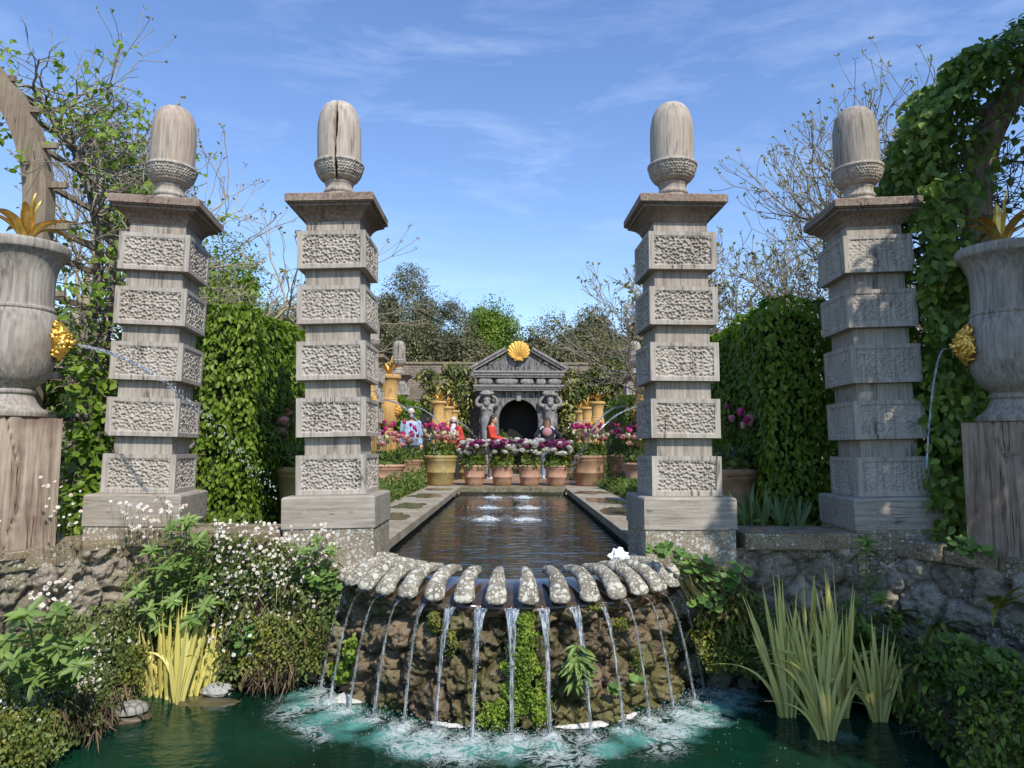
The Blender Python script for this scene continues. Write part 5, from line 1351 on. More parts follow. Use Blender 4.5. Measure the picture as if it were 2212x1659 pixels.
baretree(P(520, 1000, 15), [(-0.35, 0, 1), (0.0, 0.1, 1.2), (0.4, 0, 1.0), (0.75, 0, .9)], 'bare tan-twigged bush beside the leftmost pillar', 4, TWIGT, 4, 1.3, 0.06, 0.42, 0.3, minr=0.007, buds=0, leafn=1500, leafmat_=LEAF_OL, leafs=0.06, name='bare_bush', group='bare trees')
baretree(P(1385, 960, 40), [(-0.2, 0, 1), (0.1, 0.1, 1.1)], 'bare twiggy bush in front of the copper beech', 6, TWIGT, 4, 1.7, 0.06, 0.36, 0.35, minr=0.012, buds=0, name='bare_bush', group='bare trees')
baretree(P(1690, 1000, 15), [(-0.30, 0, 1.15), (-0.75, 0.1, 1.0), (0.15, 0, 1.15), (0.5, 0, 1.1), (-1.0, 0, .8)], 'leafless pale tree rising behind the right hedge', 7, TWIG, 5, 1.62, 0.085, 0.42, 0.22, minr=0.006, buds=0.5, budsize=0.09, nb=3, group='bare trees', shrink=0.72)
baretree(P(1960, 560, 10.5)-Vector((0, 0, 1.4)), [(-0.35, 0, 1.25), (0.0, 0.1, 1.35), (0.25, 0, 1.2), (-0.55, 0, 0.85), (-0.3, -0.1, 1.0), (-0.8, 0.1, 0.55)], 'tall budding bare tree rising behind the rightmost pillar', 11, TWIG, 4, 1.18, 0.06, 0.40, 0.34, minr=0.0045, buds=1.0, budsize=0.055, nb=3, group='bare trees', shrink=0.74, wob=0.13)
baretree(P(185, 900, 10.5), [(0.25, 0, 1.3), (0.55, 0.1, 1.15), (-0.1, 0, 1.35), (0.95, 0, 0.85), (0.6, 0, 1.1), (0.1, 0.2, 1.0)], 'budding bare tree reaching out behind the leftmost pillar', 12, TWIGT, 4, 1.52, 0.07, 0.40, 0.22, minr=0.0048, buds=1.0, budsize=0.055, nb=3, group='bare trees', shrink=0.73, wob=0.14)

# off-frame trees on the sun side throw the shade over the right-hand bank
def shade_tree(c, r, seed, label, n=9000):
    rng = np.random.default_rng(seed); t = thing('leafy_tree', label, 'tree', (c[0], c[1], 0), 0, 'trees near the viewer')
    v = nrm(rng.normal(0, 1, (n, 3))); q = rng.uniform(0.45, 1, (n, 1))**0.5
    p = np.array([0, 0, c[2]])+v*q*np.array(r); p[:, 2] += 0.3*fbm(p*1.2, 2, 1)
    obj('crown', leaves(MB(), p, v+[0, 0, .4], 0.20, rng, 0.7, 0.6), LEAF_MD, t, attr=True)
    obj('trunk', segmesh([((0, 0, 0), (0, 0, c[2]), 0.16, 0.08)], 8), BARK, t)
shade_tree((5.25, 1.7, 4.1), (1.95, 2.4, 1.9), 5, 'leafy tree just outside the view on the right', 7500)
shade_tree((5.9, 4.0, 5.3), (1.7, 1.4, 1.6), 6, 'second leafy tree outside the view, nearer the right urn', 6500)

# ============================================================ climbers on the brick wall
def shrub(name, label, base, blobs, mat, seed, n, leaf, asp=0.4, cat='shrub', group=None, jit=0.6, stem=True, up_=0.5, stemmat=None):
    rng = np.random.default_rng(seed); rg = random.Random(seed); t = thing(name, label, cat, base, 0, group)
    b0 = Vector(base); Pn = []; Nn = []
    vol = [max(r[0], 0.01)*max(r[2], 0.01) for c, r in blobs]; s = sum(vol); segs = []
    for (c, r), vv in zip(blobs, vol):
        m = int(n*vv/s); v = nrm(rng.normal(0, 1, (m, 3))); q = (0.5+0.5*rng.uniform(0, 1, (m, 1))**0.6)
        Pn.append(np.array(c)-np.array(base)+v*q*np.array(r)*(1+0.25*fbm(v*2+np.array(c), 2, seed))[:, None]); Nn.append(v+[0, -0.2, up_])
        if stem:
            cc = np.array(c)-np.array(base)
            for k in range(5):
                e = cc+rng.normal(0, 0.4, 3)*np.array(r); pp = spline([(0, 0, 0), cc*0.5+rng.normal(0, 0.05, 3), e], 5)
                for a, b in zip(pp[:-1], pp[1:]): segs.append((a, b, 0.012, 0.008))
    Pn = np.concatenate(Pn); Nn = np.concatenate(Nn)
    fm = MB(); leaves(fm, Pn, Nn, leaf, rng, asp, jit, rnd=np.clip(rng.beta(2, 2, len(Pn))+0.5*fbm(Pn*2, 2, seed), 0, 1))
    obj('foliage', fm, mat, t, attr=True)
    if segs: obj('stems', segmesh(segs, 4), stemmat or TWIGD, t)
    return t
def blobs_px(lst, Y):
    o = []
    for px, py, rx, ry in lst:
        p = P(px, py, Y); o.append(((p.x, p.y, p.z), (rx/F*Y, 0.35, ry/F*Y)))
    return o
shrub('wall_shrub', 'yellow-flowered evergreen trained on the brick wall left of the portal', (-2.0, 33.6, 0), blobs_px([(985, 800, 32, 18), (950, 830, 42, 26), (1000, 850, 26, 50), (935, 870, 35, 25), (985, 915, 30, 45), (920, 810, 24, 16)], 33.3), LEAF_MG, 5, 2300, 0.26, 0.38, group='evergreens trained on the brick wall')
shrub('wall_shrub', 'dark glossy evergreen trained on the brick wall beside the portal', (3.3, 33.6, 0), blobs_px([(1238, 835, 32, 42), (1270, 830, 32, 35), (1232, 905, 26, 60), (1300, 840, 26, 30)], 33.3), LEAF_MG, 6, 2300, 0.26, 0.38, group='evergreens trained on the brick wall')
shrub('wall_shrub', 'yellow-green evergreen on the brick wall beside the right pillars', (5.0, 33.4, 0), blobs_px([(1318, 790, 36, 24), (1345, 815, 22, 40), (1295, 800, 28, 22), (1380, 800, 40, 30), (1330, 860, 28, 40)], 33.0), LEAF_MG, 7, 2000, 0.26, 0.38, group='evergreens trained on the brick wall')
shrub('wall_shrub', 'pale bush growing in the mouth of the portal arch', (-0.5, 32.6, 0), [((-0.42, 32.6, 1.0), (0.38, 0.3, 0.55))], LEAF_MD, 8, 500, 0.12, 0.5)

# ============================================================ pergolas with trained hornbeam
def arch(side):
    s = side
    t = thing('pergola', 'curved oak pergola arch with horizontal laths, %s' % ('far left behind the urn' if s < 0 else 'far right under dense leaves'), 'pergola', (s*(5.97 if s < 0 else 5.85), 6.0, 0))
    def beam(y, w=0.13, name='arch_rib'):
        a = np.linspace(0, 1, 40); R0 = 1.75; cx = 0; zb = 2.9
        pts_ = [(-s*R0, z) for z in np.linspace(0, zb, 10)[:-1]]+[(-s*R0*math.cos(q), zb+R0*1.02*math.sin(q)) for q in np.linspace(0, PI, 36)]+[(s*R0, z) for z in np.linspace(zb, 0, 10)[1:]]
        pts_ = np.array(pts_); tn = np.gradient(pts_, axis=0); tn /= np.linalg.norm(tn, axis=1)[:, None]; nn = np.c_[-tn[:, 1], tn[:, 0]]
        dep = 0.105; V = []
        for sg, yy in ((-1, -w/2), (1, -w/2), (1, w/2), (-1, w/2)):
            q = pts_+nn*sg*dep; V.append(np.c_[q[:, 0], np.full(len(q), y+yy), q[:, 1]])
        X = np.stack(V+[V[0]], 1); mb = MB(); grid(mb, X if s > 0 else X[:, ::-1]); obj(name, mb, OAKARCH, t, smooth=False)
        return pts_
    pp = beam(0.0)
    k = 0
    for q in np.concatenate([[(-s*1.75, z) for z in np.arange(0.35, 2.75, 0.36)], [(-s*1.75*math.cos(a), 2.75+1.78*math.sin(a)) for a in np.arange(0.0, 2.6, 0.20)]]):
        ctr = np.array([0, 2.75]) if q[1] > 2.75 else np.array([0, q[1]]); o = nrm(q-ctr); p = q+o*0.125
        M = Matrix.Rotation(-math.atan2(o[1], o[0]), 3, 'Y')
        obj('lath', box(MB(), (p[0], 0.5, p[1]), (0.03, 0.9, 0.05), 0, M), OAKARCH, t, smooth=False)
        obj('cross_bar', box(MB(), (p[0]+s*0.0, -0.02, p[1]), (0.34, 0.035, 0.055), 0.004), OAKARCH, t, smooth=False)
    return t
arch(-1); arch(1)
# left: sparse trained branches
def trained(side, label, seed, dens, nleaf, mat, twig, leafsize, clusters):
    s = side; rg = random.Random(seed); rng = np.random.default_rng(seed)
    base = Vector((s*4.05, 6.55, 0)); t = thing('trained_hornbeam', label, 'climber', base)
    segs = []; tips = []
    stems = [(0.0, 0.1), (-s*0.0+s*0.12, 0.5), (0.05*s, 0.9), (s*0.1, 1.4)]
    for ox, oy in stems:
        r = 0.075; p = Vector((ox, oy, 0)); zs_ = np.arange(0, 4.6, 0.22)
        for z in zs_:
            bx = 0 if z < 2.6 else s*(1-math.cos(min(1.2, (z-2.6)/1.8)))*1.7
            q = Vector((ox+bx+rg.gauss(0, .02), oy+rg.gauss(0, .02), z)); 
            if z > 0: segs.append((p[:], q[:], r, r*0.95))
            p = q; r *= 0.955
            if z > 0.2:
                for k in range(int(dens*2)):
                    a = rg.choice([-1, 1]); d = Vector((-s*rg.uniform(0.15, 1.0), a*rg.uniform(0.3, 1.0)-0.15, rg.uniform(-0.15, 0.35)))
                    grow(segs, tips, q, d.normalized(), rg.uniform(0.28, 0.55), 0.013, 2, rg, 0.45, 0.12, 0.28, 0.72, 4, 0.0035, (1, 3))
    big = [x for x in segs if x[2] > 0.02]; st = [i for i, x in enumerate(big) if x[0][2] == 0]+[len(big)]
    for i0, i1 in zip(st[:-1], st[1:]): obj('trunk', segmesh(big[i0:i1], 7), BARK, t)
    obj('branches', segmesh([x for x in segs if x[2] <= 0.02], 4), twig, t)
    tp = np.array([q[0] for q in tips]); 
    keep = tp[rng.uniform(0, 1, len(tp)) < clusters]
    P0 = keep[rng.integers(0, len(keep), nleaf)]+rng.normal(0, 0.055, (nleaf, 3))
    fm = MB(); leaves(fm, P0, (-s*0.3, -0.5, 0.6), leafsize, rng, 0.62, 0.5, T=(0, -0.2, -0.7), tj=0.6)
    obj('leaves', fm, mat, t, attr=True)
    return t
trained(-1, 'sparse trained hornbeam with twisting grey twigs on the left pergola', 5, 2.3, 3900, LEAF_HB, TWIG, 0.075, 0.3)
def drape(label, seed):
    """dense leafy outer skin of the right-hand pergola, following its curve"""
    rng = np.random.default_rng(seed); t = thing('trained_hornbeam', label, 'climber', (3.55, 6.2, 0))
    n = 9500
    v = rng.uniform(0, 1, n); y = rng.uniform(-0.35, 0.95, n)
    L0, L1 = 2.75, 3.1; sL = v*(L0+L1); z = np.where(sL < L0, sL, L0+2.0*np.sin(np.minimum(PI*0.5, (sL-L0)/2.0)))
    x = np.where(sL < L0, 0, 2.0*(1-np.cos(np.clip((sL-L0)/2.0, 0, PI*0.62))))-0.15
    y = np.where(sL > L0, y-0.35, y)
    N = np.where((sL < L0)[:, None], np.array([-1, -0.5, 0.2]), np.c_[-np.cos((sL-L0)/2.0), -0.5+0*sL, np.sin((sL-L0)/2.0)])
    p = np.c_[x, y, z]; lump = fbm(p*1.7, 3, seed)*0.28+fbm(p*5, 2, seed+1)*0.10
    p = p+nrm(N)*(lump-rng.exponential(0.07, n))[:, None]; gap = fbm(p*3.1+9, 2, 3); keep = gap > -0.25
    # the front face of the leafy wall, thinner, twigs show through
    m = 7500; zz = rng.uniform(0.05, 4.3, m); cx = np.where(zz < 2.75, 0, 2.0*(1-np.sqrt(np.clip(1-((zz-2.75)/2.0)**2, 0, 1))))
    dx = rng.exponential(0.33, m); dx = np.where(zz < 1.35, rng.uniform(-0.42, 0.95, m), dx-0.36)
    pf = np.c_[cx+dx, -0.35+rng.normal(0, 0.10, m)+0.25*dx, zz]; pf[:, 1] -= np.where((pf[:, 0] < 0.05) & (pf[:, 2] < 2.9), 0.5, 0); g2 = fbm(pf*4+3, 2, 8); pf = pf[g2 > -0.18]
    fm = MB(); leaves(fm, p[keep], N[keep], 0.082, rng, 0.64, 0.40, T=nrm(N[keep])*0.3+[0, 0, -0.9], tj=0.4)
    leaves(fm, pf, (-0.2, -0.9, 0.3), 0.082, rng, 0.64, 0.45, T=(-0.1, -0.1, -1), tj=0.45)
    obj('leaves', fm, LEAF_DK, t, attr=True)
    rg = random.Random(seed); segs = []; tips = []
    for k in range(4):
        p0 = Vector((0.35+0.2*k, 0.1+0.25*k, 0)); r = 0.06
        for z in np.arange(0.25, 3.7, 0.25):
            bx = 0 if z < 2.6 else (1-math.cos(min(1.3, (z-2.6)/1.9)))*1.6
            q = Vector((0.35+0.2*k+bx+rg.gauss(0, .02), 0.1+0.25*k, z)); segs.append((p0[:], q[:], r, r*.95)); p0 = q; r *= .96
            for j in range(4):
                d = Vector((rg.uniform(-1, 0.9), rg.uniform(-0.8, .2), rg.uniform(-.2, .5))); grow(segs, tips, q, d.normalized(), rg.uniform(.3, .6), .012, 2, rg, .5, .1, .3, .72, 4, .004, (1, 3))
    big = [x for x in segs if x[2] > 0.02]; st = [i for i, x in enumerate(big) if x[0][2] == 0]+[len(big)]
    for i0, i1 in zip(st[:-1], st[1:]): obj('trunk', segmesh(big[i0:i1], 7), BARK, t)
    obj('branches', segmesh([x for x in segs if x[2] <= 0.02], 4), TWIGD, t)
drape('dense dark green trained hornbeam hanging over the rightmost pillar', 9)
shrub('hornbeam_shoots', 'fresh green hornbeam shoots at the foot of the leftmost pillar', (-3.75, 5.9, 0), [((-3.66, 6.0, 0.5), (0.22, 0.25, 0.5)), ((-3.5, 5.75, 0.28), (0.2, 0.2, 0.25)), ((-3.75, 6.2, 1.15), (0.2, 0.3, 0.5))], LEAF_HB, 31, 900, 0.085, 0.6)
shrub('hornbeam_shoots', 'dark hornbeam leaves between the rightmost pillar and urn post', (3.75, 5.75, 0), [((3.66, 5.7, 0.45), (0.32, 0.25, 0.5)), ((3.5, 5.5, 0.30), (0.2, 0.15, 0.22)), ((3.8, 5.9, 1.1), (0.35, 0.3, 0.5))], LEAF_DK, 32, 2300, 0.085, 0.6)
# ============================================================ vegetation on the banks
_LX = [-200, 0, 90, 240, 280, 320, 480, 760]; _LY = [1800, 1690, 1659, 1560, 1525, 1480, 1474, 1475]; _LD = [3.3, 3.75, 3.99, 4.63, 4.95, 5.30, 5.33, 5.32]
_RX = [1430, 1500, 1660, 1850, 1950, 2000, 2080, 2230, 2450]; _RY = [1450, 1450, 1478, 1492, 1525, 1575, 1659, 1760, 1800]; _RD = [5.32, 5.32, 5.3, 5.18, 4.95, 4.55, 4.0, 3.6, 3.3]
def YW(px, py):
    """distance of the bank's surface for a given place: from the wall at the coping out to the water's edge"""
    if px < 1100:
        tw, toe, td = np.interp(px, [-250, 60, 300, 800], [3.75, 4.72, 5.32, 5.32]), np.interp(px, _LX, _LY), np.interp(px, _LX, _LD)
    else:
        tw, toe, td = np.interp(px, [1400, 1880, 2000, 2420], [5.32, 5.32, 5.12, 3.75]), np.interp(px, _RX, _RY), np.interp(px, _RX, _RD)
    v = np.clip((py-1170)/(toe-1170), 0, 1.15)
    return tw-0.03+(td-tw-0.05)*v**1.3
def region_points(poly, n, rng, jitter=0.06, deep=0.10):
    """random points on the bank behind a picture region (used only to find where things grow)"""
    poly = np.array(poly, float); lo, hi = poly.min(0), poly.max(0); out = []
    while len(out) < n:
        q = rng.uniform(lo, hi, (n*2, 2)); ins = np.zeros(len(q), bool); j = len(poly)-1
        for i in range(len(poly)):
            c = ((poly[i, 1] > q[:, 1]) != (poly[j, 1] > q[:, 1])) & (q[:, 0] < (poly[j, 0]-poly[i, 0])*(q[:, 1]-poly[i, 1])/(poly[j, 1]-poly[i, 1]+1e-9)+poly[i, 0]); ins ^= c; j = i
        out.extend(q[ins].tolist())
    out = np.array(out[:n]); P3 = np.array([P(x, y, YW(x, y)-abs(rng.normal(0, deep)))[:] for x, y in out])
    return out, P3
def mound(name, side):
    """earth and root mass at the wall foot, under the plants"""
    xs_ = np.linspace(-190, 752, 150) if side < 0 else np.linspace(1462, 2440, 150)
    v = np.linspace(0, 1, 50); rows = []
    for x in xs_:
        toe = np.interp(x, _LX, _LY) if side < 0 else np.interp(x, _RX, _RY)
        top = np.interp(x, [-200, 250, 420, 760], [1420, 1330, 1230, 1250]) if side < 0 else np.interp(x, [1440, 1560, 1700, 2200], [1210, 1290, 1370, 1420])
        rows.append([P(x, top+(toe+26-top)*q, YW(x, top+(toe+26-top)*q)+0.07+0.16*(1-q)**3)[:] for q in v])
    X = np.array(rows); q = X.reshape(-1, 3); X[:, :, 1] += (0.05*fbm(q*4, 3, 5)+0.035*fbm(q*15, 3, 7)).reshape(X.shape[:2]); X[:, :, 2] += 0.03*fbm(q*9+5, 3, 6).reshape(X.shape[:2])
    mb = MB(); grid(mb, X); struct(obj(name, mb, EARTH))
EARTH = stonemat('rooty earth', (0.025, 0.02, 0.010), (0.05, 0.042, 0.02), (0.10, 0.08, 0.045), 0, 30, 0.8, 1.0, ssc=16)
mound('bank', -1); mound('bank', 1)
RV = np.random.default_rng(77)
def stuff_leaves(name, label, cat, polys, mat, leaf, asp=0.5, T=(0, -0.3, -0.6), N=(0, -0.8, 0.5), jit=0.6, deep=0.09, tj=0.7, seed=1, clump=0.0):
    rng = np.random.default_rng(seed); mb = MB()
    for poly, n in polys:
        _, p = region_points(poly, n, rng, deep=deep)
        if clump:
            g = fbm(p*7, 2, seed); keep = g > -clump; p = p[keep]
        p[:, 2] = np.maximum(p[:, 2], WZ+0.01)
        leaves(mb, p, N, leaf, rng, asp, jit, T=T, tj=tj, rnd=np.clip(0.5+1.1*fbm(p*4, 2, seed)+rng.normal(0, 0.22, len(p)), 0, 1))
    return tag(obj(name, mb, mat, attr=True), label, cat, kind='stuff')
LBANK = [(0, 1390), (120, 1330), (250, 1300), (300, 1200), (440, 1150), (610, 1165), (735, 1215), (735, 1300), (700, 1440), (640, 1475), (480, 1480), (330, 1515), (240, 1560), (90, 1659), (-150, 1700), (-180, 1420)]
stuff_leaves('bank_foliage', 'tangled small-leaved greenery covering the left bank', 'ground cover', [(LBANK, 15000), ([(480, 1190), (610, 1200), (735, 1260), (700, 1440), (480, 1470), (460, 1250)], 4500)], LEAF_BANK, 0.032, 0.45, seed=2, clump=0.35)
stuff_leaves('dry_stems', 'brown dead stems and roots hanging down the left bank', 'dead stems', [([(480, 1300), (620, 1250), (720, 1300), (690, 1450), (500, 1470)], 350), ([(90, 1520), (290, 1470), (280, 1530), (200, 1590)], 320), ([(540, 1420), (640, 1420), (640, 1470), (540, 1475)], 300)], LEAF_DRY, 0.13, 0.06, T=(0, -0.1, -1), tj=0.25, seed=3, deep=0.13)
stuff_leaves('maidenhair', 'fine yellow-green maidenhair hanging above the water on the left bank', 'fern', [([(500, 1330), (700, 1330), (690, 1450), (520, 1460)], 5200), ([(250, 1400), (330, 1390), (310, 1480), (260, 1480)], 1300), ([(0, 1540), (130, 1540), (90, 1650), (0, 1650)], 1300)], LEAF_MOSS, 0.018, 0.9, seed=4, deep=0.14, clump=0.12)
stuff_leaves('bank_foliage', 'dark low greenery along the shaded right bank', 'ground cover', [([(1480, 1190), (1660, 1290), (1680, 1470), (1520, 1440)], 3200), ([(1660, 1380), (1950, 1370), (2212, 1440), (2400, 1480), (2400, 1760), (2080, 1659), (1980, 1560), (1850, 1500), (1660, 1480)], 15000), ([(1880, 1400), (2212, 1420), (2212, 1500), (1900, 1500)], 2500)], LEAF_BANK, 0.038, 0.5, seed=6, clump=0.3)
stuff_leaves('maidenhair', 'dull green maidenhair on the right bank beside the cascade', 'fern', [([(1490, 1360), (1660, 1330), (1660, 1450), (1530, 1450)], 4200), ([(2050, 1520), (2212, 1480), (2380, 1500), (2380, 1740), (2090, 1659)], 7000), ([(1750, 1380), (1900, 1370), (1900, 1460)], 1500)], LEAF_MOSS, 0.018, 0.9, seed=7, deep=0.12, clump=0.15)
stuff_leaves('dry_stems', 'brown dead stems trailing over the right bank', 'dead stems', [([(1480, 1200), (1620, 1240), (1640, 1330), (1500, 1330)], 420), ([(1950, 1480), (2100, 1480), (2050, 1600), (1950, 1560)], 500)], LEAF_DRY, 0.12, 0.04, T=(0.4, -0.1, -1), tj=0.5, seed=8, deep=0.13)
stuff_leaves('bank_foliage', 'larger fresh green leaves trailing through the left bank growth', 'ground cover', [(LBANK, 1500), ([(540, 1190), (735, 1230), (710, 1430), (560, 1400)], 450)], LEAF_MD, 0.062, 0.42, seed=12, deep=0.12, clump=0.05)
stuff_leaves('bank_foliage', 'larger mixed green leaves trailing over the right bank', 'ground cover', [([(1480, 1200), (1660, 1290), (1680, 1460), (1520, 1430)], 500), ([(1830, 1350), (1990, 1330), (2212, 1420), (2400, 1480), (2400, 1760), (2080, 1659), (1980, 1560), (1850, 1500)], 3200)], LEAF_HB, 0.058, 0.45, seed=13, deep=0.12, clump=0.1)
# coping-top greenery
def bed(name, label, cat, x0, x1, y0, y1, z0, z1, n, mat, leaf, asp=0.4, seed=0, T=(0, 0, 1)):
    rng = np.random.default_rng(seed); p = np.c_[rng.uniform(x0, x1, n), rng.uniform(y0, y1, n), z0+(z1-z0)*rng.uniform(0, 1, n)**1.3]
    p[:, 2] *= np.clip(0.75+0.8*fbm(p*[2, 2, 0], 2, seed), 0.25, 1.3)
    mb = MB(); leaves(mb, p, (0, -0.4, 0.8), leaf, rng, asp, 0.7, T=T, tj=0.8); return tag(obj(name, mb, mat, attr=True), label, cat, kind='stuff')
bed('border_plants', 'leafy grey-green border plants along the left canal coping', 'ground cover', -2.35, -1.75, 7.6, 14.5, 0.0, 0.32, 7000, LEAF_MD, 0.085, 0.3, 1)
bed('border_plants', 'leafy grey-green border plants along the right canal coping', 'ground cover', 1.80, 2.6, 7.6, 15.0, 0.0, 0.30, 7500, LEAF_MD, 0.085, 0.3, 2)
bed('border_plants', 'low plants on the soil behind the left wall', 'ground cover', -3.6, -2.3, 5.45, 6.6, 0.05, 0.24, 1800, LEAF_MD, 0.045, 0.35, 3)
bed('border_plants', 'dark low plants behind the right coping', 'ground cover', 1.85, 3.4, 5.9, 6.6, 0.0, 0.2, 900, LEAF_DK, 0.07, 0.35, 4)
bed('border_plants', 'plants around the second pool and the urns of the far garden', 'ground cover', -3.6, -1.9, 21.5, 32.3, 0.0, 0.6, 3500, LEAF_MD, 0.16, 0.35, 5)
bed('border_plants', 'plants around the right-hand urns of the far garden', 'ground cover', 2.0, 3.9, 21.5, 32.3, 0.0, 0.6, 3500, LEAF_MD, 0.16, 0.35, 6)
# daisies
DPET = petalmat('daisy petal', (0.72, 0.60, 0.62), (0.84, 0.82, 0.80), (0.90, 0.90, 0.88)); DEYE = simple('daisy eye', (0.62, 0.42, 0.04), 0.8)
DSTEM = simple('daisy stem', (0.12, 0.13, 0.04), 0.8)
def daisies(name, label, polys, seed, r=0.0135):
    rng = np.random.default_rng(seed); mb = MB(); st = []; eye = MB()
    for poly, n in polys:
        _, p = region_points(poly, int(n*1.15), rng, deep=0.05)
        p[:, 1] -= 0.12; p = p[fbm(p*3.2, 2, 5) > -0.3]
        for q in p:
            N = nrm(np.array([rng.normal(0.1, .35), -0.75, 0.55+rng.normal(0, .3)])); a = rng.uniform(0, 6); k = 9
            T = nrm(np.cross(N, [0.3, 0.2, 1])); S = np.cross(N, T); rr = r*rng.uniform(0.7, 1.2)
            an = a+np.arange(k*2)*PI/k; rad = np.where(np.arange(k*2) % 2 == 0, rr, rr*0.74)
            ring = q+(np.cos(an)*rad)[:, None]*T+(np.sin(an)*rad)[:, None]*S
            V = np.vstack([q+N*0.002, ring]); mb.add(V, [np.array([(0, 1+i, 1+(i+1) % (2*k)) for i in range(2*k)])], rng.uniform(0, 1))
            an = np.arange(6)*PI/3; ring = q+N*0.003+(np.cos(an)*rr*0.36)[:, None]*T+(np.sin(an)*rr*0.36)[:, None]*S
            eye.add(np.vstack([q+N*0.006, ring]), [np.array([(0, 1+i, 1+(i+1) % 6) for i in range(6)])])
            st.append((q-N*0.001, np.array([q[0]+rng.normal(0, .02), q[1]+0.05, min(q[2]-0.07, 0.10)]) if q[2] > 0.12 else q-N*0.05+np.array([rng.normal(0, .02), 0.02, -0.06]), 0.0010, 0.0013))
    o = tag(obj(name, mb, DPET, attr=True), label, 'daisies', kind='stuff')
    obj('flower_eyes', eye, DEYE, o)['kind'] = 'stuff'; obj('flower_stems', segmesh(st, 3), DSTEM, o)['kind'] = 'stuff'
daisies('daisies', 'masses of small white daisies spilling over the left wall and bank', [
    ([(480, 1120), (730, 1130), (735, 1230), (560, 1290), (480, 1230)], 290), ([(460, 1230), (560, 1230), (560, 1430), (430, 1360)], 80), ([(250, 1080), (430, 1080), (430, 1160), (320, 1160)], 75),
    ([(190, 1370), (310, 1300), (330, 1400), (230, 1480), (180, 1460)], 120), ([(90, 1270), (180, 1240), (180, 1310), (100, 1310)], 40), ([(0, 1430), (110, 1430), (140, 1590), (0, 1600)], 90), ([(120, 1480), (260, 1450), (230, 1530), (100, 1540)], 30), ([(570, 1260), (700, 1250), (690, 1330), (560, 1360)], 35), ([(0, 1120), (30, 1120), (30, 1190), (0, 1190)], 10), ([(110, 1030), (200, 1060), (200, 1130), (120, 1160)], 18)], 5)

# leafy whorled plants
def stemplant(label, cx, cy, stems, seed, mat=LEAF_SP, leaf=0.12, name='leafy_plant', asp=0.36, group=None, whorl=11, Yo=0.0):
    """stems: (base px,py, top px,py)"""
    rng = np.random.default_rng(seed); b = P(cx, cy, YW(cx, cy)-Yo); t = thing(name, label, 'plant', b, 0, group); b = np.array(b); mb = MB(); sg = []
    for (x0, y0, x1, y1) in stems:
        Ya = YW(x0, y0)-Yo; p0 = np.array(P(x0, y0, Ya)); p1 = np.array(P(x1, y1, Ya-0.10-rng.uniform(0, 0.12)))
        pp = spline([p0, (p0+p1)/2+rng.normal(0, .012, 3), p1], 9)
        for a, c in zip(pp[:-1], pp[1:]): sg.append((a-b, c-b, 0.005, 0.004))
        L_ = np.linalg.norm(p1-p0); nl = int(L_/0.022)
        for k in range(nl):
            f = (k+0.5)/nl; q = p0+(p1-p0)*f; a = k*2.4+rng.uniform(-.3, .3); o = np.array([math.cos(a), math.sin(a), 0.25+0.3*f])
            s_ = leaf*(0.6+0.5*f)
            if f < 0.25 and rng.uniform() < 0.5: continue
            leaves(mb, [q-b], np.array([o[0]*-0.3, o[1]*-0.3-0.15, 1.0]), s_, rng, asp, 0.12, T=o, tj=0.08, curl=0.28)
        ax = nrm(np.array([rng.normal(0, .25), -0.75, 0.8])); ux = nrm(np.cross(ax, [0, 0, 1.0])); uy = np.cross(ux, ax)
        for k in range(whorl+4):
            a = k*2*PI/whorl+rng.uniform(-.2, .2); lv = 0.15+0.5*(k >= whorl); o = ux*math.cos(a)+uy*math.sin(a)+ax*lv
            leaves(mb, [p1-b-ax*0.01*(k % 3)], ax-o*0.25, leaf*rng.uniform(0.65, 1.1)*(1 if k < whorl else 0.5), rng, asp, 0.1, T=o, tj=0.1, curl=0.22)
    obj('foliage', mb, mat, t, attr=True); obj('stems', segmesh(sg, 5), simple('green stem', (0.12, 0.18, 0.05), 0.6) if 'green stem' not in bpy.data.materials else bpy.data.materials['green stem'], t)
    return t
stemplant('tall leafy bright green plant growing up the wall under the leftmost pillar', 375, 1370, [(360, 1330, 330, 1190), (375, 1340, 370, 1140), (390, 1330, 405, 1125), (400, 1330, 430, 1170), (350, 1350, 300, 1280), (370, 1350, 350, 1230), (385, 1360, 390, 1220), (410, 1360, 440, 1250), (395, 1370, 445, 1310), (355, 1370, 320, 1320), (375, 1380, 375, 1300), (400, 1380, 415, 1340), (370, 1380, 345, 1350)], 3, Yo=0.12, leaf=0.092)
stemplant('leafy bright green plant low on the bank at the far left', 110, 1500, [(100, 1470, 125, 1325), (80, 1480, 60, 1330), (110, 1490, 60, 1420), (130, 1490, 125, 1400), (60, 1480, 15, 1385), (140, 1490, 185, 1385), (130, 1500, 170, 1440), (90, 1500, 75, 1470), (40, 1490, 30, 1430), (150, 1500, 150, 1455)], 4, Yo=0.22, leaf=0.10)
stemplant('dull blue-green leafy stems growing in the corner of the right wall', 1885, 1390, [(1880, 1390, 1872, 1165), (1900, 1390, 1905, 1290), (1870, 1390, 1845, 1300), (1900, 1400, 1940, 1330), (1880, 1410, 1870, 1350), (1860, 1400, 1830, 1350)], 5, mat=LEAF_DK, leaf=0.085, Yo=0.10)
stemplant('leafy green plant left of the cascade under the pillar pedestal', 690, 1230, [(680, 1240, 660, 1190), (690, 1240, 685, 1165), (700, 1245, 715, 1190), (670, 1250, 650, 1215)], 6, leaf=0.07, Yo=0.1)

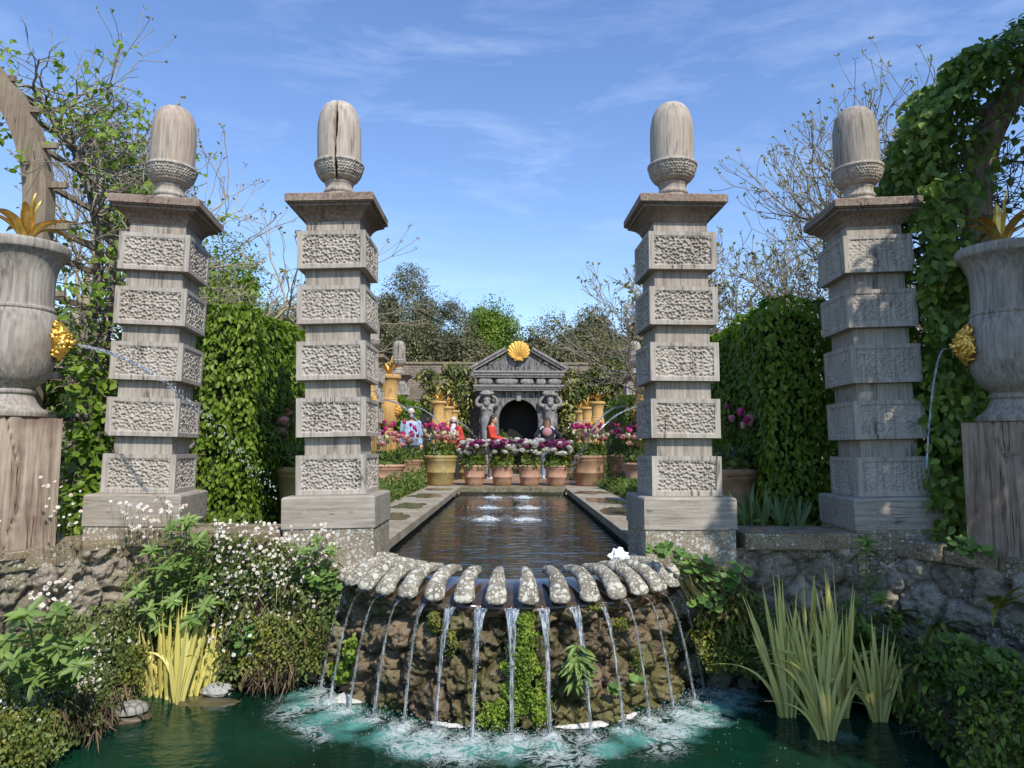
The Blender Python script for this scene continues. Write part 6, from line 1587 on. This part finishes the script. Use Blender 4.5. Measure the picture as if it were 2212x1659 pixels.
# round-leaved lady's mantle
def mantle(label, blobs, seed, n, leaf=0.07, mat=LEAF_MANT, Yo=0.12):
    rng = np.random.default_rng(seed); c0 = blobs[0]; b = P(c0[0], c0[1]+c0[3], YW(c0[0], c0[1])-Yo); t = thing('lady_mantle', label, 'plant', b, 0); mb = MB(); st = []
    for (px, py, rx, ry) in blobs:
        m = int(n*rx*ry/sum(q[2]*q[3] for q in blobs)); a = rng.uniform(0, 2*PI, m); q = np.sqrt(rng.uniform(0, 1, m))
        p = np.array([P(px+rx*u*math.cos(v), py+ry*u*math.sin(v), YW(px, py)-Yo-rng.uniform(0, .12)*(1-u*0.5))[:] for u, v in zip(q, a)])-np.array(b)
        for w in p:
            N = nrm(np.array([rng.normal(0, .35), -0.6, 0.8+rng.normal(0, .25)])); T = nrm(np.cross(N, [1, 0.2, 0])); S = np.cross(N, T); k = 16; an = np.arange(k)*2*PI/k
            rad = leaf*0.5*rng.uniform(0.6, 1.15)*(1+0.10*np.cos(an*8))*np.where(np.arange(k) == 0, 0.35, 1); ring = w+(np.cos(an)*rad)[:, None]*T+(np.sin(an)*rad)[:, None]*S+N*(0.16*rad*np.cos(an*8))[:, None]
            mb.add(np.vstack([w-N*leaf*0.1, ring]), [np.array([(0, 1+i, 1+(i+1) % k) for i in range(k)])], rng.uniform(0, 1)); st.append((w-N*leaf*0.1, w*0.4, 0.0018, 0.002))
    obj('foliage', mb, mat, t, attr=True); obj('stems', segmesh(st, 3), DSTEM, t)
mantle('round-leaved plant by the left pedestal beside the shell lip', [(695, 1245, 32, 22), (715, 1270, 18, 14)], 1, 34)
mantle('round-leaved plant hanging over the middle of the left bank', [(535, 1370, 40, 24), (575, 1345, 16, 14), (520, 1400, 16, 16)], 2, 38)
mantle('trailing round-leaved plant beside the right end of the shell lip', [(1440, 1185, 44, 16), (1500, 1215, 48, 22), (1560, 1250, 38, 24), (1530, 1300, 40, 22), (1600, 1225, 26, 16)], 3, 120, 0.062, Yo=0.22)
mantle('round-leaved plant on the coping at the foot of the right urn', [(2070, 1170, 28, 16), (2110, 1185, 34, 12)], 4, 34, 0.07, Yo=-0.02)
mantle('dark round-leaved plant low on the right bank', [(2060, 1400, 55, 35), (2110, 1470, 50, 30), (2160, 1420, 40, 30)], 5, 110, 0.07, mat=LEAF_DK, Yo=0.1)
mantle('small round-leaved plant on the tufa wall behind the right streams', [(1375, 1465, 14, 10), (1325, 1485, 16, 10)], 6, 16, 0.05, Yo=0.62)
# hart's-tongue ferns
def fern(label, px, py, n, Ls, seed, mat=LEAF_FERN, Yo=0.12, updir=0.3):
    rng = np.random.default_rng(seed); b = np.array(P(px, py, YW(px, py)-Yo)); t = thing('hart_tongue_fern', label, 'fern', b, 0, 'ferns on the right bank'); 
    mb = MB()
    for k in range(n):
        a = rng.uniform(-PI, 0.0) if True else 0; L_ = Ls*rng.uniform(0.6, 1.1); d = np.array([math.cos(a)*0.9, -0.45, rng.uniform(updir-0.5, updir+0.5)]); q = np.linspace(0, 1, 9)[:, None]
        c = d*L_*q+np.array([0, -0.1, -1])*L_*0.75*q**2; w = 0.017*np.sin(PI*(0.12+0.86*q))**0.6*(1+0.12*np.sin(q*40+k)); S = nrm(np.cross(d, [0, 0.5, 1.0]))
        X = np.stack([c-S*w, c+np.array([0, 0, -0.004]), c+S*w], 1); grid(mb, X, rnd=rng.uniform(0, 1))
    obj('fronds', mb, mat, t, attr=True)
fern('yellowing strap fern at mid height on the right bank', 1560, 1300, 26, 0.26, 1); fern('drooping pale strap fern nearest the cascade on the right bank', 1600, 1330, 22, 0.28, 2)
fern('browned strap fern between the irises and the cascade', 1530, 1330, 14, 0.2, 3); fern('green strap fern under the coping of the right wall', 1860, 1370, 22, 0.24, 4); fern('strap fern right of the variegated irises', 1930, 1330, 24, 0.22, 5, updir=0.6)
fern('strap fern low on the bank behind the right iris clump', 1960, 1480, 20, 0.24, 6); fern('tall narrow strap fern at the right edge', 2160, 1310, 10, 0.26, 7, updir=1.0)
fern('bright strap fern high on the right bank near the urn post', 2030, 1350, 26, 0.24, 8); fern('pale strap fern between the thin iris and the dark bank plants', 2000, 1440, 26, 0.25, 9); fern('strap fern beside the corner stems of the right wall', 1800, 1400, 20, 0.22, 10)
# mossy cushion plant on the tufa wall
def cushion(name, label, blobs, seed, mat=LEAF_MG2, leaf=0.017, n=9000, asp=0.7, tube_=False):
    rng = np.random.default_rng(seed); Pn = []
    for (px, py, rx, ry) in blobs:
        m = int(n*rx*ry/sum(q[2]*q[3] for q in blobs)); a = rng.uniform(0, 2*PI, m); q = np.sqrt(rng.uniform(0, 1, m))
        for u, v in zip(q, a):
            x, y = px+rx*u*math.cos(v)*(1+0.25*math.sin(v*5)), py+ry*u*math.sin(v); X = (x-CX-2)/F*4.7; Yw = YC-math.sqrt(max(0.1, 1.40**2-X*X))
            Pn.append(P(x, y, Yw-rng.uniform(0, 0.09)*(1-u*u))[:])
    Pn = np.array(Pn); Pn = Pn[fbm(Pn*16+seed, 3, seed) > -0.22]; b = Pn.mean(0); b[2] = Pn[:, 2].min(); t = thing(name, label, 'plant', b, 0); p = Pn-b
    obj('foliage', leaves(MB(), p, (0, -0.8, 0.5), leaf, rng, asp, 0.7, T=(0, -0.3, -0.6), tj=0.8, rnd=np.clip(0.55+fbm(p*12, 2, seed)+rng.normal(0, .2, len(p)), 0, 1)), mat, t, attr=True)
    return t, p
cushion('moss_plant', 'bright green fine-leaved plant cascading down the middle of the tufa wall', [(1135, 1360, 26, 42), (1130, 1430, 42, 48), (1145, 1500, 38, 52), (1075, 1545, 40, 38), (1110, 1510, 34, 40), (1060, 1560, 24, 28), (1165, 1545, 22, 25)], 1, n=11000)
cushion('moss_plant', 'little green plant under the shell lip left of centre', [(938, 1345, 14, 26), (975, 1385, 14, 34)], 2, LEAF_MOSS, 0.015, 1400)
cushion('moss_plant', 'olive moss patch on the right part of the tufa wall', [(1345, 1345, 20, 14), (1290, 1310, 22, 8), (1380, 1430, 16, 30)], 3, LEAF_MOSS, 0.014, 1400)
cushion('moss_plant', 'green seedlings at the left foot of the tufa wall', [(735, 1450, 20, 24), (760, 1405, 14, 30)], 4, LEAF_MG2, 0.04, 420)
def wallplant(label, px, py, ry, seed, n=80, leaf=0.10):
    rng = np.random.default_rng(seed); X = (px-CX-2)/F*4.6; Yw = YC-math.sqrt(1.44**2-X*X); b = np.array(P(px, py+ry, Yw)); t = thing('wall_plant', label, 'plant', b, 0); mb = MB()
    for k in range(n//9):
        p = np.array(P(px+rng.uniform(-16, 16), py+rng.uniform(-ry, ry), Yw-0.03-rng.uniform(0, .05)))-b; a = rng.uniform(0, 2*PI, 9); T = np.c_[np.cos(a), -0.5+0*a, 0.3*np.sin(a)-0.25]
        leaves(mb, np.tile(p, (9, 1)), (0, -0.6, 0.8), leaf, rng, 0.25, 0.2, T=T, tj=0.15, curl=0.35)
    obj('foliage', mb, LEAF_SP, t, attr=True)
wallplant('strap-leaved green plant rooted in the tufa wall right of centre', 1255, 1440, 46, 2, 110)

# variegated irises standing in the pool
m = M_('variegated iris leaf')
ac = m.attr('rnd'); col = m.ramp(ac, [(0.0, (0.10, 0.19, 0.04)), (0.42, (0.14, 0.22, 0.05)), (0.5, (0.52, 0.53, 0.13)), (0.85, (0.80, 0.70, 0.20)), (1.0, (0.78, 0.72, 0.26))])
IRIS = m.pbr(col, 0.5); tl = m.n('ShaderNodeBsdfTranslucent', {'Color': col}); mx = m.n('ShaderNodeMixShader', {0: 0.25, 1: m.p.outputs[0], 2: tl.outputs[0]}); m.l(mx.outputs[0], m.out.inputs[0])
IRISG = leafmat('iris leaf', (0.09, 0.17, 0.07), (0.13, 0.22, 0.09), (0.19, 0.28, 0.12), 0.2)
def iris(base, H, n, spread, seed, label, group, mat=None, lean=0.0, w0=0.019, fold=0.12):
    rng = np.random.default_rng(seed); t = thing('iris_clump', label, 'iris', base, rng.uniform(-.4, .4), group); mb = MB()
    for k in range(n):
        f = (k/(n-1)*2-1)*1.0 if n > 1 else 0; h = H*rng.uniform(0.55, 1.0)*(1-0.2*abs(f)); q = np.linspace(0, 1, 12)[:, None]
        a = rng.normal(0, 0.25); ox = f*spread*0.22+rng.normal(0, .01); oy = rng.normal(0, .02); tx = f*spread*rng.uniform(0.6, 1.1)+lean; ty = rng.normal(0, 0.05)
        bend = (q**3)*(rng.uniform(0, 1) < fold)*h*0.5
        c = np.concatenate([ox+tx*q**1.3+bend*np.sign(f+.01)*0.8, oy+ty*q, h*q-bend*0.9], 1)
        w = w0*rng.uniform(0.75, 1.15)*np.sin(PI*np.clip(0.16+0.80*q, 0, 1))**0.7*(1-0.0*q); w = w*np.clip((1.02-q)/0.28, 0, 1)**0.8
        yaw = rng.normal(0, 0.5); S = np.array([math.cos(yaw), math.sin(yaw), 0])
        X = np.stack([c-S*w, c-S*w*0.5+np.array([0, -0.003, 0]), c+S*w*0.5+np.array([0, -0.003, 0]), c+S*w], 1)
        side = rng.uniform(0, 1) < 0.5; base_r = rng.uniform(0.78, 1.0)
        r_ = np.array([0.25, base_r, base_r, base_r] if side else [base_r, base_r, base_r, 0.25]) if mat is None else np.full(4, rng.uniform(0, 1))
        grid(mb, X, rnd=np.tile(r_, 12))
    obj('leaves', mb, mat or IRIS, t, attr=True)
LG = 'variegated irises at the left water edge'
for k, (px, py, h, n, lb) in enumerate([(303, 1505, 0.60, 8, 'leftmost yellow-striped iris fan at the left water edge'), (345, 1510, 0.78, 10, 'second yellow-striped iris fan from the left, tallest blades'), (367, 1514, 0.70, 8, 'yellow-striped iris fan standing behind the tallest one'), (385, 1520, 0.74, 10, 'yellow-striped iris fan nearest the water, left group'), (417, 1506, 0.74, 9, 'yellow-striped iris fan fourth from the turtle'), (446, 1500, 0.66, 8, 'rightmost yellow-striped iris fan beside the grey rock'), (322, 1508, 0.5, 6, 'short yellow-striped iris fan behind the leftmost one')]):
    iris(G(px, py, WZ), h*1.02, n+3, 0.12, 10+k, lb, LG, lean=(0.05 if k in (3, 4, 5) else -0.02), fold=0.04)
RG_ = 'variegated irises at the right water edge'
for k, (px, py, h, n, sp, lb) in enumerate([(1703, 1545, 0.98, 30, 0.2, 'big striped iris clump at the left of the right-hand group'), (1750, 1528, 1.03, 32, 0.2, 'big striped iris clump standing behind its neighbours'), (1775, 1560, 0.95, 30, 0.2, 'big striped iris clump in the middle, nearest the splash'), (1820, 1545, 1.12, 30, 0.18, 'tallest striped iris clump of the right-hand group'), (1790, 1595, 0.48, 16, 0.2, 'short bent pale iris clump lowest in the water'), (1898, 1553, 0.72, 26, 0.18, 'smaller striped iris clump right of the big ones'), (1950, 1550, 0.6, 6, 0.08, 'thin upright iris at the right end of the group')]):
    iris(G(px, py, WZ), h*0.97, n, sp, 30+k, lb, RG_, lean=-0.03, fold=0.24, w0=0.0165)
for k, (px, n) in enumerate([(1618, 9), (1648, 10), (1690, 9), (1722, 6)]):
    iris(P(px, 1135, 6.15+0.08*k), 0.46-0.03*k, n, 0.14, 50+k, 'grey-green iris fan behind the right coping, %s from the pillar' % ORD[k], 'green irises behind the right coping', IRISG, w0=0.024, fold=0.05)

# rocks and terrapin
t_ = obj('rock', ell(MB(), (0, 0, 0), (0.11, 0.08, 0.055), 20, nz=0.45, f=5, seed=4), STONE_ROCK, loc=G(472, 1503, WZ)+Vector((0, 0, 0.03)), smooth=False); tag(t_, 'flat pale grey rock in the water beside the left irises', 'rock')
t_ = obj('rock', ell(MB(), (0, 0, 0), (0.16, 0.11, 0.05), 20, nz=0.4, f=5, seed=7), simple('wet brown rock', (0.10, 0.075, 0.045), 0.5, bump=0.6), loc=G(268, 1560, WZ)+Vector((0, 0.03, 0.0))); tag(t_, 'low wet brown rock under the terrapin', 'rock')
t_ = obj('rock', ell(MB(), (0, 0, 0), (0.32, 0.16, 0.03), 20, nz=0.4, f=5, seed=9), simple('submerged rock', (0.09, 0.08, 0.04), 0.3, bump=0.4), loc=G(430, 1520, WZ)+Vector((0, 0.02, -0.022))); tag(t_, 'submerged flat brown stone at the feet of the left irises', 'rock')
tp = thing('terrapin', 'grey-shelled terrapin resting on a wet rock at the left water edge', 'terrapin', G(278, 1560, WZ)+Vector((0, 0.02, 0.03)), R(20))
n = 26; th = np.linspace(0, PI/2, 16)[:, None]; ph = (np.arange(n*3)*2*PI/(n*3))[None]
cells = np.array([(0, 0)]+[(0.052*math.cos(a), 0.045*math.sin(a)) for a in np.arange(6)*PI/3]+[(0.092*math.cos(a), 0.075*math.sin(a)) for a in np.arange(12)*PI/6+.2])
X = np.stack([0.105*np.sin(th)*np.cos(ph), 0.082*np.sin(th)*np.sin(ph), 0.062*np.cos(th)**0.8*np.ones_like(ph)+0.018], 2); f1, f2, ix = voro(X.reshape(-1, 3)[:, :2], cells); e = np.clip((f2-f1)/0.012, 0, 1).reshape(X.shape[:2]); X *= (1+0.045*e)[:, :, None]
X = np.concatenate([X, X[:, :1]], 1); sh_ = MB(); grid(sh_, X)
mm = M_('terrapin shell'); SHELL = mm.pbr(mm.ramp(mm.attr('edge'), [(0.0, (0.07, 0.06, 0.045)), (0.7, (0.20, 0.19, 0.165)), (1.0, (0.28, 0.265, 0.23))]), 0.6)
obj('shell', sh_, SHELL, tp, extra={'edge': np.concatenate([e, e[:, :1]], 1).ravel()})
bdm = MB(); ell(bdm, (0, 0, 0.015), (0.098, 0.076, 0.014), 20)
tube(bdm, spline([(-0.085, 0, 0.018), (-0.115, -0.005, 0.024), (-0.135, -0.008, 0.032)], 6), [0.015, 0.013, 0.014, 0.017, 0.018, 0.012], 10)
for (x, y, a) in ((-0.07, -0.07, -2.3), (0.07, -0.07, -0.8), (-0.07, 0.07, 2.3), (0.07, 0.07, 0.8)): tube(bdm, spline([(x*0.8, y*0.8, 0.012), (x+0.02*math.cos(a), y+0.02*math.sin(a), 0.004), (x+0.045*math.cos(a), y+0.045*math.sin(a), -0.012)], 6), [0.014, 0.013, 0.012, 0.012, 0.013, 0.008], 8)
tube(bdm, [(0.09, 0, 0.012), (0.13, 0.01, 0.002)], [0.008, 0.002], 6)
obj('body', bdm, simple('terrapin skin', (0.05, 0.055, 0.03), 0.5), tp)
tis = MB(); ell(tis, (0, 0, 0.03), (0.055, 0.03, 0.05), 22, nz=1.3, f=14, seed=4); ell(tis, (0.05, 0, 0.01), (0.04, 0.02, 0.018), 16, nz=1.0, f=14, seed=8)
tag(obj('crumpled_tissue', tis, simple('white tissue', (0.85, 0.85, 0.87), 0.8, nz=0.03), smooth=False, loc=Vector((0.80, 5.30, -0.025))), 'crumpled white tissue lying on the right end of the shell lip', 'tissue')
# little bird-sized insect in the sky is left out; a clump of dry twigs sits on the pedestal plants
# ============================================================ people
def remesh(mb, vox):
    me = mb.mesh('tmp', True); o = bpy.data.objects.new('tmp', me); C.objects.link(o)
    md = o.modifiers.new('r', 'REMESH'); md.mode = 'VOXEL'; md.voxel_size = vox; md.use_smooth_shade = True
    ms = o.modifiers.new('s', 'SMOOTH'); ms.iterations = 2; ms.factor = 0.5
    dg = bpy.context.evaluated_depsgraph_get(); r = bpy.data.meshes.new_from_object(o.evaluated_get(dg)); bpy.data.objects.remove(o); return r
def cone(mb, a, b, ra, rb, sq=1.0):
    a, b = np.array(a), np.array(b); n = 7; q = np.linspace(0, 1, n); tube(mb, a+(b-a)*q[:, None], ra+(rb-ra)*q, 12, flat=sq); ell(mb, a, (ra, ra*1, ra), 12); ell(mb, b, (rb, rb, rb), 12)
SKIN = M_('skin'); SKIN = SKIN.pbr((0.56, 0.33, 0.235), 0.5, **{'Subsurface Weight': 0.08})
def hand(mb, w, d, s=1.0, curl=0.5, side=1):
    """palm, four fingers, thumb; w wrist, d pointing direction"""
    w = np.array(w, float); d = nrm(np.array(d, float)); up_ = np.array([0, 0, 1.0]) if abs(d[2]) < 0.8 else np.array([0, -1.0, 0]); sd = nrm(np.cross(d, up_)); nn_ = np.cross(sd, d)
    tube(mb, [w, w+d*0.04*s, w+d*0.085*s], np.array([0.024, 0.036, 0.034])*s, 10, flat=0.5, up=nn_)
    for k in range(4):
        o = w+d*0.08*s+sd*(k-1.5)*0.019*s; L_ = (0.068, 0.078, 0.073, 0.056)[k]*s; c = curl
        tube(mb, [o, o+d*L_*0.45-nn_*L_*0.12*c, o+d*L_*0.8-nn_*L_*0.45*c, o+d*L_*0.95-nn_*L_*0.85*c], np.array([0.0095, 0.009, 0.008, 0.006])*s, 8)
    o = w+d*0.03*s+sd*side*0.03*s; tube(mb, [o, o+d*0.03*s+sd*side*0.022*s, o+d*0.06*s+sd*side*0.026*s-nn_*0.01], np.array([0.013, 0.011, 0.008])*s, 8)
def person(label, x, y, rz, H, J, top, trousers, shoes, hair, sleeves, hairf, glasses=False, extra=None, belly=1.0, base=0.0, hem=0.0, skin=SKIN, beard=None, width=1.0):
    """J: elbow/wrist points for a body of height 1.75 facing -Y; everything scaled by H/1.75"""
    t = thing('person', label, 'person', (x, y, base), rz); s = H/1.75; W = width
    hc = np.array(J.get('head', (0, -0.02, 1.635))); tilt = J.get('tilt', 0.0)
    Mh = Matrix.Rotation(J.get('turn', 0.0), 3, 'Z') @ Matrix.Rotation(tilt, 3, 'X')
    def hp(v): return hc+np.array(Mh @ Vector(v))
    lean = np.array([J.get('leanx', 0), J.get('lean', 0), 0]); sho = 1.43; hip = 0.92
    def T(z): return lean*np.clip((z-hip)/(sho-hip), 0, 1.2)
    def torso(mb, inf, z0=0.86, z1=1.46, open_=False):
        zs_ = np.array([0.80, 0.90, 1.0, 1.12, 1.25, 1.36, 1.42, 1.47]); rx = np.array([.165, .175, .160, .148, .162, .178, .165, .07])*W; ry = np.array([.115, .125, .118*belly, .115*belly, .118, .112, .09, .065])
        zz = np.linspace(max(z0, .8), z1, 16); mbx = np.interp(zz, zs_, rx)+inf; mby = np.interp(zz, zs_, ry)+inf; n = 24; a = np.arange(n)*2*PI/n
        V = np.stack([T(zz)[:, 0:1] if False else (lean[0]*np.clip((zz-hip)/(sho-hip), 0, 1.2))[:, None]+mbx[:, None]*np.cos(a)[None], (lean[1]*np.clip((zz-hip)/(sho-hip), 0, 1.2))[:, None]-0.03*(belly-1)*4*np.exp(-((zz-1.05)/0.15)**2)[:, None]+mby[:, None]*np.sin(a)[None], zz[:, None]*np.ones(n)[None]], 2).reshape(-1, 3)
        i = np.arange(15)[:, None]*n; k = np.arange(n)[None]; k2 = (k+1) % n; mb.add(V, [np.stack([i+k, i+k2, i+n+k2, i+n+k], 2).reshape(-1, 4)]); b0 = mb.n-16*n; mb.F.append(np.array([list(range(n))[::-1]])+b0); mb.F.append(np.array([list(range(n))])+b0+15*n)
    sh = {e: np.array([e*0.175*W, 0, 1.41])+lean for e in (-1, 1)}
    legs = J.get('legs', {-1: ((-0.09, 0, 0.88), (-0.10, -0.01, 0.49), (-0.10, 0.02, 0.09)), 1: ((0.09, 0, 0.88), (0.10, -0.01, 0.49), (0.10, 0.02, 0.09))})
    b = MB(); torso(b, 0.0)
    cone(b, np.array([0, 0, 1.42])+lean, hc-np.array([0, -0.015, 0.09]), 0.058, 0.052)
    # head with features
    ell(b, hc, (0.074, 0.092, 0.112), 24, M=Mh); ell(b, hp((0, -0.035, -0.055)), (0.052, 0.058, 0.06), 16, M=Mh)
    ell(b, hp((0, -0.098, -0.015)), (0.013, 0.020, 0.024), 10, M=Mh); ell(b, hp((0, -0.088, -0.058)), (0.024, 0.011, 0.007), 10, M=Mh); ell(b, hp((0, -0.085, -0.068)), (0.02, 0.01, 0.006), 10, M=Mh); ell(b, hp((0, -0.083, 0.022)), (0.05, 0.014, 0.010), 10, M=Mh)
    for e in (-1, 1): ell(b, hp((e*0.074, 0.0, -0.012)), (0.010, 0.020, 0.030), 10, M=Mh); ell(b, hp((e*0.036, -0.07, -0.03)), (0.02, 0.02, 0.018), 8, M=Mh)
    for e in (-1, 1):
        el, wr, hd = [np.array(q) for q in J[e]]
        cone(b, sh[e], el, 0.048, 0.038); cone(b, el, wr, 0.037, 0.025); hand(b, wr, hd, 1.0, 0.6, -e)
        a, k, f = [np.array(q) for q in legs[e]]
        cone(b, a, k, 0.082, 0.054); cone(b, k, f, 0.052, 0.036); cone(b, f+[0, 0, -0.03], f+[0, -0.12, -0.055], 0.036, 0.03)
    b.V = [v*s for v in b.V]; bm_ = remesh(b, 0.0085); ob = obj('body', bm_, skin, t)
    g = MB(); torso(g, 0.016, 0.86+hem, 1.445); 
    for e in (-1, 1):
        el, wr = np.array(J[e][0]), np.array(J[e][1]); cone(g, sh[e], sh[e]+(el-sh[e])*min(1, sleeves*2), 0.066, 0.056)
        if sleeves > 0.5: cone(g, el, el+(wr-el)*min(1, (sleeves-0.5)*2), 0.054, 0.040)
    g.V = [v*s for v in g.V]; me = remesh(g, 0.011); obj('top', me, top, t)
    g = MB()
    for e in (-1, 1):
        a, k, f = [np.array(q) for q in legs[e]]; cone(g, a+[0, 0, 0.02], k, 0.102, 0.074); cone(g, k, f+[0, 0, 0.0], 0.072, 0.062)
    zz = np.linspace(0.82, 1.0, 6); ell(g, (0, 0, 0.90), (0.178*W, 0.135, 0.12), 20)
    g.V = [v*s for v in g.V]; obj('trousers', remesh(g, 0.011), trousers, t)
    for e in (-1, 1):
        f = np.array(legs[e][2]); g = MB(); ell(g, f+[0, -0.03, -0.045], (0.044, 0.12, 0.042), 16); ell(g, f+[0, 0.03, -0.03], (0.042, 0.05, 0.05), 14); ell(g, f+[0, -0.10, -0.055], (0.042, 0.06, 0.03), 14); box(g, f+[0, -0.035, -0.082], (0.075, 0.24, 0.018), 0.006); g.V = [v*s for v in g.V]; obj('shoe', remesh(g, 0.008), shoes, t)
    g = MB(); hairf(g, hp, Mh); g.V = [v*s for v in g.V]; obj('hair', g, hair, t)
    if glasses:
        g = MB()
        for e in (-1, 1): ell(g, hp((e*0.033, -0.098, 0.002)), (0.028, 0.008, 0.020), 14, M=Mh); tube(g, [hp((e*0.06, -0.09, 0.006)), hp((e*0.078, 0.0, 0.004))], 0.004, 6)
        tube(g, [hp((-0.012, -0.105, 0.006)), hp((0.012, -0.105, 0.006))], 0.004, 6); g.V = [v*s for v in g.V]; obj('sunglasses', g, SGL, t)
    else:
        g = MB()
        for e in (-1, 1): ell(g, hp((e*0.030, -0.086, 0.002)), (0.010, 0.006, 0.006), 8, M=Mh)
        g.V = [v*s for v in g.V]; obj('eyes', g, SGL, t)
    if beard is not None:
        g = MB(); ell(g, hp((0, -0.066, -0.075)), (0.048, 0.044, 0.038), 16, M=Mh, nz=0.2, f=12); ell(g, hp((0, -0.098, -0.045)), (0.03, 0.010, 0.008), 10, M=Mh); g.V = [v*s for v in g.V]; obj('beard', g, beard, t)
    if extra: extra(t, s, lean)
    return t
SGL = simple('dark lens', (0.012, 0.012, 0.014), 0.15, nz=0)
def cloth(name, c, sc__=25): return simple(name, c, 0.9, nz=0.12, sc_=sc__, bump=0.25)
LB, DENIM, RED, GREYT, BLACK, WHITE_, NAVY = cloth('light blue cotton', (0.34, 0.47, 0.68)), cloth('denim', (0.06, 0.10, 0.17)), cloth('red knit', (0.58, 0.06, 0.04)), cloth('grey cotton', (0.17, 0.165, 0.15)), cloth('black cotton', (0.025, 0.025, 0.03)), cloth('white canvas', (0.72, 0.72, 0.74)), cloth('navy cloth', (0.02, 0.022, 0.04))
PALEJ = cloth('pale denim', (0.30, 0.38, 0.48)); PRINT = M_('black and white print'); v_ = PRINT.n('ShaderNodeTexVoronoi', {'Vector': PRINT.coord(), 'Scale': 34.0}); PRINT = PRINT.pbr(PRINT.ramp(v_.outputs['Distance'], [(0.28, (0.05, 0.05, 0.06)), (0.36, (0.75, 0.75, 0.75))]), 0.9)
HGREY, HDARK, HBR = simple('grey hair', (0.60, 0.60, 0.60), 0.6, nz=0.3, sc_=60), simple('dark brown hair', (0.035, 0.02, 0.013), 0.45, nz=0.3, sc_=60), simple('brown hair', (0.16, 0.085, 0.045), 0.45, nz=0.35, sc_=60)
def short_hair(g, hp, Mh):
    ell(g, hp((0, 0.020, 0.036)), (0.086, 0.094, 0.098), 24, M=Mh, nz=0.12, f=14)
    for e in (-1, 1): ell(g, hp((e*0.066, 0.025, 0.0)), (0.018, 0.045, 0.05), 12, M=Mh, nz=0.2, f=14)
def long_hair(Ln, back=0.0, w=0.085):
    def f(g, hp, Mh):
        ell(g, hp((0, 0.02, 0.026)), (0.084, 0.093, 0.100), 24, M=Mh, nz=0.08, f=14); rg = random.Random(5)
        for k in range(46):
            a = PI*(0.02+0.96*k/45); x0, y0 = math.cos(a)*w, 0.02+abs(math.sin(a))*0.075
            p = [hp((x0*0.6, y0*0.6, 0.085)), hp((x0*1.0, y0*1.05, 0.0)), hp((x0*1.1, y0*1.15+back*.4, -0.5*Ln)), hp((x0*1.0+rg.gauss(0, .015), y0*1.15+back, -Ln*rg.uniform(0.85, 1.1)))]
            tube(g, spline(p, 12), np.linspace(0.016, 0.007, 12), 6)
    return f
ARMS_DOWN = {-1: ((-0.255, 0.03, 1.14), (-0.25, -0.03, 0.90), (0.05, -0.25, -1)), 1: ((0.255, 0.03, 1.14), (0.25, -0.03, 0.90), (-0.05, -0.25, -1))}
person('grey-haired bearded man in sunglasses, light blue long-sleeved shirt and jeans', xat(886, 1035, 17.2), 17.2, R(18), 1.77, dict(ARMS_DOWN, **{'head': (0, -0.03, 1.645), 'turn': R(5)}), LB, DENIM, WHITE_, HGREY, 0.97, short_hair, True, belly=1.35, beard=HGREY, width=1.12)
person('grey-haired woman in sunglasses and red cardigan looking down behind the large left pot', xat(979, 1035, 17.9), 17.9, R(4), 1.62, {-1: ((-0.26, 0.0, 1.14), (-0.14, -0.24, 1.12), (0.8, -0.5, 0)), 1: ((0.26, 0.0, 1.14), (0.14, -0.24, 1.12), (-0.8, -0.5, 0)), 'head': (0, -0.075, 1.615), 'tilt': R(22), 'lean': -0.05}, RED, BLACK, BLACK, HGREY, 0.95, long_hair(0.20, 0.0, 0.092), True,
       extra=lambda t, s, lean: obj('printed_scarf', (lambda g: (ell(g, (0, -0.125, 1.22), (0.085, 0.045, 0.25), 18, nz=0.1), g)[1])(MB()), PRINT, t))
person('dark-haired woman in a red jumper and grey trousers, standing side on', xat(1062, 1035, 18.4), 18.4, R(78), 1.68, {-1: ((-0.225, -0.06, 1.15), (-0.12, -0.33, 1.10), (0.2, -1, 0.05)), 1: ((0.225, -0.06, 1.15), (0.12, -0.33, 1.10), (-0.2, -1, 0.05)), 'head': (0, -0.05, 1.63), 'tilt': R(12)}, RED, GREYT, WHITE_, HDARK, 0.97, long_hair(0.30, 0.03), False, belly=1.25, width=1.05)
def hood(t, s, lean):
    m = M_('pink tartan'); ck = m.n('ShaderNodeTexChecker', {'Vector': m.coord(), 'Color1': (0.55, 0.16, 0.22, 1), 'Color2': (0.05, 0.03, 0.05, 1), 'Scale': 30.0}); TART = m.pbr(m.mix(0.35, ck.outputs[0], (0.7, 0.45, 0.48)), 0.9)
    g = MB(); ell(g, (0, 0.115, 1.31), (0.135, 0.075, 0.135), 22, nz=0.1); g.V = [v*s for v in g.V]; obj('tartan_hood', g, TART, t)
    g = MB()
    for e in (-1, 1): tube(g, spline([(e*0.06, 0.05, 1.47), (e*0.16, 0.07, 1.43), (e*0.20, 0.06, 1.38)], 10), [0.024]*10, 8)
    g.V = [v*s for v in g.V]; obj('pale_shoulder_panel', g, WHITE_, t)
person('long-haired woman seen from behind in a navy jacket with tartan hood', xat(1183, 1035, 18.6), 18.6, R(176), 1.66, {-1: ((-0.33, 0.02, 1.20), (-0.20, -0.20, 1.10), (0.8, -0.6, 0)), 1: ((0.33, 0.02, 1.20), (0.20, -0.20, 1.10), (-0.8, -0.6, 0)), 'head': (0, -0.03, 1.63), 'tilt': R(8)}, NAVY, PALEJ, WHITE_, HBR, 0.97, long_hair(0.30, 0.05), False, extra=hood, width=1.12)
